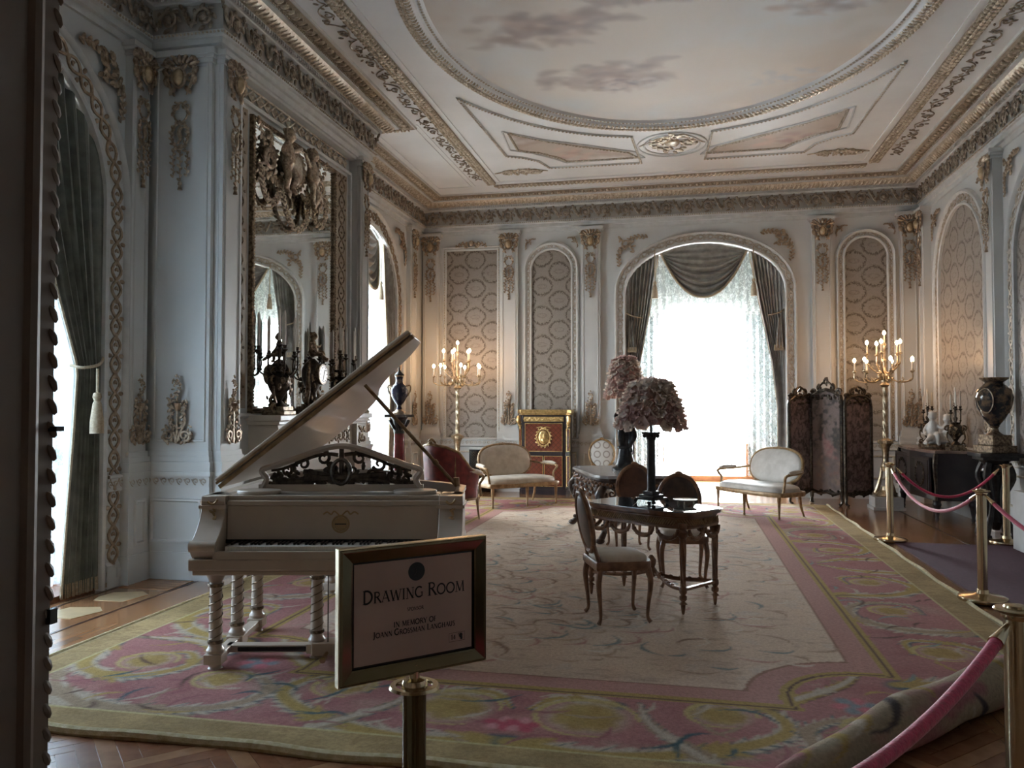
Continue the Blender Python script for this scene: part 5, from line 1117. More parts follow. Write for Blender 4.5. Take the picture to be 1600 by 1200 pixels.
T2(mb, [(-.3, 1.13), (.3, 1.17)], .022, 7, .45); T2(mb, [(-.25, 1.19), (.32, 1.12)], .018, 7, .45); T2(mb, [(0, 1.1), (0, 1.34)], .016, 6, .45); mb.tube(arc((0, .44, 1.19), .06, 0, 360, 20, .08), .015, 6)
for q in range(110): leafblob(mb, rg.uniform(-.45, .45), 1.105 + abs(rg.gauss(0, .05)), .03, rg.random() * 6, .45)
obj('carving', mb, 'bronze', mdo, kind='stuff')  # dark bronze paints in the backlit shade of the carving
# columns, rails, pedals
def pcol(x, y):
    mb = MB(); mb.lathe([(.055, .0), (.05, .01), (.035, .03), (.05, .05)], 14); mb.box(-.055, .055, -.055, .055, .05, .11); mb.lathe([(.05, .11), (.055, .13), (.042, .15), (.04, .16), (.036, .5), (.04, .53), (.036, .54), (.05, .57), (.065, .60)], 18)
    c = obj('leg', mb, 'ivory_paint', pn, (x, y, 0), bevel=.003); a = np.linspace(0, 6 * PI, 60); mb = MB()
    for ph in (0, PI): mb.tube(np.c_[.041 * np.cos(a + ph), .041 * np.sin(a + ph), .18 + .32 * a / (6 * PI)], .0032, 4)
    mb.lathe([(.047, .17), (.049, .18), (.047, .19)], 14); mb.lathe([(.047, .515), (.049, .525), (.047, .535)], 14); obj('gilt_garland', mb, 'gold_dark', c)
for s in (-1, 1):
    for y in (.12, .52, .95): pcol(s * .70, y)
    mb = MB(); mb.box(s * .70 - .035, s * .70 + .035, .12, .95, .06, .10); obj('rail', mb, 'ivory_paint', pn, smooth=0, bevel=.004)
for x in (-.42, -.1): pcol(x, 2.1)
mb = MB(); mb.box(-.42, -.1, 2.07, 2.13, .06, .1); obj('rail', mb, 'ivory_paint', pn, smooth=0)
mb = MB(); mb.box(-.70, .70, .30, .38, .055, .10); fr_ = obj('rail', mb, 'ivory_paint', pn, smooth=0, bevel=.004)
for x0 in (-.62, .18): mb = MB(); mb.box(x0, x0 + .44, .292, .30, .065, .09); obj('rail_inlay', mb, 'ebony', fr_, smooth=0)
for x in (-.13, .13): pcol(x, .34)
mb = MB(); mb.box(-.15, .15, .27, .41, .04, .12); py_ = obj('pedal_box', mb, 'ivory_paint', pn, smooth=0, bevel=.005)
for x in (-.05, .05):
    mb = MB(); mb.tube([(x, .28, .06), (x, .2, .055), (x, .15, .05)], [.01, .014, .02], 8); obj('pedal', mb, 'brass', py_)
    mb = MB(); mb.tube([(x, .3, .12), (x, .3, .64)], .004, 5); obj('pedal_rod', mb, 'dark_walnut', py_)

# ------------------------------------------------------------------ seats
def cab_leg(mb, x, y, h, sx, sy, r=(.026, .022, .015, .013, .017)):
    P = smooth_path([(x, y, h), (x + sx * .018, y + sy * .018, h * .75), (x + sx * .004, y + sy * .004, h * .35), (x - sx * .0, y - sy * .0, h * .12), (x + sx * .018, y + sy * .018, .012)], 16); mb.tube(P, list(r), 8)
def oval(c, rx, rz, tilt, n=36):
    t = np.linspace(0, 2 * PI, n, endpoint=False); return np.stack([c[0] + rx * np.cos(t), c[1] + rz * np.sin(t) * math.sin(tilt), c[2] + rz * np.sin(t) * math.cos(tilt)], -1)
def pad(mb, c, r, tilt=0, e=.75):
    k = MB(); k.ell((0, 0, 0), r, 28, 14, e); v = k.v[0] @ np.array(Euler((-tilt, 0, 0)).to_matrix()).T + np.array(c); mb.add(v, k.f)
def side_chair(label, loc, rz, wood, seat_m, back_m, group, sw=.42, sd=.42, sh=.47, bh=.98, rx=.19, rz_=.225):
    t = thing('salon_chair', label, 'chair', loc, rz, group); tilt = R(10)
    for sx in (-1, 1):
        for sy in (-1, 1):
            mb = MB(); cab_leg(mb, sx * (sw / 2 - .03), sy * (sd / 2 - .03), sh - .06, sx, sy); obj('leg', mb, wood, t)
    mb = MB(); h = sw / 2; d = sd / 2; P = np.array([(-h + .01, d), (-h, 0), (-h, -d + .05), (-h + .06, -d), (0, -d - .02), (h - .06, -d), (h, -d + .05), (h, 0), (h - .01, d)])[::-1]
    P = smooth_path(np.c_[P, 0 * P[:, :1]], 36)[:, :2][::-1]; mb.sweep(P, [(0, sh - .075), (-.006, sh - .06), (-.006, sh - .02), (0, sh - .01), (.03, sh - .01), (.03, sh - .075), (0, sh - .075)], True, lambda a, b, hh: np.stack([a, b, hh], -1)); obj('seat_rail', mb, wood, t)
    mb = MB(); pad(mb, (0, 0, sh - .01), (h - .012, d - .012, .055), 0, .5); obj('seat', mb, seat_m, t)
    cz = bh - rz_ - .02; cy = d - .02 + .06; mb = MB(); mb.tube(oval((0, cy, cz), rx, rz_, tilt), .021, 8, closed=True)
    mb.tube(bez((-.03, cy + .02, bh - .01), (0, cy + .02, bh + .02), (.03, cy + .02, bh - .01)), .014, 6); obj('back_frame', mb, wood, t)
    mb = MB(); pad(mb, (0, cy, cz), (rx - .01, .028, rz_ - .01), tilt, 1.); obj('backrest', mb, back_m, t)
    for sx in (-1, 1):
        mb = MB(); mb.tube(smooth_path([(sx * (h - .035), d - .03, sh - .05), (sx * (h - .06), d - .01, sh + .04), (sx * rx * .78, cy - .025, cz - rz_ * .68)], 10), [.02, .016, .016], 8); obj('back_post', mb, wood, t)
    return t
side_chair('carved wooden chair with oval back standing at the front of the small table', (-.50, 6.20, 0.016), R(111), 'walnut', 'cream_silk', 'dark_walnut', 'oval-back chairs')
side_chair('oval-back chair behind the small table, facing the door', (-.02, 7.50, .016), R(6), 'walnut', 'cream_silk', 'dark_walnut', 'oval-back chairs')
side_chair('dark oval-back chair seen from behind, pushed up to the carved console table', (-.62, 9.24, .016), R(199), 'walnut', 'cream_silk', 'mahogany', 'oval-back chairs')
def woven():
    t = NT('woven_silk'); c = t.coord(); s = t.sep(c)
    fx = t.math('ABSOLUTE', t.math('SUBTRACT', t.math('FRACT', t.math('MULTIPLY', s[0], 6.)), .5)); fz = t.math('ABSOLUTE', t.math('SUBTRACT', t.math('FRACT', t.math('MULTIPLY', s[2], 6.)), .5))
    d = t.math('SQRT', t.math('ADD', t.math('POWER', fx, 2.), t.math('POWER', fz, 2.))); r = t.math('SUBTRACT', 1., t.ramp(t.math('ABSOLUTE', t.math('SUBTRACT', d, .33)), .03, .09), clamp=True)
    t.bsdf(t.mix(r, (.62, .60, .57), (.33, .29, .26)), .55)
woven()
side_chair('cream medallion-back chair against the far wall beyond the console table', (-1.42, 14.45, .0), R(8), 'gilt_wood', 'cream_silk', 'woven_silk', None, .5, .48, .44, 1.04, .23, .26)
def settee(label, loc, rz, seat_m, group, W=1.34, D=.58):
    t = thing('settee', label, 'settee', loc, rz, group); h = W / 2; d = D / 2; tilt = R(13)
    for i, x in enumerate((-h + .05, 0, h - .05)):
        mb = MB(); mb.lathe([(.012, 0), (.02, .02), (.014, .035), (.026, .26), (.03, .27), (.026, .30), (.032, .34)], 10, (x, -d + (.05 if i != 1 else -.01), 0)); obj('leg', mb, 'gilt_wood', t)
    for x in (-h + .12, h - .12):
        mb = MB(); mb.tube([(x, d - .05, .34), (x, d - .02, .15), (x, d + .04, 0)], [.024, .02, .014], 8); obj('leg', mb, 'gilt_wood', t)
    P = smooth_path([(-h, -d + .12, 0), (-h + .04, -d + .02, 0), (-h * .5, -d - .03, 0), (0, -d - .05, 0), (h * .5, -d - .03, 0), (h - .04, -d + .02, 0), (h, -d + .12, 0), (h - .06, d, 0), (0, d + .03, 0), (-h + .06, d, 0)], 60)[:, :2]
    mb = MB(); mb.sweep(P, [(0, .31), (-.008, .325), (-.008, .365), (0, .375), (.03, .375), (.03, .31)], True, lambda a, b, hh: np.stack([a, b, hh], -1)); obj('seat_rail', mb, 'gilt_wood', t)
    mb = MB(); pad(mb, (0, -.01, .385), (h - .01, d + .015, .095), 0, .55); obj('seat', mb, seat_m, t)
    cz, cy, rx, rz2 = .70, d + .06, h * .77, .275; mb = MB(); t_ = np.linspace(0, 2 * PI, 48, endpoint=False); f = lambda x: np.sign(x) * np.abs(x) ** .8
    G = np.stack([rx * f(np.cos(t_)), cy + rz2 * f(np.sin(t_)) * math.sin(tilt), cz + rz2 * f(np.sin(t_)) * math.cos(tilt)], -1); mb.tube(G, .022, 8, closed=True)
    for q in range(-3, 4): mb.ell((q * .03, cy + .07, cz + rz2 - .005 + .012 * (3 - abs(q)) / 3), (.022, .018, .018), 6, 5)
    obj('back_frame', mb, 'gilt_wood', t)
    mb = MB(); pad(mb, (0, cy - .01, cz), (rx - .012, .05, rz2 - .012), tilt, .8); obj('backrest', mb, seat_m, t)
    for sx in (-1, 1):
        mb = MB(); mb.tube(smooth_path([(sx * rx * .96, cy, .68), (sx * (h - .02), d - .1, .64), (sx * (h + .03), -d * .3, .63), (sx * (h + .02), -d * .62, .60), (sx * (h - .03), -d * .5, .5), (sx * (h - .03), -d * .62, .36)], 26), [.016, .018, .02, .022, .018, .022], 8); a_ = obj('arm', mb, 'gilt_wood', t)
        mb = MB(); mb.tube(smooth_path([(sx * (h - .01), d - .12, .665), (sx * (h + .03), -.02, .66), (sx * (h + .035), -d * .45, .645)], 12), [.018, .032, .02], 8); obj('arm_pad', mb, seat_m, a_)
    for sx in (-1, 1):
        mb = MB(); mb.tube([(sx * rx * .7, cy - .06, cz - rz2 * .75), (sx * rx * .75, d - .01, .36)], .02, 8); obj('back_post', mb, 'gilt_wood', t)
    return t
settee('cream silk settee with gilt frame in front of the folding screen', (1.10, 12.62, .016), R(-50), 'white_silk', 'gilt settees')
settee('cream silk settee with gilt frame in front of the inlaid red cabinet', (-2.68, 12.98, .016), R(46), 'cream_silk', 'gilt settees')
# red-backed armchair
ac = thing('armchair', 'gilt armchair with red damask outside back, half hidden by the piano', 'armchair', (-3.22, 11.08, .016), R(148))
def shell(r, ztop, m, nm, off=0):
    a = np.linspace(R(-20), R(200), 40)[None]; v = np.linspace(0, 1, 8)[:, None]; zt = np.interp(np.abs(a - R(90)), [0, R(35), R(60), R(85), R(110)], ztop)
    mb = MB(); mb.grid(np.stack([(r + .03 * v) * 1.05 * np.cos(a) + 0 * v, (r + .05 * v) * np.sin(a) * 1.0 + 0 * v, .33 + (zt - .33) * v], -1)); return mb, np.stack([(r + .03) * 1.05 * np.cos(a[0]), (r + .05) * np.sin(a[0]), zt[0]], -1)
zt_ = [1.08, 1.04, .97, .74, .68]
mb, edge = shell(.36, zt_, 0, 0); o = obj('outer_back', mb, 'red_damask', ac); q = o.modifiers.new('thick', 'SOLIDIFY'); q.thickness = .015
mb, _ = shell(.325, [z - .02 for z in zt_], 0, 0); o = obj('inner_back', mb, 'cream_silk', ac); q = o.modifiers.new('thick', 'SOLIDIFY'); q.thickness = .02
mb = MB(); mb.tube(edge, .02, 8)
for k in (10, 29): mb.tube([edge[k], (edge[k][0] * .95, edge[k][1] * .95, .34)], .014, 6)
mb.ell((0, .42, 1.10), (.05, .02, .025)); obj('back_frame', mb, 'gilt_wood', ac)
mb = MB(); pad(mb, (0, -.02, .42), (.33, .34, .1), 0, .55); obj('seat', mb, 'cream_silk', ac)
mb = MB(); mb.lathe([(.345, .29), (.355, .31), (.355, .34), (.345, .36)], 32); obj('seat_rail', mb, 'gilt_wood', ac)
for s in (-1, 1):
    mb = MB(); mb.tube(smooth_path([(s * .39, .05, .68), (s * .40, -.12, .66), (s * .39, -.24, .62), (s * .35, -.2, .5), (s * .32, -.26, .34)], 20), [.018, .02, .022, .018, .022], 8); a_ = obj('arm', mb, 'gilt_wood', ac); mb = MB(); mb.tube(smooth_path([(s * .395, .06, .70), (s * .405, -.08, .695), (s * .40, -.2, .67)], 10), [.02, .034, .02], 8); obj('arm_pad', mb, 'cream_silk', a_)
    for y in (-.24, .24): mb = MB(); mb.tube([(s * .25, y, .32), (s * .26, y * 1.05, .15), (s * .27, y * 1.12, 0)], [.026, .018, .014], 8); obj('leg', mb, 'gilt_wood', ac)
mb = MB(); mb.tube(smooth_path([(-.1, .40, 1.09), (-.06, .44, 1.15), (0, .45, 1.12)], 8), [.012, .02, .01], 6); obj('crest', mb, 'gilt_wood', ac)

# ------------------------------------------------------------------ tables and lamps
def twist_leg(x, y, h, r=.026, m='walnut'):
    mb = MB(); mb.lathe([(.006, 0), (.012, .01), (.016, .04), (.02, .08)], 12, (x, y, 0)); mb.lathe([(.034, .08), (.014, .10), (.030, .115), (.030, .14), (.018, .15), (.03, .17), (.03, .20), (.02, .215)], 14, (x, y, 0), dense=2)
    mb.lathe([(r * .85, .215), (r, h * .6), (r * 1.1, h - .12)], 24, (x, y, 0), flutes=6, depth=.28, twist=4., dense=14); mb.lathe([(r * .9, h - .12), (r * 1.5, h - .10), (r * 1.6, h - .07), (r, h - .05), (r * 1.3, h - .03), (r * 1.3, h)], 14, (x, y, 0), dense=2); return mb
tb = thing('writing_table', 'small carved walnut table with shiny glass top and twisted legs', 'table', (-.27, 6.85, .016), R(-35)); TX, TY = .47, .22
for sx in (-1, 1):
    for sy in (-1, 1): obj('leg', twist_leg(sx * TX, sy * TY, .70), 'walnut', tb)
def top_outline(X_, Y_, bulge=.035, n=48):
    t = np.linspace(0, 2 * PI, n, endpoint=False); f = lambda x, p: np.sign(x) * np.abs(x) ** p
    return np.c_[X_ * f(np.cos(t), .35) * (1 + bulge * np.cos(2 * t) * .4), Y_ * f(np.sin(t), .35) * (1 + bulge * np.sin(3 * t))]
mb = MB(); mb.prism([tuple(p) for p in top_outline(.545, .285)], .755, .775); mb.prism([tuple(p) for p in top_outline(.555, .295)], .775, .783); obj('table_top', mb, 'walnut', tb, smooth=30)
mb = MB(); mb.prism([tuple(p) for p in top_outline(.54, .28)], .783, .789); obj('glass_top', mb, 'glass_top', tb, smooth=30)
mb = MB(); mb.sweep(top_outline(.52, .262), [(0, .755), (-.004, .74), (.004, .735), (.004, .675), (-.006, .67), (-.006, .655), (.03, .655)], True, up3); apr = obj('apron', mb, 'walnut', tb)
mb = MB(); Q, T, t_ = resample(np.r_[top_outline(.524, .266), top_outline(.524, .266)[:1]], .022)
for i in range(len(Q)): a = math.atan2(T[i][1], T[i][0]); mb.ellr((Q[i][0], Q[i][1], .705), (.006, .006, .034), (0, R(38) * (1 if (i // 12) % 2 else -1), a), 5, 4)
obj('apron_carving', mb, 'gilt_wood', apr, kind='stuff')
def swagring(ax_, c0, c1, fixed, z0=.655, dz=.08, k=2):
    mb = MB()
    for i in range(k):
        a0 = c0 + (c1 - c0) * i / k; a1 = c0 + (c1 - c0) * (i + 1) / k; m_ = (a0 + a1) / 2; h = (a1 - a0) / 2
        t = np.linspace(0, PI, 14); A_ = m_ - h * .85 * np.cos(t); Z = z0 - dz * np.sin(t); P = np.c_[A_, np.full(14, fixed), Z] if ax_ == 'x' else np.c_[np.full(14, fixed), A_, Z]; mb.tube(P, [.012, .02, .012], 7)
        for q in P[2:-2:2]: mb.ell(q, .02, 6, 4)
    return mb
for s in (-1, 1):
    obj('festoon', swagring('x', -TX, TX, s * .26, k=4), 'walnut', tb); obj('festoon', swagring('y', -TY, TY, s * .52, k=2), 'walnut', tb)
for sx in (-1, 1):
    mb = MB(); mb.box(sx * TX - .018, sx * TX + .018, -TY, TY, .178, .20); obj('stretcher', mb, 'walnut', tb, smooth=0, bevel=.004)
    for sy in (-1, 1):
        mb = MB(); P = bez((sx * TX, sy * TY, .19), (sx * TX * .55, sy * TY * .9, .19), (sx * TX * .45, sy * .02, .17), (0, 0, .24)); mb.tube(P, [.014, .018, .016], 7)
        for q in range(3, 13, 2): mb.ell(P[q] + (0, 0, .014), (.02, .014, .014), 6, 4)
        obj('stretcher', mb, 'walnut', tb)
mb = MB(); mb.lathe([(.02, .18), (.045, .2), (.05, .24), (.03, .27), (.04, .3), (.042, .33), (.02, .36), (.012, .37)], 14, dense=2); obj('stretcher_urn', mb, 'walnut', tb)
# carved console table
cs = thing('console_table', 'large carved table with grey marble top beside the flower lamp', 'table', (-.78, 10.37, .016), R(19)); CX, CY = .5, .85
oc = [(CX - .12, -CY), (CX - .04, -CY + .08), (CX, -CY + .2), (CX, CY - .2), (CX - .04, CY - .08), (CX - .12, CY), (-CX + .12, CY), (-CX + .04, CY - .08), (-CX, CY - .2), (-CX, -CY + .2), (-CX + .04, -CY + .08), (-CX + .12, -CY)]
mb = MB(); mb.prism(oc, .755, .79); obj('marble_top', mb, 'marble_grey', cs, smooth=0, bevel=.008)
mb = MB(); mb.sweep(np.array(oc) * .95, [(0, .755), (0, .73), (-.01, .725), (0, .715), (0, .64), (-.012, .635), (.03, .63)], True, up3); ap = obj('apron', mb, 'dark_walnut', cs)
mb = MB(); Q, T, t_ = resample(np.r_[np.array(oc) * .955, [np.array(oc[0]) * .955]], .05)
for i, q in enumerate(Q):
    mb.ell((q[0], q[1], .68 + rg.uniform(-.03, .03)), (.026, .026, .022), 6, 4)
    if i % 2: mb.ell((q[0] * .98, q[1] * .98, .62 - .04 * (i % 6) / 2), (.025, .025, .03), 6, 4)
obj('apron_carving', mb, 'walnut', ap, kind='stuff')
for (ax1, ax2, dr) in (((-CX + .1, -CY + .04), (CX - .1, -CY + .04), 0), ((-CX + .1, CY - .04), (CX - .1, CY - .04), 0), ((-CX + .04, -CY + .1), (-CX + .04, CY - .1), 1), ((CX - .04, -CY + .1), (CX - .04, CY - .1), 1)):
    mb = MB(); k = 3 if dr == 0 else 5
    for i in range(k):
        f = (i + .5) / k; c = np.array(ax1) * (1 - f) + np.array(ax2) * f
        for s in (-1, 1):
            S = spiral((0, 0), .06, .012, 90, 90 + s * 450, 14); P = np.c_[c[0] + (S[:, 0] + s * .06 if dr == 0 else 0 * S[:, 0]), c[1] + (S[:, 0] + s * .06 if dr else 0 * S[:, 0]), .58 + S[:, 2]]; mb.tube(P, [.016, .01], 6)
    obj('scroll_valance', mb, 'dark_walnut', cs)
for sx in (-1, 1):
    for sy in (-1, 1):
        x, y = sx * (CX - .08), sy * (CY - .1); mb = MB(); mb.tube(smooth_path([(x, y, .64), (x + sx * .05, y + sy * .06, .55), (x + sx * .03, y + sy * .03, .42), (x - sx * .05, y - sy * .05, .28), (x - sx * .02, y - sy * .02, .13), (x + sx * .04, y + sy * .05, .04)], 26), [.05, .06, .045, .035, .035, .04], 9)
        mb.ell((x + sx * .05, y + sy * .06, .035), (.06, .06, .035), 10, 6)
        for q in range(14): z = rg.uniform(.1, .62); mb.ell((x + rg.uniform(-.05, .05), y + rg.uniform(-.05, .05), z), .028, 6, 4)
        mb.tube(spiral((0, 0), .05, .012, 0, 400, 12) * np.array([sx, 1, 1]) + np.array([x + sx * .05, y + sy * .07, .5]), [.018, .01], 6); obj('leg', mb, 'dark_walnut', cs)
for s in (-1, 1):
    mb = MB(); mb.tube(smooth_path([(s * (CX - .12), -CY + .14, .2), (s * .12, -.3, .17), (s * .05, 0, .22), (s * .12, .3, .17), (s * (CX - .12), CY - .14, .2)], 24), [.03, .035, .04, .035, .03], 8); obj('stretcher', mb, 'dark_walnut', cs)
mb = MB(); mb.lathe([(.05, .17), (.09, .2), (.1, .27), (.05, .33), (.06, .38), (.02, .43)], 14, dense=2); obj('stretcher_urn', mb, 'dark_walnut', cs)

def blossom(seed, r):
    g = random.Random(seed); mb = MB()
    for k in range(7):
        a = k * 2 * PI / 6 + g.uniform(-.2, .2); ti = .35 if k < 6 else 0; L = r * g.uniform(.85, 1.15); u = np.linspace(-1, 1, 4)[None]; v = np.linspace(0, 1, 4)[:, None]
        w = L * .62 * np.sin(PI * np.clip(.12 + .8 * v, 0, 1)); x = u * w; y = L * v * (1 - .15 * u ** 2); z = r * (.55 * v ** 2 * g.uniform(.3, 1.1) + .14 * np.sin(4 * u + k) * v + .16 * u ** 2 * v)
        c, s = math.cos(a), math.sin(a); mb.grid(np.stack([x * c - y * s, x * s + y * c, z], -1))
    mb.ell((0, 0, r * .12), r * .22, 6, 4); return mb.mesh('blossom', 60)
BLO = {m: [blossom(i * 5 + j, .052) for i in range(3)] for j, m in enumerate(('petal', 'petal_pale', 'petal_rose'))}
for m in BLO:
    for me in BLO[m]: me.materials.append(M[m])
def flower_shade(t, z0, z1, r0, r1, n, seed, sc=1.):
    g = random.Random(seed); mb = MB(); mb.lathe([(r0 * .82, z0 + .03), (r0 * .86, z0 + .06), (r1 * .8, z1 - .05), (r1 * .5, z1 - .03), (.01, z1 - .025)], 20); sh = obj('lamp_shade', mb, 'petal_rose', t)
    for k in range(n):
        f = (k + .5) / n; a = k * 2.39996 + g.uniform(-.15, .15); zf_ = f ** .9
        if f < .8: q = f / .8; r_ = r0 + (r1 - r0) * q; r_ *= g.uniform(.88, 1.0); z = z0 + (z1 - z0) * q * .95; el = R(20 + 25 * q)
        else: q = (f - .8) / .2; r_ = r1 * (1 - q) * .95; z = z1 + g.uniform(-.02, .01); el = R(55 + 35 * q)
        m = 'petal_pale' if q > .5 and f < .8 and g.random() < .7 else g.choice(['petal', 'petal', 'petal_rose', 'petal_pale'])
        o = obj('blossom', g.choice(BLO[m]), None, sh, (r_ * math.cos(a), r_ * math.sin(a), z)); o.rotation_euler = (0, PI / 2 - el, a); s_ = sc * g.uniform(.8, 1.25); o.scale = (s_, s_, s_)
lp = thing('flower_lamp', 'dark bronze column lamp with pink flower shade on the small glass-topped table', 'lamp', (-.27, 6.93, .817), R(-35))
mb = MB()
for s, z0, z1 in ((.10, .02, .035), (.075, .035, .06), (.05, .06, .09)): mb.box(-s, s, -s, s, z0, z1)
for sx in (-1, 1):
    for sy in (-1, 1): mb.tube([(sx * .10, sy * .10, 0), (sx * .085, sy * .085, .025)], [.02, .012], 8)
obj('lamp_base', mb, 'dark_bronze', lp, bevel=.004)
mb = MB(); mb.lathe([(.042, .09), (.036, .12), (.034, .5), (.036, .52)], 32, flutes=12, depth=.1, dense=2); obj('lamp_column', mb, 'dark_bronze', lp)
mb = MB(); mb.lathe([(.036, .52), (.045, .55), (.055, .57)], 16); mb.box(-.055, .055, -.055, .055, .57, .585)
for k in range(4): a = k * PI / 2 + PI / 4; mb.ell((.055 * math.cos(a), .055 * math.sin(a), .555), .018, 8, 6)
mb.tube([(0, 0, .585), (0, 0, .68)], .01, 8); obj('lamp_capital', mb, 'dark_bronze', lp)
flower_shade(lp, .62, 1.0, .29, .17, 150, 3)
l2 = thing('flower_lamp', 'dark bronze figural lamp with pink flower shade on the carved marble-topped table', 'lamp', (-.74, 10.5, .806), R(19))
mb = MB(); mb.lathe([(.17, 0), (.17, .025), (.15, .04), (.12, .10), (.09, .2), (.08, .27), (.1, .28), (.1, .30), (.07, .31)], 18, dense=2); obj('lamp_base', mb, 'dark_bronze', l2)
fb_ = MB(); putto(fb_, (0, 0, .56), .95, 1, 0); cap(fb_, [(.0, 0, .3), (0, 0, .42), (0, 0, .5)], [.075, .07, .06]); figure('lamp_figure', 'dark_bronze', l2, fb_, .01)
mb = MB(); mb.tube([(0, .03, .5), (0, .06, .8), (0, 0, 1.0)], .016, 8); obj('lamp_stem', mb, 'dark_bronze', l2)
flower_shade(l2, .92, 1.42, .27, .15, 130, 9)
tr = thing('silver_tray', 'small footed silver tray near the corner of the glass table top', 'tray', (.01, 6.90, .8065), 0)
mb = MB(); mb.lathe([(.001, .03), (.085, .03), (.1, .036), (.102, .042), (.09, .037), (.001, .036)], 24); obj('tray_dish', mb, 'gold_pale', tr)
for k in range(3): a = k * 2.1 + .4; mb = MB(); mb.tube([(.07 * math.cos(a), .07 * math.sin(a), .032), (.075 * math.cos(a), .075 * math.sin(a), 0)], [.006, .009], 6); obj('foot', mb, 'gold_pale', tr)

# ------------------------------------------------------------------ inlaid secretaire by the far wall
def parquetry():
    t = NT('parquetry'); s = t.sep(t.coord()); u = t.math('MULTIPLY', t.math('ADD', s[0], s[2]), 11.); v = t.math('MULTIPLY', t.math('SUBTRACT', s[0], s[2]), 11.)
    a = t.math('ABSOLUTE', t.math('SUBTRACT', t.math('FRACT', u), .5)); b = t.math('ABSOLUTE', t.math('SUBTRACT', t.math('FRACT', v), .5)); f = t.math('SUBTRACT', 1., t.ramp(t.math('MINIMUM', a, b), .03, .08), clamp=True)
    t.bsdf(t.mix(f, t.mix(t.noise(14, 3), (.20, .05, .025), (.13, .03, .018)), (.05, .02, .012)), .25)
parquetry()
se = thing('secretaire_cabinet', 'tall red parquetry cabinet with gilt mounts and oval medallion by the far wall', 'cabinet', (-2.52, FAR - .32, 0)); 
ol = [(-.46, .22), (-.46, -.13), (-.40, -.22), (.40, -.22), (.46, -.13), (.46, .22)]
mb = MB(); mb.prism(ol, .04, 1.46); obj('cabinet_body', mb, 'black_lacquer', se, smooth=0, bevel=.004)
mb = MB(); mb.prism([(x * 1.03, y * 1.03) for x, y in ol], 0, .09); obj('cabinet_plinth', mb, 'black_lacquer', se, smooth=0)
mb = MB(); mb.prism([(x * 1.05, y * 1.08 - .005) for x, y in ol], 1.46, 1.49); mb.prism([(x * 1.09, y * 1.13 - .01) for x, y in ol], 1.49, 1.56); obj('cornice_top', mb, 'ormolu', se, smooth=0, bevel=.01)
def gframe(mb, x0, x1, z0, z1, y, w=.012): frame_rect(mb, x0, x1, z0, z1, [(0, -y), (0, -y + .008), (w, -y + .008), (w, -y)])
mb = MB(); mb.box(-.37, .37, -.232, -.22, 1.34, 1.43); fz_ = obj('frieze_mount', mb, 'ormolu', se, smooth=0); mb = MB()
for k in range(40): leafblob(mb, -.36 + .72 * k / 39, 1.385 + .02 * math.sin(k * 1.3), .022, k, -.234)
obj('frieze_leaves', mb, 'ormolu', fz_, kind='stuff')
for nm, x0, x1, z0, z1 in (('fall_front', -.34, .34, .80, 1.30), ('cabinet_door', -.34, -.02, .16, .70), ('cabinet_door', .02, .34, .16, .70)):
    mb = MB(); mb.box(x0, x1, -.228, -.22, z0, z1); d_ = obj(nm, mb, 'parquetry', se, smooth=0); mb = MB(); gframe(mb, x0, x1, z0, z1, -.228); obj('gilt_frame', mb, 'ormolu', d_, smooth=0)
    if nm == 'fall_front':
        mb = MB(); mb.ell((0, -.23, 1.05), (.10, .02, .13), 22, 8); obj('medallion', mb, 'ormolu', d_); mb = MB(); t_ = np.linspace(0, 2 * PI, 30); T2(mb, np.c_[.12 * np.cos(t_), 1.05 + .155 * np.sin(t_)], .012, 6, -.235); leafy(mb, np.c_[.135 * np.cos(t_), 1.05 + .17 * np.sin(t_)], .024, .03, -.235)
        for s in (-1, 1): T2(mb, bez((0, 1.22), (s * .06, 1.27), (s * .09, 1.22), (s * .13, 1.23)), .009, 5, -.235)
        mb.ell((.01, -.252, 1.07), (.03, .012, .05), 8, 6); mb.ell((.0, -.25, 1.0), (.045, .012, .04), 8, 6); obj('medallion_wreath', mb, 'ormolu', d_)
for s in (-1, 1):
    for z0, z1 in ((.16, .70), (.80, 1.2)):
        mb = MB(); mb.M = Matrix.Translation((s * .433, -.178, 0)) @ Matrix.Rotation(s * R(56), 4, 'Z'); mb.box(-.04, .04, -.012, 0, z0, z1); q = obj('corner_panel', mb, 'parquetry', se, smooth=0); mb2 = MB(); mb2.M = mb.M; gframe(mb2, -.04, .04, z0, z1, -.012, .01); obj('gilt_frame', mb2, 'ormolu', q, smooth=0)
    mb = MB(); mb.tube(smooth_path([(s * .46, -.23, 1.44), (s * .47, -.25, 1.36), (s * .45, -.22, 1.27), (s * .44, -.2, 1.2)], 10), [.03, .04, .025, .012], 8)
    for q in range(6): leafblob(mb, s * .455 + rg.uniform(-.02, .02), rg.uniform(1.2, 1.42), .03, rg.random() * 6, -.24)
    obj('corner_mount', mb, 'ormolu', se)
gr = thing('radiator_grille', 'black radiator with lattice grille low on the far wall behind the settee', 'radiator', (-3.76, FAR - .26, 0))
mb = MB(); mb.box(-.24, .24, -.05, .08, 0, .80); obj('grille_box', mb, 'ebony', gr, smooth=0); mb = MB(); mb.box(-.25, .25, -.06, .09, .80, .83); obj('grille_top', mb, 'paint_trim', gr, smooth=0, bevel=.004)
mb = MB()
for k in range(-14, 15):
    for s in (-1, 1):
        x0 = k * .05; pts = [(x0 + s * (z - .4), z) for z in np.linspace(.06, .76, 15)]; pts = [p for p in pts if abs(p[0]) < .22]
        if len(pts) > 1: T2(mb, [pts[0], pts[-1]], .004, 4, -.055)
obj('lattice', mb, 'dark_brass', gr, kind='stuff')
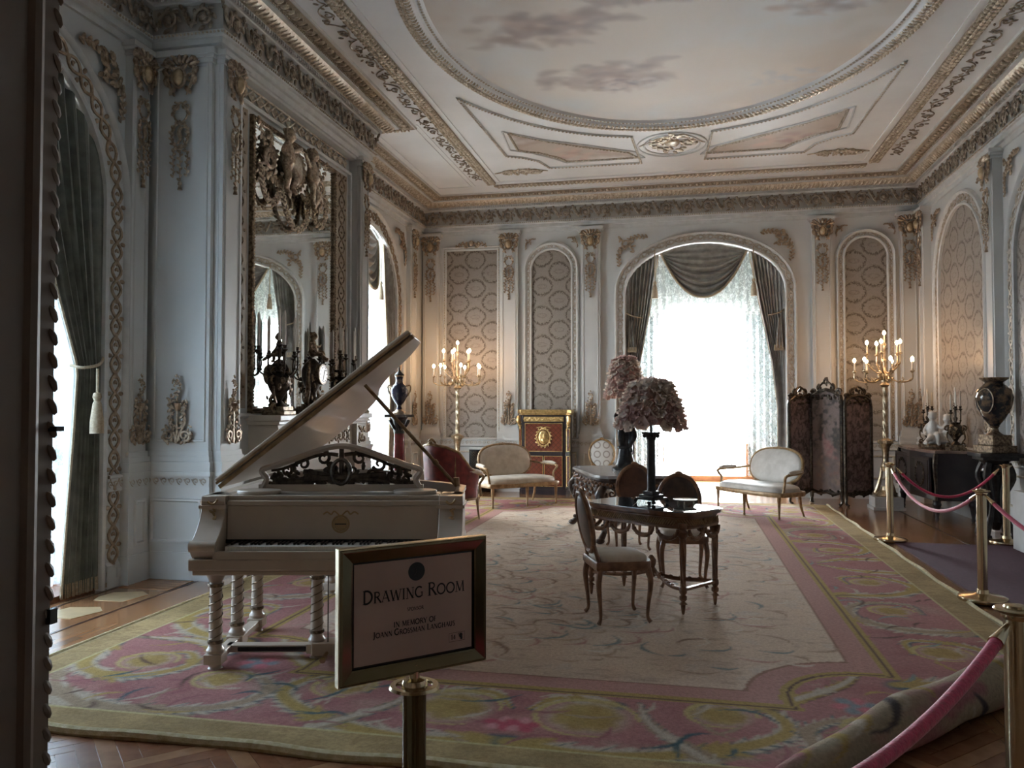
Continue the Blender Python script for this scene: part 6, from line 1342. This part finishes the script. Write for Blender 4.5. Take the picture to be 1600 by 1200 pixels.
# ------------------------------------------------------------------ standing candelabra with electric candles
simple('torch_gilt', (.60, .50, .36), (.34, .26, .16), 20, .3, .85)
def torchere(label, loc, rz):
    t = thing('standing_candelabrum', label, 'candelabrum', loc, rz, 'standing candelabra')
    mb = MB(); mb.box(-.21, .21, -.21, .21, 0, .2); mb.box(-.235, .235, -.235, .235, 0, .05); obj('plinth', mb, 'plaster_white', t, smooth=0, bevel=.006)
    mb = MB(); mb.lathe([(.16, .2), (.17, .22), (.14, .25), (.08, .3), (.07, .36)], 18, dense=2)
    for k in range(3):
        a = k * 2 * PI / 3 + .5; c, s = math.cos(a), math.sin(a); mb.tube(smooth_path([(.17 * c, .17 * s, .22), (.13 * c, .13 * s, .32), (.08 * c, .08 * s, .5), (.06 * c, .06 * s, .66)], 14), [.03, .035, .025, .02], 7); mb.ell((.17 * c, .17 * s, .235), (.045, .045, .03), 8, 5)
    obj('foot', mb, 'torch_gilt', t)
    mb = MB(); mb.lathe([(.06, .6), (.075, .68), (.045, .76), (.05, .9), (.065, .98), (.1, 1.04), (.1, 1.08), (.05, 1.12)], 18, dense=3)
    for k in range(8): a = k * PI / 4; mb.ell((.095 * math.cos(a), .095 * math.sin(a), 1.06), (.025, .025, .035), 6, 5)
    obj('knop', mb, 'torch_gilt', t)
    mb = MB(); mb.lathe([(.042, 1.1), (.04, 1.5), (.036, 1.94)], 30, flutes=4, depth=.32, twist=9., dense=24); obj('twisted_shaft', mb, 'torch_gilt', t)
    mb = MB(); mb.lathe([(.04, 1.92), (.075, 1.96), (.05, 2.0), (.06, 2.08), (.03, 2.16), (.02, 2.3), (.035, 2.36), (.02, 2.42), (.018, 2.6)], 16, dense=2)
    for k in range(10): a = k * PI / 5; mb.ellr((.07 * math.cos(a), .07 * math.sin(a), 2.08), (.03, .018, .06), (0, .5, a), 6, 4)
    obj('stem', mb, 'torch_gilt', t)
    tips = []
    for n, rr_, zb, zt, off in ((7, .43, 2.06, 2.17, .2), (5, .25, 2.16, 2.45, .55)):
        for k in range(n):
            a = 2 * PI * k / n + off; c, s = math.cos(a), math.sin(a); mb = MB()
            P = smooth_path([(.03 * c, .03 * s, zb), (rr_ * .3 * c, rr_ * .3 * s, zb - .02), (rr_ * .6 * c, rr_ * .6 * s, zb - .06 if n == 7 else zb + .02), (rr_ * 1.0 * c, rr_ * 1.0 * s, zb - .02 if n == 7 else zb + .14), (rr_ * 1.02 * c, rr_ * 1.02 * s, zt)], 18); mb.tube(P, [.014, .012, .009, .009], 6)
            for q in (4, 8, 12): mb.ellr(P[q] + (0, 0, .01), (.035, .016, .014), (0, -.6, a), 6, 4)
            mb.tube(np.array([P[9] + (c * (d_ * .05), s * (d_ * .05), h_) for d_, h_ in ((0, 0), (.6, .05), (.2, .08), (-.1, .05))]), [.008, .006, .004], 5)
            obj('arm', mb, 'torch_gilt', t); tips.append((rr_ * 1.02 * c, rr_ * 1.02 * s, zt))
    tips.append((0, 0, 2.6))
    for x, y, z in tips:
        mb = MB(); mb.lathe([(.004, -.03), (.014, -.015), (.036, 0), (.036, .008), (.014, .012), (.018, .03)], 10, (x, y, z)); p = obj('drip_pan', mb, 'torch_gilt', t)
        mb = MB(); mb.lathe([(.013, .012), (.013, .15), (.006, .155)], 10, (x, y, z)); obj('candle', mb, 'candle_wax', p)
        mb = MB(); mb.lathe([(.004, .15), (.02, .165), (.026, .185), (.02, .205), (.004, .225)], 12, (x, y, z)); obj('bulb', mb, 'bulb', p)
    return t
torchere('tall gilt standing candelabrum with lit bulbs beside the folding screen', (3.12, 13.72, 0), R(0))
torchere('tall gilt standing candelabrum with lit bulbs behind the settee by the red cabinet', (-4.05, 14.25, 0), R(25))

# ------------------------------------------------------------------ folding screen
def screen_panel(parent, p, q, H, crest, seed, pastoral):
    p = np.array(p); q = np.array(q); w = np.linalg.norm(q - p); a = math.atan2(q[1] - p[1], q[0] - p[0]); c = (p + q) / 2
    leaf = bpy.data.objects.new('screen_leaf', None); COL.objects.link(leaf); leaf.parent = parent; leaf.location = (c[0], c[1], 0); leaf.rotation_euler = (0, 0, a); h = w / 2 - .015
    z0, z1 = .24, H - .28
    P = [(-h, 0, z0 - .02), (-h, 0, z1 - .1), (-h + .02, 0, z1), (-h * .5, 0, z1 + .06), (0, 0, z1 + (.1 if pastoral else .08)), (h * .5, 0, z1 + .06), (h - .02, 0, z1), (h, 0, z1 - .1), (h, 0, z0 - .02), (h * .5, 0, z0 - .06), (0, 0, z0 - .03), (-h * .5, 0, z0 - .06)]
    mb = MB(); mb.tube(np.array(P + P[:1]), .032, 8); obj('leaf_frame', mb, 'bronze', leaf)
    mb = MB(); g = random.Random(seed)
    for s in (-1, 1):
        mb.tube(spiral((s * (h - .06), z1 + .06), .06, .015, 90 - s * 90, 90 - s * 90 + s * 430, 18), [.022, .018, .012], 7); mb.tube(spiral((s * h * .42, z1 + .13), .055, .014, 90, 90 - s * 430, 16), [.022, .014], 7)
        mb.tube(bez((s * h * .5, 0, z1 + .12), (s * h * .3, 0, z1 + .22), (s * .03, 0, z1 + .2), (0, 0, H + crest)), [.018, .02, .012], 7); mb.tube(spiral((s * h * .35, z0 - .04), .05, .014, -90, -90 + s * 420, 14), [.02, .012], 6)
    for k in range(44): mb.ell((g.uniform(-h * .95, h * .95), g.uniform(-.02, .02), z1 + g.uniform(-.06, .1)), (.034, .024, .026), 6, 4)
    for k in range(30): mb.ell((g.choice((-1, 1)) * (h - .01), g.uniform(-.02, .02), g.uniform(z0, z1)), (.026, .026, .034), 6, 4)
    for k in range(16): mb.ell((g.uniform(-h * .8, h * .8), g.uniform(-.012, .012), z0 - g.uniform(-.01, .06)), (.028, .02, .022), 6, 4)
    for k in range(8): mb.ell((g.uniform(-.04, .04), 0, H + crest - g.uniform(0, .14)), (.022, .018, .024), 6, 4)
    obj('leaf_carving', mb, 'bronze', leaf, kind='stuff')
    for s in (-1, 1):
        mb = MB(); mb.tube(smooth_path([(s * h, 0, z0), (s * (h - .01), 0, .14), (s * (h + .0), -.01, .05), (s * (h - .03), -.035, .018)], 12), [.03, .026, .022, .02], 7); mb.ell((s * (h - .02), -.03, .022), (.03, .032, .02), 8, 5); obj('foot', mb, 'bronze', leaf)
    cv = Canvas(-h, h, z0 - .03, z1 + .08, .012, (.20, .15, .14) if pastoral else (.12, .085, .092)); r = np.random.default_rng(seed)
    f = fbm(cv.ny, cv.nx, 5, 14, 4, seed); g2 = fbm(cv.ny, cv.nx, 9, 24, 3, seed + 50)
    if pastoral:
        cv.fill(np.clip((cv.Y - .9) * 2.5, 0, 1), (.25, .185, .17), .9); cv.fill(np.clip((f - .45) * 7, 0, 1) * np.clip((cv.Y - .7) * 4, 0, 1), (.05, .052, .045), .85); cv.fill(np.clip((g2 - .55) * 7, 0, 1), (.20, .15, .12), .5)
        for k in range(40): cv.dab(.03 + r.normal() * .07, .95 + r.normal() * .09, .04, (.36, .16, .15) if k % 2 else (.42, .27, .24), .5, .7, 1.5, r.random() * 3)
        for k in range(50): cv.dab(r.uniform(-h, h), r.uniform(.25, .7), .035, [(.24, .14, .12), (.12, .10, .09), (.28, .2, .15)][k % 3], .6, .7, 1.6, r.random() * 3)
    else:
        cv.fill(np.clip((np.abs(f - .5) - .05) * 12, 0, 1), (.21, .155, .165), .9); cv.fill(np.clip((g2 - .56) * 9, 0, 1), (.035, .025, .03), .85); cv.fill(np.clip((np.abs(f - .5) < .018), 0, 1), (.03, .022, .024), .8)
    k = cv.build('tapestry', 'tapestry', leaf, lambda X_, Y_: np.stack([X_, 0 * X_, Y_], -1)); m_ = k.modifiers.new('thick', 'SOLIDIFY'); m_.thickness = .012; m_.offset = 0
sc_ = thing('folding_screen', 'three-leaf folding screen with dark carved frame and tapestry panels', 'screen', (0, 0, 0))
screen_panel(sc_, (1.70, 14.05), (2.12, 14.42), 2.0, -.05, 3, False); screen_panel(sc_, (2.10, 14.40), (2.52, 13.92), 2.08, .02, 4, True); screen_panel(sc_, (2.54, 13.88), (3.02, 14.2), 2.0, -.05, 5, False)

# ------------------------------------------------------------------ commode with statue and candlesticks
cm = thing('commode', 'black lacquer commode with brown marble top against the wall', 'commode', (RIGHT - .40, 13.24, 0), RW)
W_, D_ = .95, .30
def bow(sc=1., d=0): return [(-W_ * sc, D_), (-W_ * sc, -D_ * .8 - d), (-W_ * .7 * sc, -D_ - d), (0, -D_ - .05 - d), (W_ * .7 * sc, -D_ - d), (W_ * sc, -D_ * .8 - d), (W_ * sc, D_)]
mb = MB(); mb.prism(bow(), .30, .96); obj('commode_body', mb, 'black_lacquer', cm, smooth=0, bevel=.006)
mb = MB(); mb.prism(bow(1.03, .03), .96, 1.0); obj('marble_top', mb, 'marble_brown', cm, smooth=0, bevel=.008)
for x in (-.48, .48):
    mb = MB(); mb.box(x - .43, x + .43, -D_ - .035, -D_, .38, .90); d_ = obj('commode_door', mb, 'black_lacquer', cm, smooth=0, bevel=.004); mb = MB(); gframe(mb, x - .38, x + .38, .43, .85, -D_ - .036); t_ = np.linspace(0, 2 * PI, 30); T2(mb, np.c_[x + .22 * np.cos(t_), .64 + .16 * np.sin(t_)], .012, 6, -D_ - .04); leafy(mb, np.c_[x + .22 * np.cos(t_), .64 + .16 * np.sin(t_)], .024, .04, -D_ - .04); obj('door_mount', mb, 'bronze', d_)
for sx in (-1, 1):
    for y in (-D_ * .75, D_ - .06):
        mb = MB(); mb.lathe([(.02, 0), (.03, .03), (.022, .06), (.045, .2), (.06, .24), (.05, .27), (.055, .3)], 12, (sx * (W_ - .07), y, 0), dense=2); obj('leg', mb, 'black_lacquer', cm)
    mb = MB(); mb.tube(smooth_path([(sx * (W_ + .005), -D_ * .85, .95), (sx * (W_ + .02), -D_ * .9, .8), (sx * W_, -D_ * .85, .5), (sx * W_, -D_ * .85, .3)], 14), [.03, .035, .018, .02], 7); obj('corner_mount', mb, 'bronze', cm)
st = thing('cherub_statue', 'white marble statue of two seated cherubs on the commode', 'statue', (RIGHT - .42, 12.98, 1.0), R(-25))
mb = MB(); mb.lathe([(.2, 0), (.21, .02), (.2, .05), (.19, .06)], 28); obj('statue_base', mb, 'gold_dark', st); st.scale = (1.12, 1.12, 1.12)
b_ = MB(); putto(b_, (-.07, .0, .16), .72, 1, 1); putto(b_, (.10, .02, .14), .68, 1, 2)
b_.ell((0, .02, .09), (.17, .15, .06), 16, 8); figure('cherubs', 'marble_white', st, b_, .009)
candelabrum('candelabrum', 'small bronze candelabrum with white candles at the far end of the commode', (RIGHT - .36, 13.72, 1.0), R(0), 'commode candelabra', n=3, R0=.09, s=.85, candle=.26)
candelabrum('candelabrum', 'small bronze candelabrum with white candles at the near end of the commode', (RIGHT - .33, 12.5, 1.0), R(0), 'commode candelabra', n=3, R0=.09, s=.85, candle=.26)

# big vase on its pedestal
pd_ = thing('pedestal', 'dark carved pedestal carrying the large painted vase', 'pedestal', (3.76, 11.0, 0))
mb = MB(); mb.box(-.24, .24, -.24, .24, 1.0, 1.05); mb.box(-.2, .2, -.2, .2, .96, 1.0); mb.lathe([(.18, .96), (.13, .9), (.16, .82), (.12, .78)], 16); obj('pedestal_top', mb, 'dark_bronze', pd_, bevel=.006)
for k in range(4):
    a = k * PI / 2 + PI / 4; c, s = math.cos(a), math.sin(a); mb = MB(); mb.tube(smooth_path([(.15 * c, .15 * s, .92), (.2 * c, .2 * s, .75), (.1 * c, .1 * s, .5), (.13 * c, .13 * s, .25), (.22 * c, .22 * s, .06), (.2 * c, .2 * s, .02)], 20), [.04, .045, .03, .03, .04, .035], 8); mb.ell((.2 * c, .2 * s, .03), (.05, .05, .03), 8, 5); obj('leg', mb, 'dark_bronze', pd_)
mb = MB(); mb.lathe([(.04, .1), (.09, .2), (.05, .35), (.06, .6), (.1, .8)], 14, dense=2); obj('pedestal_core', mb, 'dark_bronze', pd_)
vs = thing('painted_vase', 'large dark painted porcelain vase with gilt mounts on the pedestal', 'vase', (3.76, 11.0, 1.05), R(20))
mb = MB(); mb.box(-.17, .17, -.17, .17, 0, .09); mb.box(-.13, .13, -.13, .13, .09, .22); obj('vase_plinth', mb, 'gold_dark', vs, smooth=0, bevel=.008)
mb = MB(); mb.lathe([(.1, .22), (.05, .26), (.04, .30), (.06, .33)], 20, dense=2); mb.lathe([(.12, .88), (.16, .91), (.165, .925), (.12, .93)], 24); obj('vase_mount', mb, 'gold_dark', vs)
mb = MB(); mb.lathe([(.05, .33), (.12, .42), (.19, .56), (.21, .68), (.19, .77), (.13, .83), (.10, .86), (.13, .90)], 28, dense=3); vb = obj('vase_body', mb, 'porcelain_dark', vs)
mb = MB()
for k in range(3):
    a0 = k * 2 * PI / 3 + R(200); t_ = np.linspace(0, 2 * PI, 24); zz = .64 + .15 * np.sin(t_); rr_ = np.interp(zz, [.42, .56, .68, .77, .83], [.12, .19, .21, .19, .13]) + .004; aa = a0 + .5 * np.cos(t_); mb.tube(np.c_[rr_ * np.cos(aa), rr_ * np.sin(aa), zz], .007, 5)
obj('gilt_cartouche', mb, 'gold', vb)

# ------------------------------------------------------------------ brass posts and velvet ropes
def stanchion(label, loc, h=.93, m='brass', r=.038, base=True, group='brass rope posts'):
    t = thing('brass_stanchion', label, 'stanchion', loc, 0, group)
    mb = MB(); mb.lathe([(.185, 0), (.19, .012), (.185, .03), (.16, .04), (.07, .05), (.05, .06), (.045, .09)], 36); obj('base', mb, m, t)
    mb = MB(); mb.lathe([(r, .06), (r, h - .04)], 24); obj('post', mb, m, t)
    mb = MB(); mb.lathe([(r, h - .05), (r * 1.2, h - .04), (r * 1.2, h - .03), (.065, h - .022), (.07, h - .015), (.065, h - .01), (r, h - .008), (r * .9, h), (.002, h + .004)], 28); obj('cap', mb, m, t); return t
S1, S2, S3, S4, S5, S6 = (2.42, 10.45), (2.42, 7.40), (1.14, 3.17), (3.70, 10.50), (2.75, 4.35), (-.30, 1.32)
stanchion('brass stanchion standing between the carpet edge and the folding screen', (*S1, .0125)); stanchion('brass stanchion at the carpet edge before the black commode', (*S2, .0125), .92); stanchion('tall brass stanchion close by the rolled carpet corner', (*S3, 0), .92)
stanchion('brass stanchion beside the vase pedestal', (*S4, .0125)); stanchion('brass stanchion nearest the end of the purple runner', (*S5, .0125)); stanchion('brass stanchion just inside the doorway', (*S6, 0))
def rope(label, a, b, sag, z=.885, r=.017):
    a = np.array(a); b = np.array(b); L = np.linalg.norm(b - a); d = (b - a) / L; a2 = a + d * .075; b2 = b - d * .075; t = np.linspace(0, 1, 40); P = np.c_[a2[0] + (b2[0] - a2[0]) * t, a2[1] + (b2[1] - a2[1]) * t, z - 4 * sag * t * (1 - t)]
    o = thing('velvet_rope', label, 'rope', (a[0], a[1], 0)); P[:, 0] -= a[0]; P[:, 1] -= a[1]; mb = MB(); mb.tube(P[2:-2], r, 10); obj('rope_cord', mb, 'rope_velvet', o)
    for i, j in ((0, 2), (-1, -3)): mb = MB(); mb.tube([P[i], P[j]], [r * .5, r * 1.25], 10); obj('rope_end', mb, 'brass', o)
rope('pink velvet rope swagged along the carpet edge before the commode', S1, S2, .30); rope('pink velvet rope across the runner toward the vase pedestal', S1, S4, .34); rope('pink velvet rope from the commode post leading out along the runner', S2, S5, .28); rope('red velvet rope in the corner by the rolled carpet', S3, S6, .20, .86, .021)
mb = MB(); mb.box(-.19, .19, -.19, .19, 0, .66); bx_ = obj('display_box', mb, 'white_box', loc=(3.83, 10.38 - .42, .0125), smooth=0, bevel=.006); tag(bx_, 'plain white box standing beside the vase pedestal', 'box')
fe = thing('fire_extinguisher', 'red fire extinguisher with brass neck on the white box', 'extinguisher', (3.82, 9.96, .674))
mb = MB(); mb.lathe([(.07, 0), (.075, .01), (.075, .27), (.05, .32), (.02, .34)], 20); obj('cylinder', mb, 'red_enamel', fe); mb = MB(); mb.lathe([(.02, .33), (.022, .38), (.01, .4)], 12); mb.tube([(0, 0, .38), (-.05, 0, .40), (-.09, 0, .36), (-.085, 0, .25)], .009, 6); obj('neck', mb, 'brass', fe)
mb = MB(); mb.box(-.06, .06, -.004, 0, -.045, .045); mb.box(-.02, .02, -.006, -.004, -.02, .02)
ot = obj('wall_outlet', mb, 'paint_trim', wall_left, loc=(6.45, -.06, .13), smooth=0); mb = MB(); mb.box(-.05, .05, -.02, 0, -.07, .07); obj('thermostat', mb, 'plaster_white', wall_far, loc=(2.66, -.01, 2.4), smooth=0, bevel=.004)

# ------------------------------------------------------------------ the sign
sg = thing('sign_stand', 'brass-framed DRAWING ROOM sign on a brass post in the foreground', 'sign', (-.694, 2.035, 0), R(44.9))
mb = MB(); mb.lathe([(.17, 0), (.175, .012), (.17, .03), (.06, .05), (.04, .08)], 36); obj('base', mb, 'brass', sg)
mb = MB(); mb.lathe([(.031, .06), (.031, .885)], 28); obj('post', mb, 'dark_brass', sg)
mb = MB(); mb.sweep([(.055 * math.cos(a), .055 * math.sin(a)) for a in np.linspace(0, 2 * PI, 32, endpoint=False)], [(-.012, .885), (-.008, .892), (.006, .892), (.008, .885), (-.012, .885)], True, up3); mb.lathe([(.034, .88), (.036, .89), (.03, .905), (.014, .91), (.013, .945)], 24)
for k in range(4): a = k * PI / 2 + .6; mb.bar((.03 * math.cos(a), .03 * math.sin(a), .887), (.05 * math.cos(a), .05 * math.sin(a), .887), .016, .006)
obj('rope_collar', mb, 'brass', sg)
sw_, sh_, sz = .212, .170, 1.0925
mb = MB(); frame_rect(mb, -sw_ + .032, sw_ - .032, sz - sh_ + .032, sz + sh_ - .032, [(-.004, .0), (-.004, .008), (0, .010), (.022, .016), (.0245, .0165), (.032, .009), (.032, -.012), (-.004, -.012)]); obj('sign_frame', mb, 'dark_brass', sg, smooth=0)
mb = MB(); frame_rect(mb, -sw_ + .001, sw_ - .001, sz - sh_ + .001, sz + sh_ - .001, [(-.003, .009), (0, .0126), (.0025, .009), (.0025, -.012), (-.003, -.012)]); obj('frame_lip', mb, 'brass', sg, smooth=0)
mb = MB(); mb.box(-sw_ + .03, sw_ - .03, -.002, .012, sz - sh_ + .03, sz + sh_ - .03); obj('frame_backing', mb, 'ebony', sg, smooth=0)
bw, bh_ = .170, .128; mb = MB(); mb.box(-bw, bw, -.004, -.002, sz - bh_, sz + bh_); bd = obj('sign_board', mb, 'sign_board', sg, smooth=0)
# a small roman alphabet drawn with strokes: thick T, thin N
def A_(cx, cy, rx, ry, a0, a1, n=14): t = np.linspace(R(a0), R(a1), n); return [(cx + rx * math.cos(q), cy + ry * math.sin(q)) for q in t]
T_, N_ = .12, .055
GL = {'I': (.34, [(T_, [(.17, 0), (.17, 1)])]), 'D': (.82, [(T_, [(.16, 0), (.16, 1)]), (T_, [(.16, .975)] + A_(.3, .5, .46, .475, 90, -90) + [(.16, .025)])]),
 'R': (.74, [(T_, [(.16, 0), (.16, 1)]), (.09, [(.16, .975)] + A_(.34, .755, .24, .22, 90, -90) + [(.16, .535)]), (T_, [(.36, .53), (.74, 0)])]),
 'A': (.80, [(N_, [(.06, 0), (.40, 1)]), (T_, [(.40, 1), (.74, 0)]), (N_, [(.18, .34), (.62, .34)])]), 'W': (1.12, [(T_, [(.06, 1), (.32, 0)]), (N_, [(.32, 0), (.56, .95)]), (T_, [(.56, .95), (.80, 0)]), (N_, [(.80, 0), (1.06, 1)])]),
 'N': (.86, [(N_, [(.14, 0), (.14, 1)]), (T_, [(.14, 1), (.72, 0)]), (N_, [(.72, 0), (.72, 1)])]), 'G': (.86, [(T_, A_(.45, .5, .39, .475, 48, 300)), (.09, [(.64, .08), (.74, .12), (.74, .45)]), (N_, [(.60, .45), (.84, .45)])]),
 'O': (.94, [(T_, A_(.47, .5, .41, .475, 0, 360, 28))]), 'M': (1.0, [(N_, [(.12, 0), (.17, 1)]), (T_, [(.17, 1), (.50, .06)]), (N_, [(.50, .06), (.83, 1)]), (T_, [(.83, 1), (.88, 0)])]),
 'S': (.56, [(.10, A_(.27, .745, .19, .22, 40, 250, 12) + A_(.28, .27, .21, .245, 70, -140, 12))]), 'P': (.64, [(T_, [(.16, 0), (.16, 1)]), (.09, [(.16, .975)] + A_(.32, .735, .24, .24, 90, -90) + [(.16, .495)])]),
 'E': (.58, [(T_, [(.16, 0), (.16, 1)]), (N_, [(.16, .97), (.52, .97)]), (N_, [(.16, .52), (.46, .52)]), (N_, [(.16, .03), (.54, .03)])]), 'Y': (.74, [(T_, [(.04, 1), (.37, .46)]), (N_, [(.70, 1), (.37, .46)]), (T_, [(.37, .46), (.37, 0)])]),
 'F': (.56, [(T_, [(.16, 0), (.16, 1)]), (N_, [(.16, .97), (.52, .97)]), (N_, [(.16, .52), (.46, .52)])]), 'J': (.36, [(T_, [(.2, 1), (.2, .05), (.14, -.14), (.02, -.2)])]), 'L': (.58, [(T_, [(.16, 0), (.16, 1)]), (N_, [(.16, .03), (.54, .03), (.56, .16)])]),
 'H': (.84, [(T_, [(.16, 0), (.16, 1)]), (T_, [(.68, 0), (.68, 1)]), (N_, [(.16, .52), (.68, .52)])]), 'U': (.80, [(T_, [(.16, 1), (.16, .36)] + A_(.40, .30, .24, .28, 180, 360, 12)[0:] + [(.64, .36), (.64, 1)])]), '1': (.4, [(T_, [(.2, 0), (.2, 1), (.08, .88)])]), '4': (.62, [(N_, [(.44, 1), (.05, .3), (.6, .3)]), (T_, [(.44, 1), (.44, 0)])]), ' ': (.36, [])}
def text_mesh(parts, cx, base, y, track=.06):
    """parts: [(string, cap height)] set on one line, centred at cx"""
    W = sum((GL[c][0] + track) * h for s, h in parts for c in s); x = cx - W / 2; mb = MB()
    for s, h in parts:
        for c in s:
            w, st_ = GL[c]
            for wt, P in st_:
                wt *= 1.2 if h > .02 else 1.55
                P = np.array(P) * h + np.array([x, base]); mb.sweep(P, [(-wt * h / 2, -y), (wt * h / 2, -y)])
                for e_ in (P[0], P[-1]):
                    zz = (e_[1] - base) / h
                    if (abs(zz) < .01 or abs(zz - 1) < .01) and c not in '14GSO': q = .05 * h; zc = e_[1] + (q * .3 if zz < .5 else -q * .3); mb.sweep([(e_[0] - .13 * h, zc), (e_[0] + .13 * h, zc)], [(-q / 2, -y), (q / 2, -y)])
            x += (w + track) * h
    return mb
ty = -.0048
for nm, parts, base in (('title', [('D', .034), ('RAWING ', .028), ('R', .034), ('OOM', .028)], sz + .026), ('sponsor', [('SPONSOR', .0085)], sz - .006), ('memory', [('IN ', .0136), ('MEMORY ', .0136), ('OF', .0136)], sz - .043), ('name', [('J', .0157), ('OA', .0126), ('NN ', .0126), ('G', .0157), ('ROSSMAN ', .0126), ('L', .0157), ('ANGHAUS', .0126)], sz - .063)):
    mb = text_mesh(parts, .0, base, ty); obj('lettering', mb, 'ink', bd, smooth=0)
mb = MB(); mb.M = Matrix.Translation((.003, -.004, sz + .094)) @ Matrix.Rotation(R(90), 4, 'X'); mb.lathe([(.024, 0), (.024, .0008), (.001, .001)], 32); dc = obj('sign_disc', mb, 'sign_disc', bd)
mb = MB(); T2(mb, bez((-.004, sz + .086), (.006, sz + .094), (-.002, sz + .104)), .0012, 4, -.0052); obj('disc_mark', mb, 'dark_bronze', dc)
mb = MB(); frame_rect(mb, .100, .148, sz - .106, sz - .083, [(-.0004, .0048), (.0004, .0048)]); obj('number_box', mb, 'ink', bd, smooth=0)
mb = text_mesh([('14', .0125)], .1135, sz - .101, ty); obj('lettering', mb, 'ink', bd, smooth=0)
mb = MB(); mb.ell((.136, -.0046, sz - .092), (.0055, .0006, .0065), 14, 6); mb.ell((.138, -.0046, sz - .099), (.0035, .0006, .005), 10, 5); T2(mb, bez((.1275, sz - .089), (.129, sz - .0865), (.1315, sz - .0855)), .0007, 4, -.0048); obj('audio_symbol', mb, 'ink', bd)
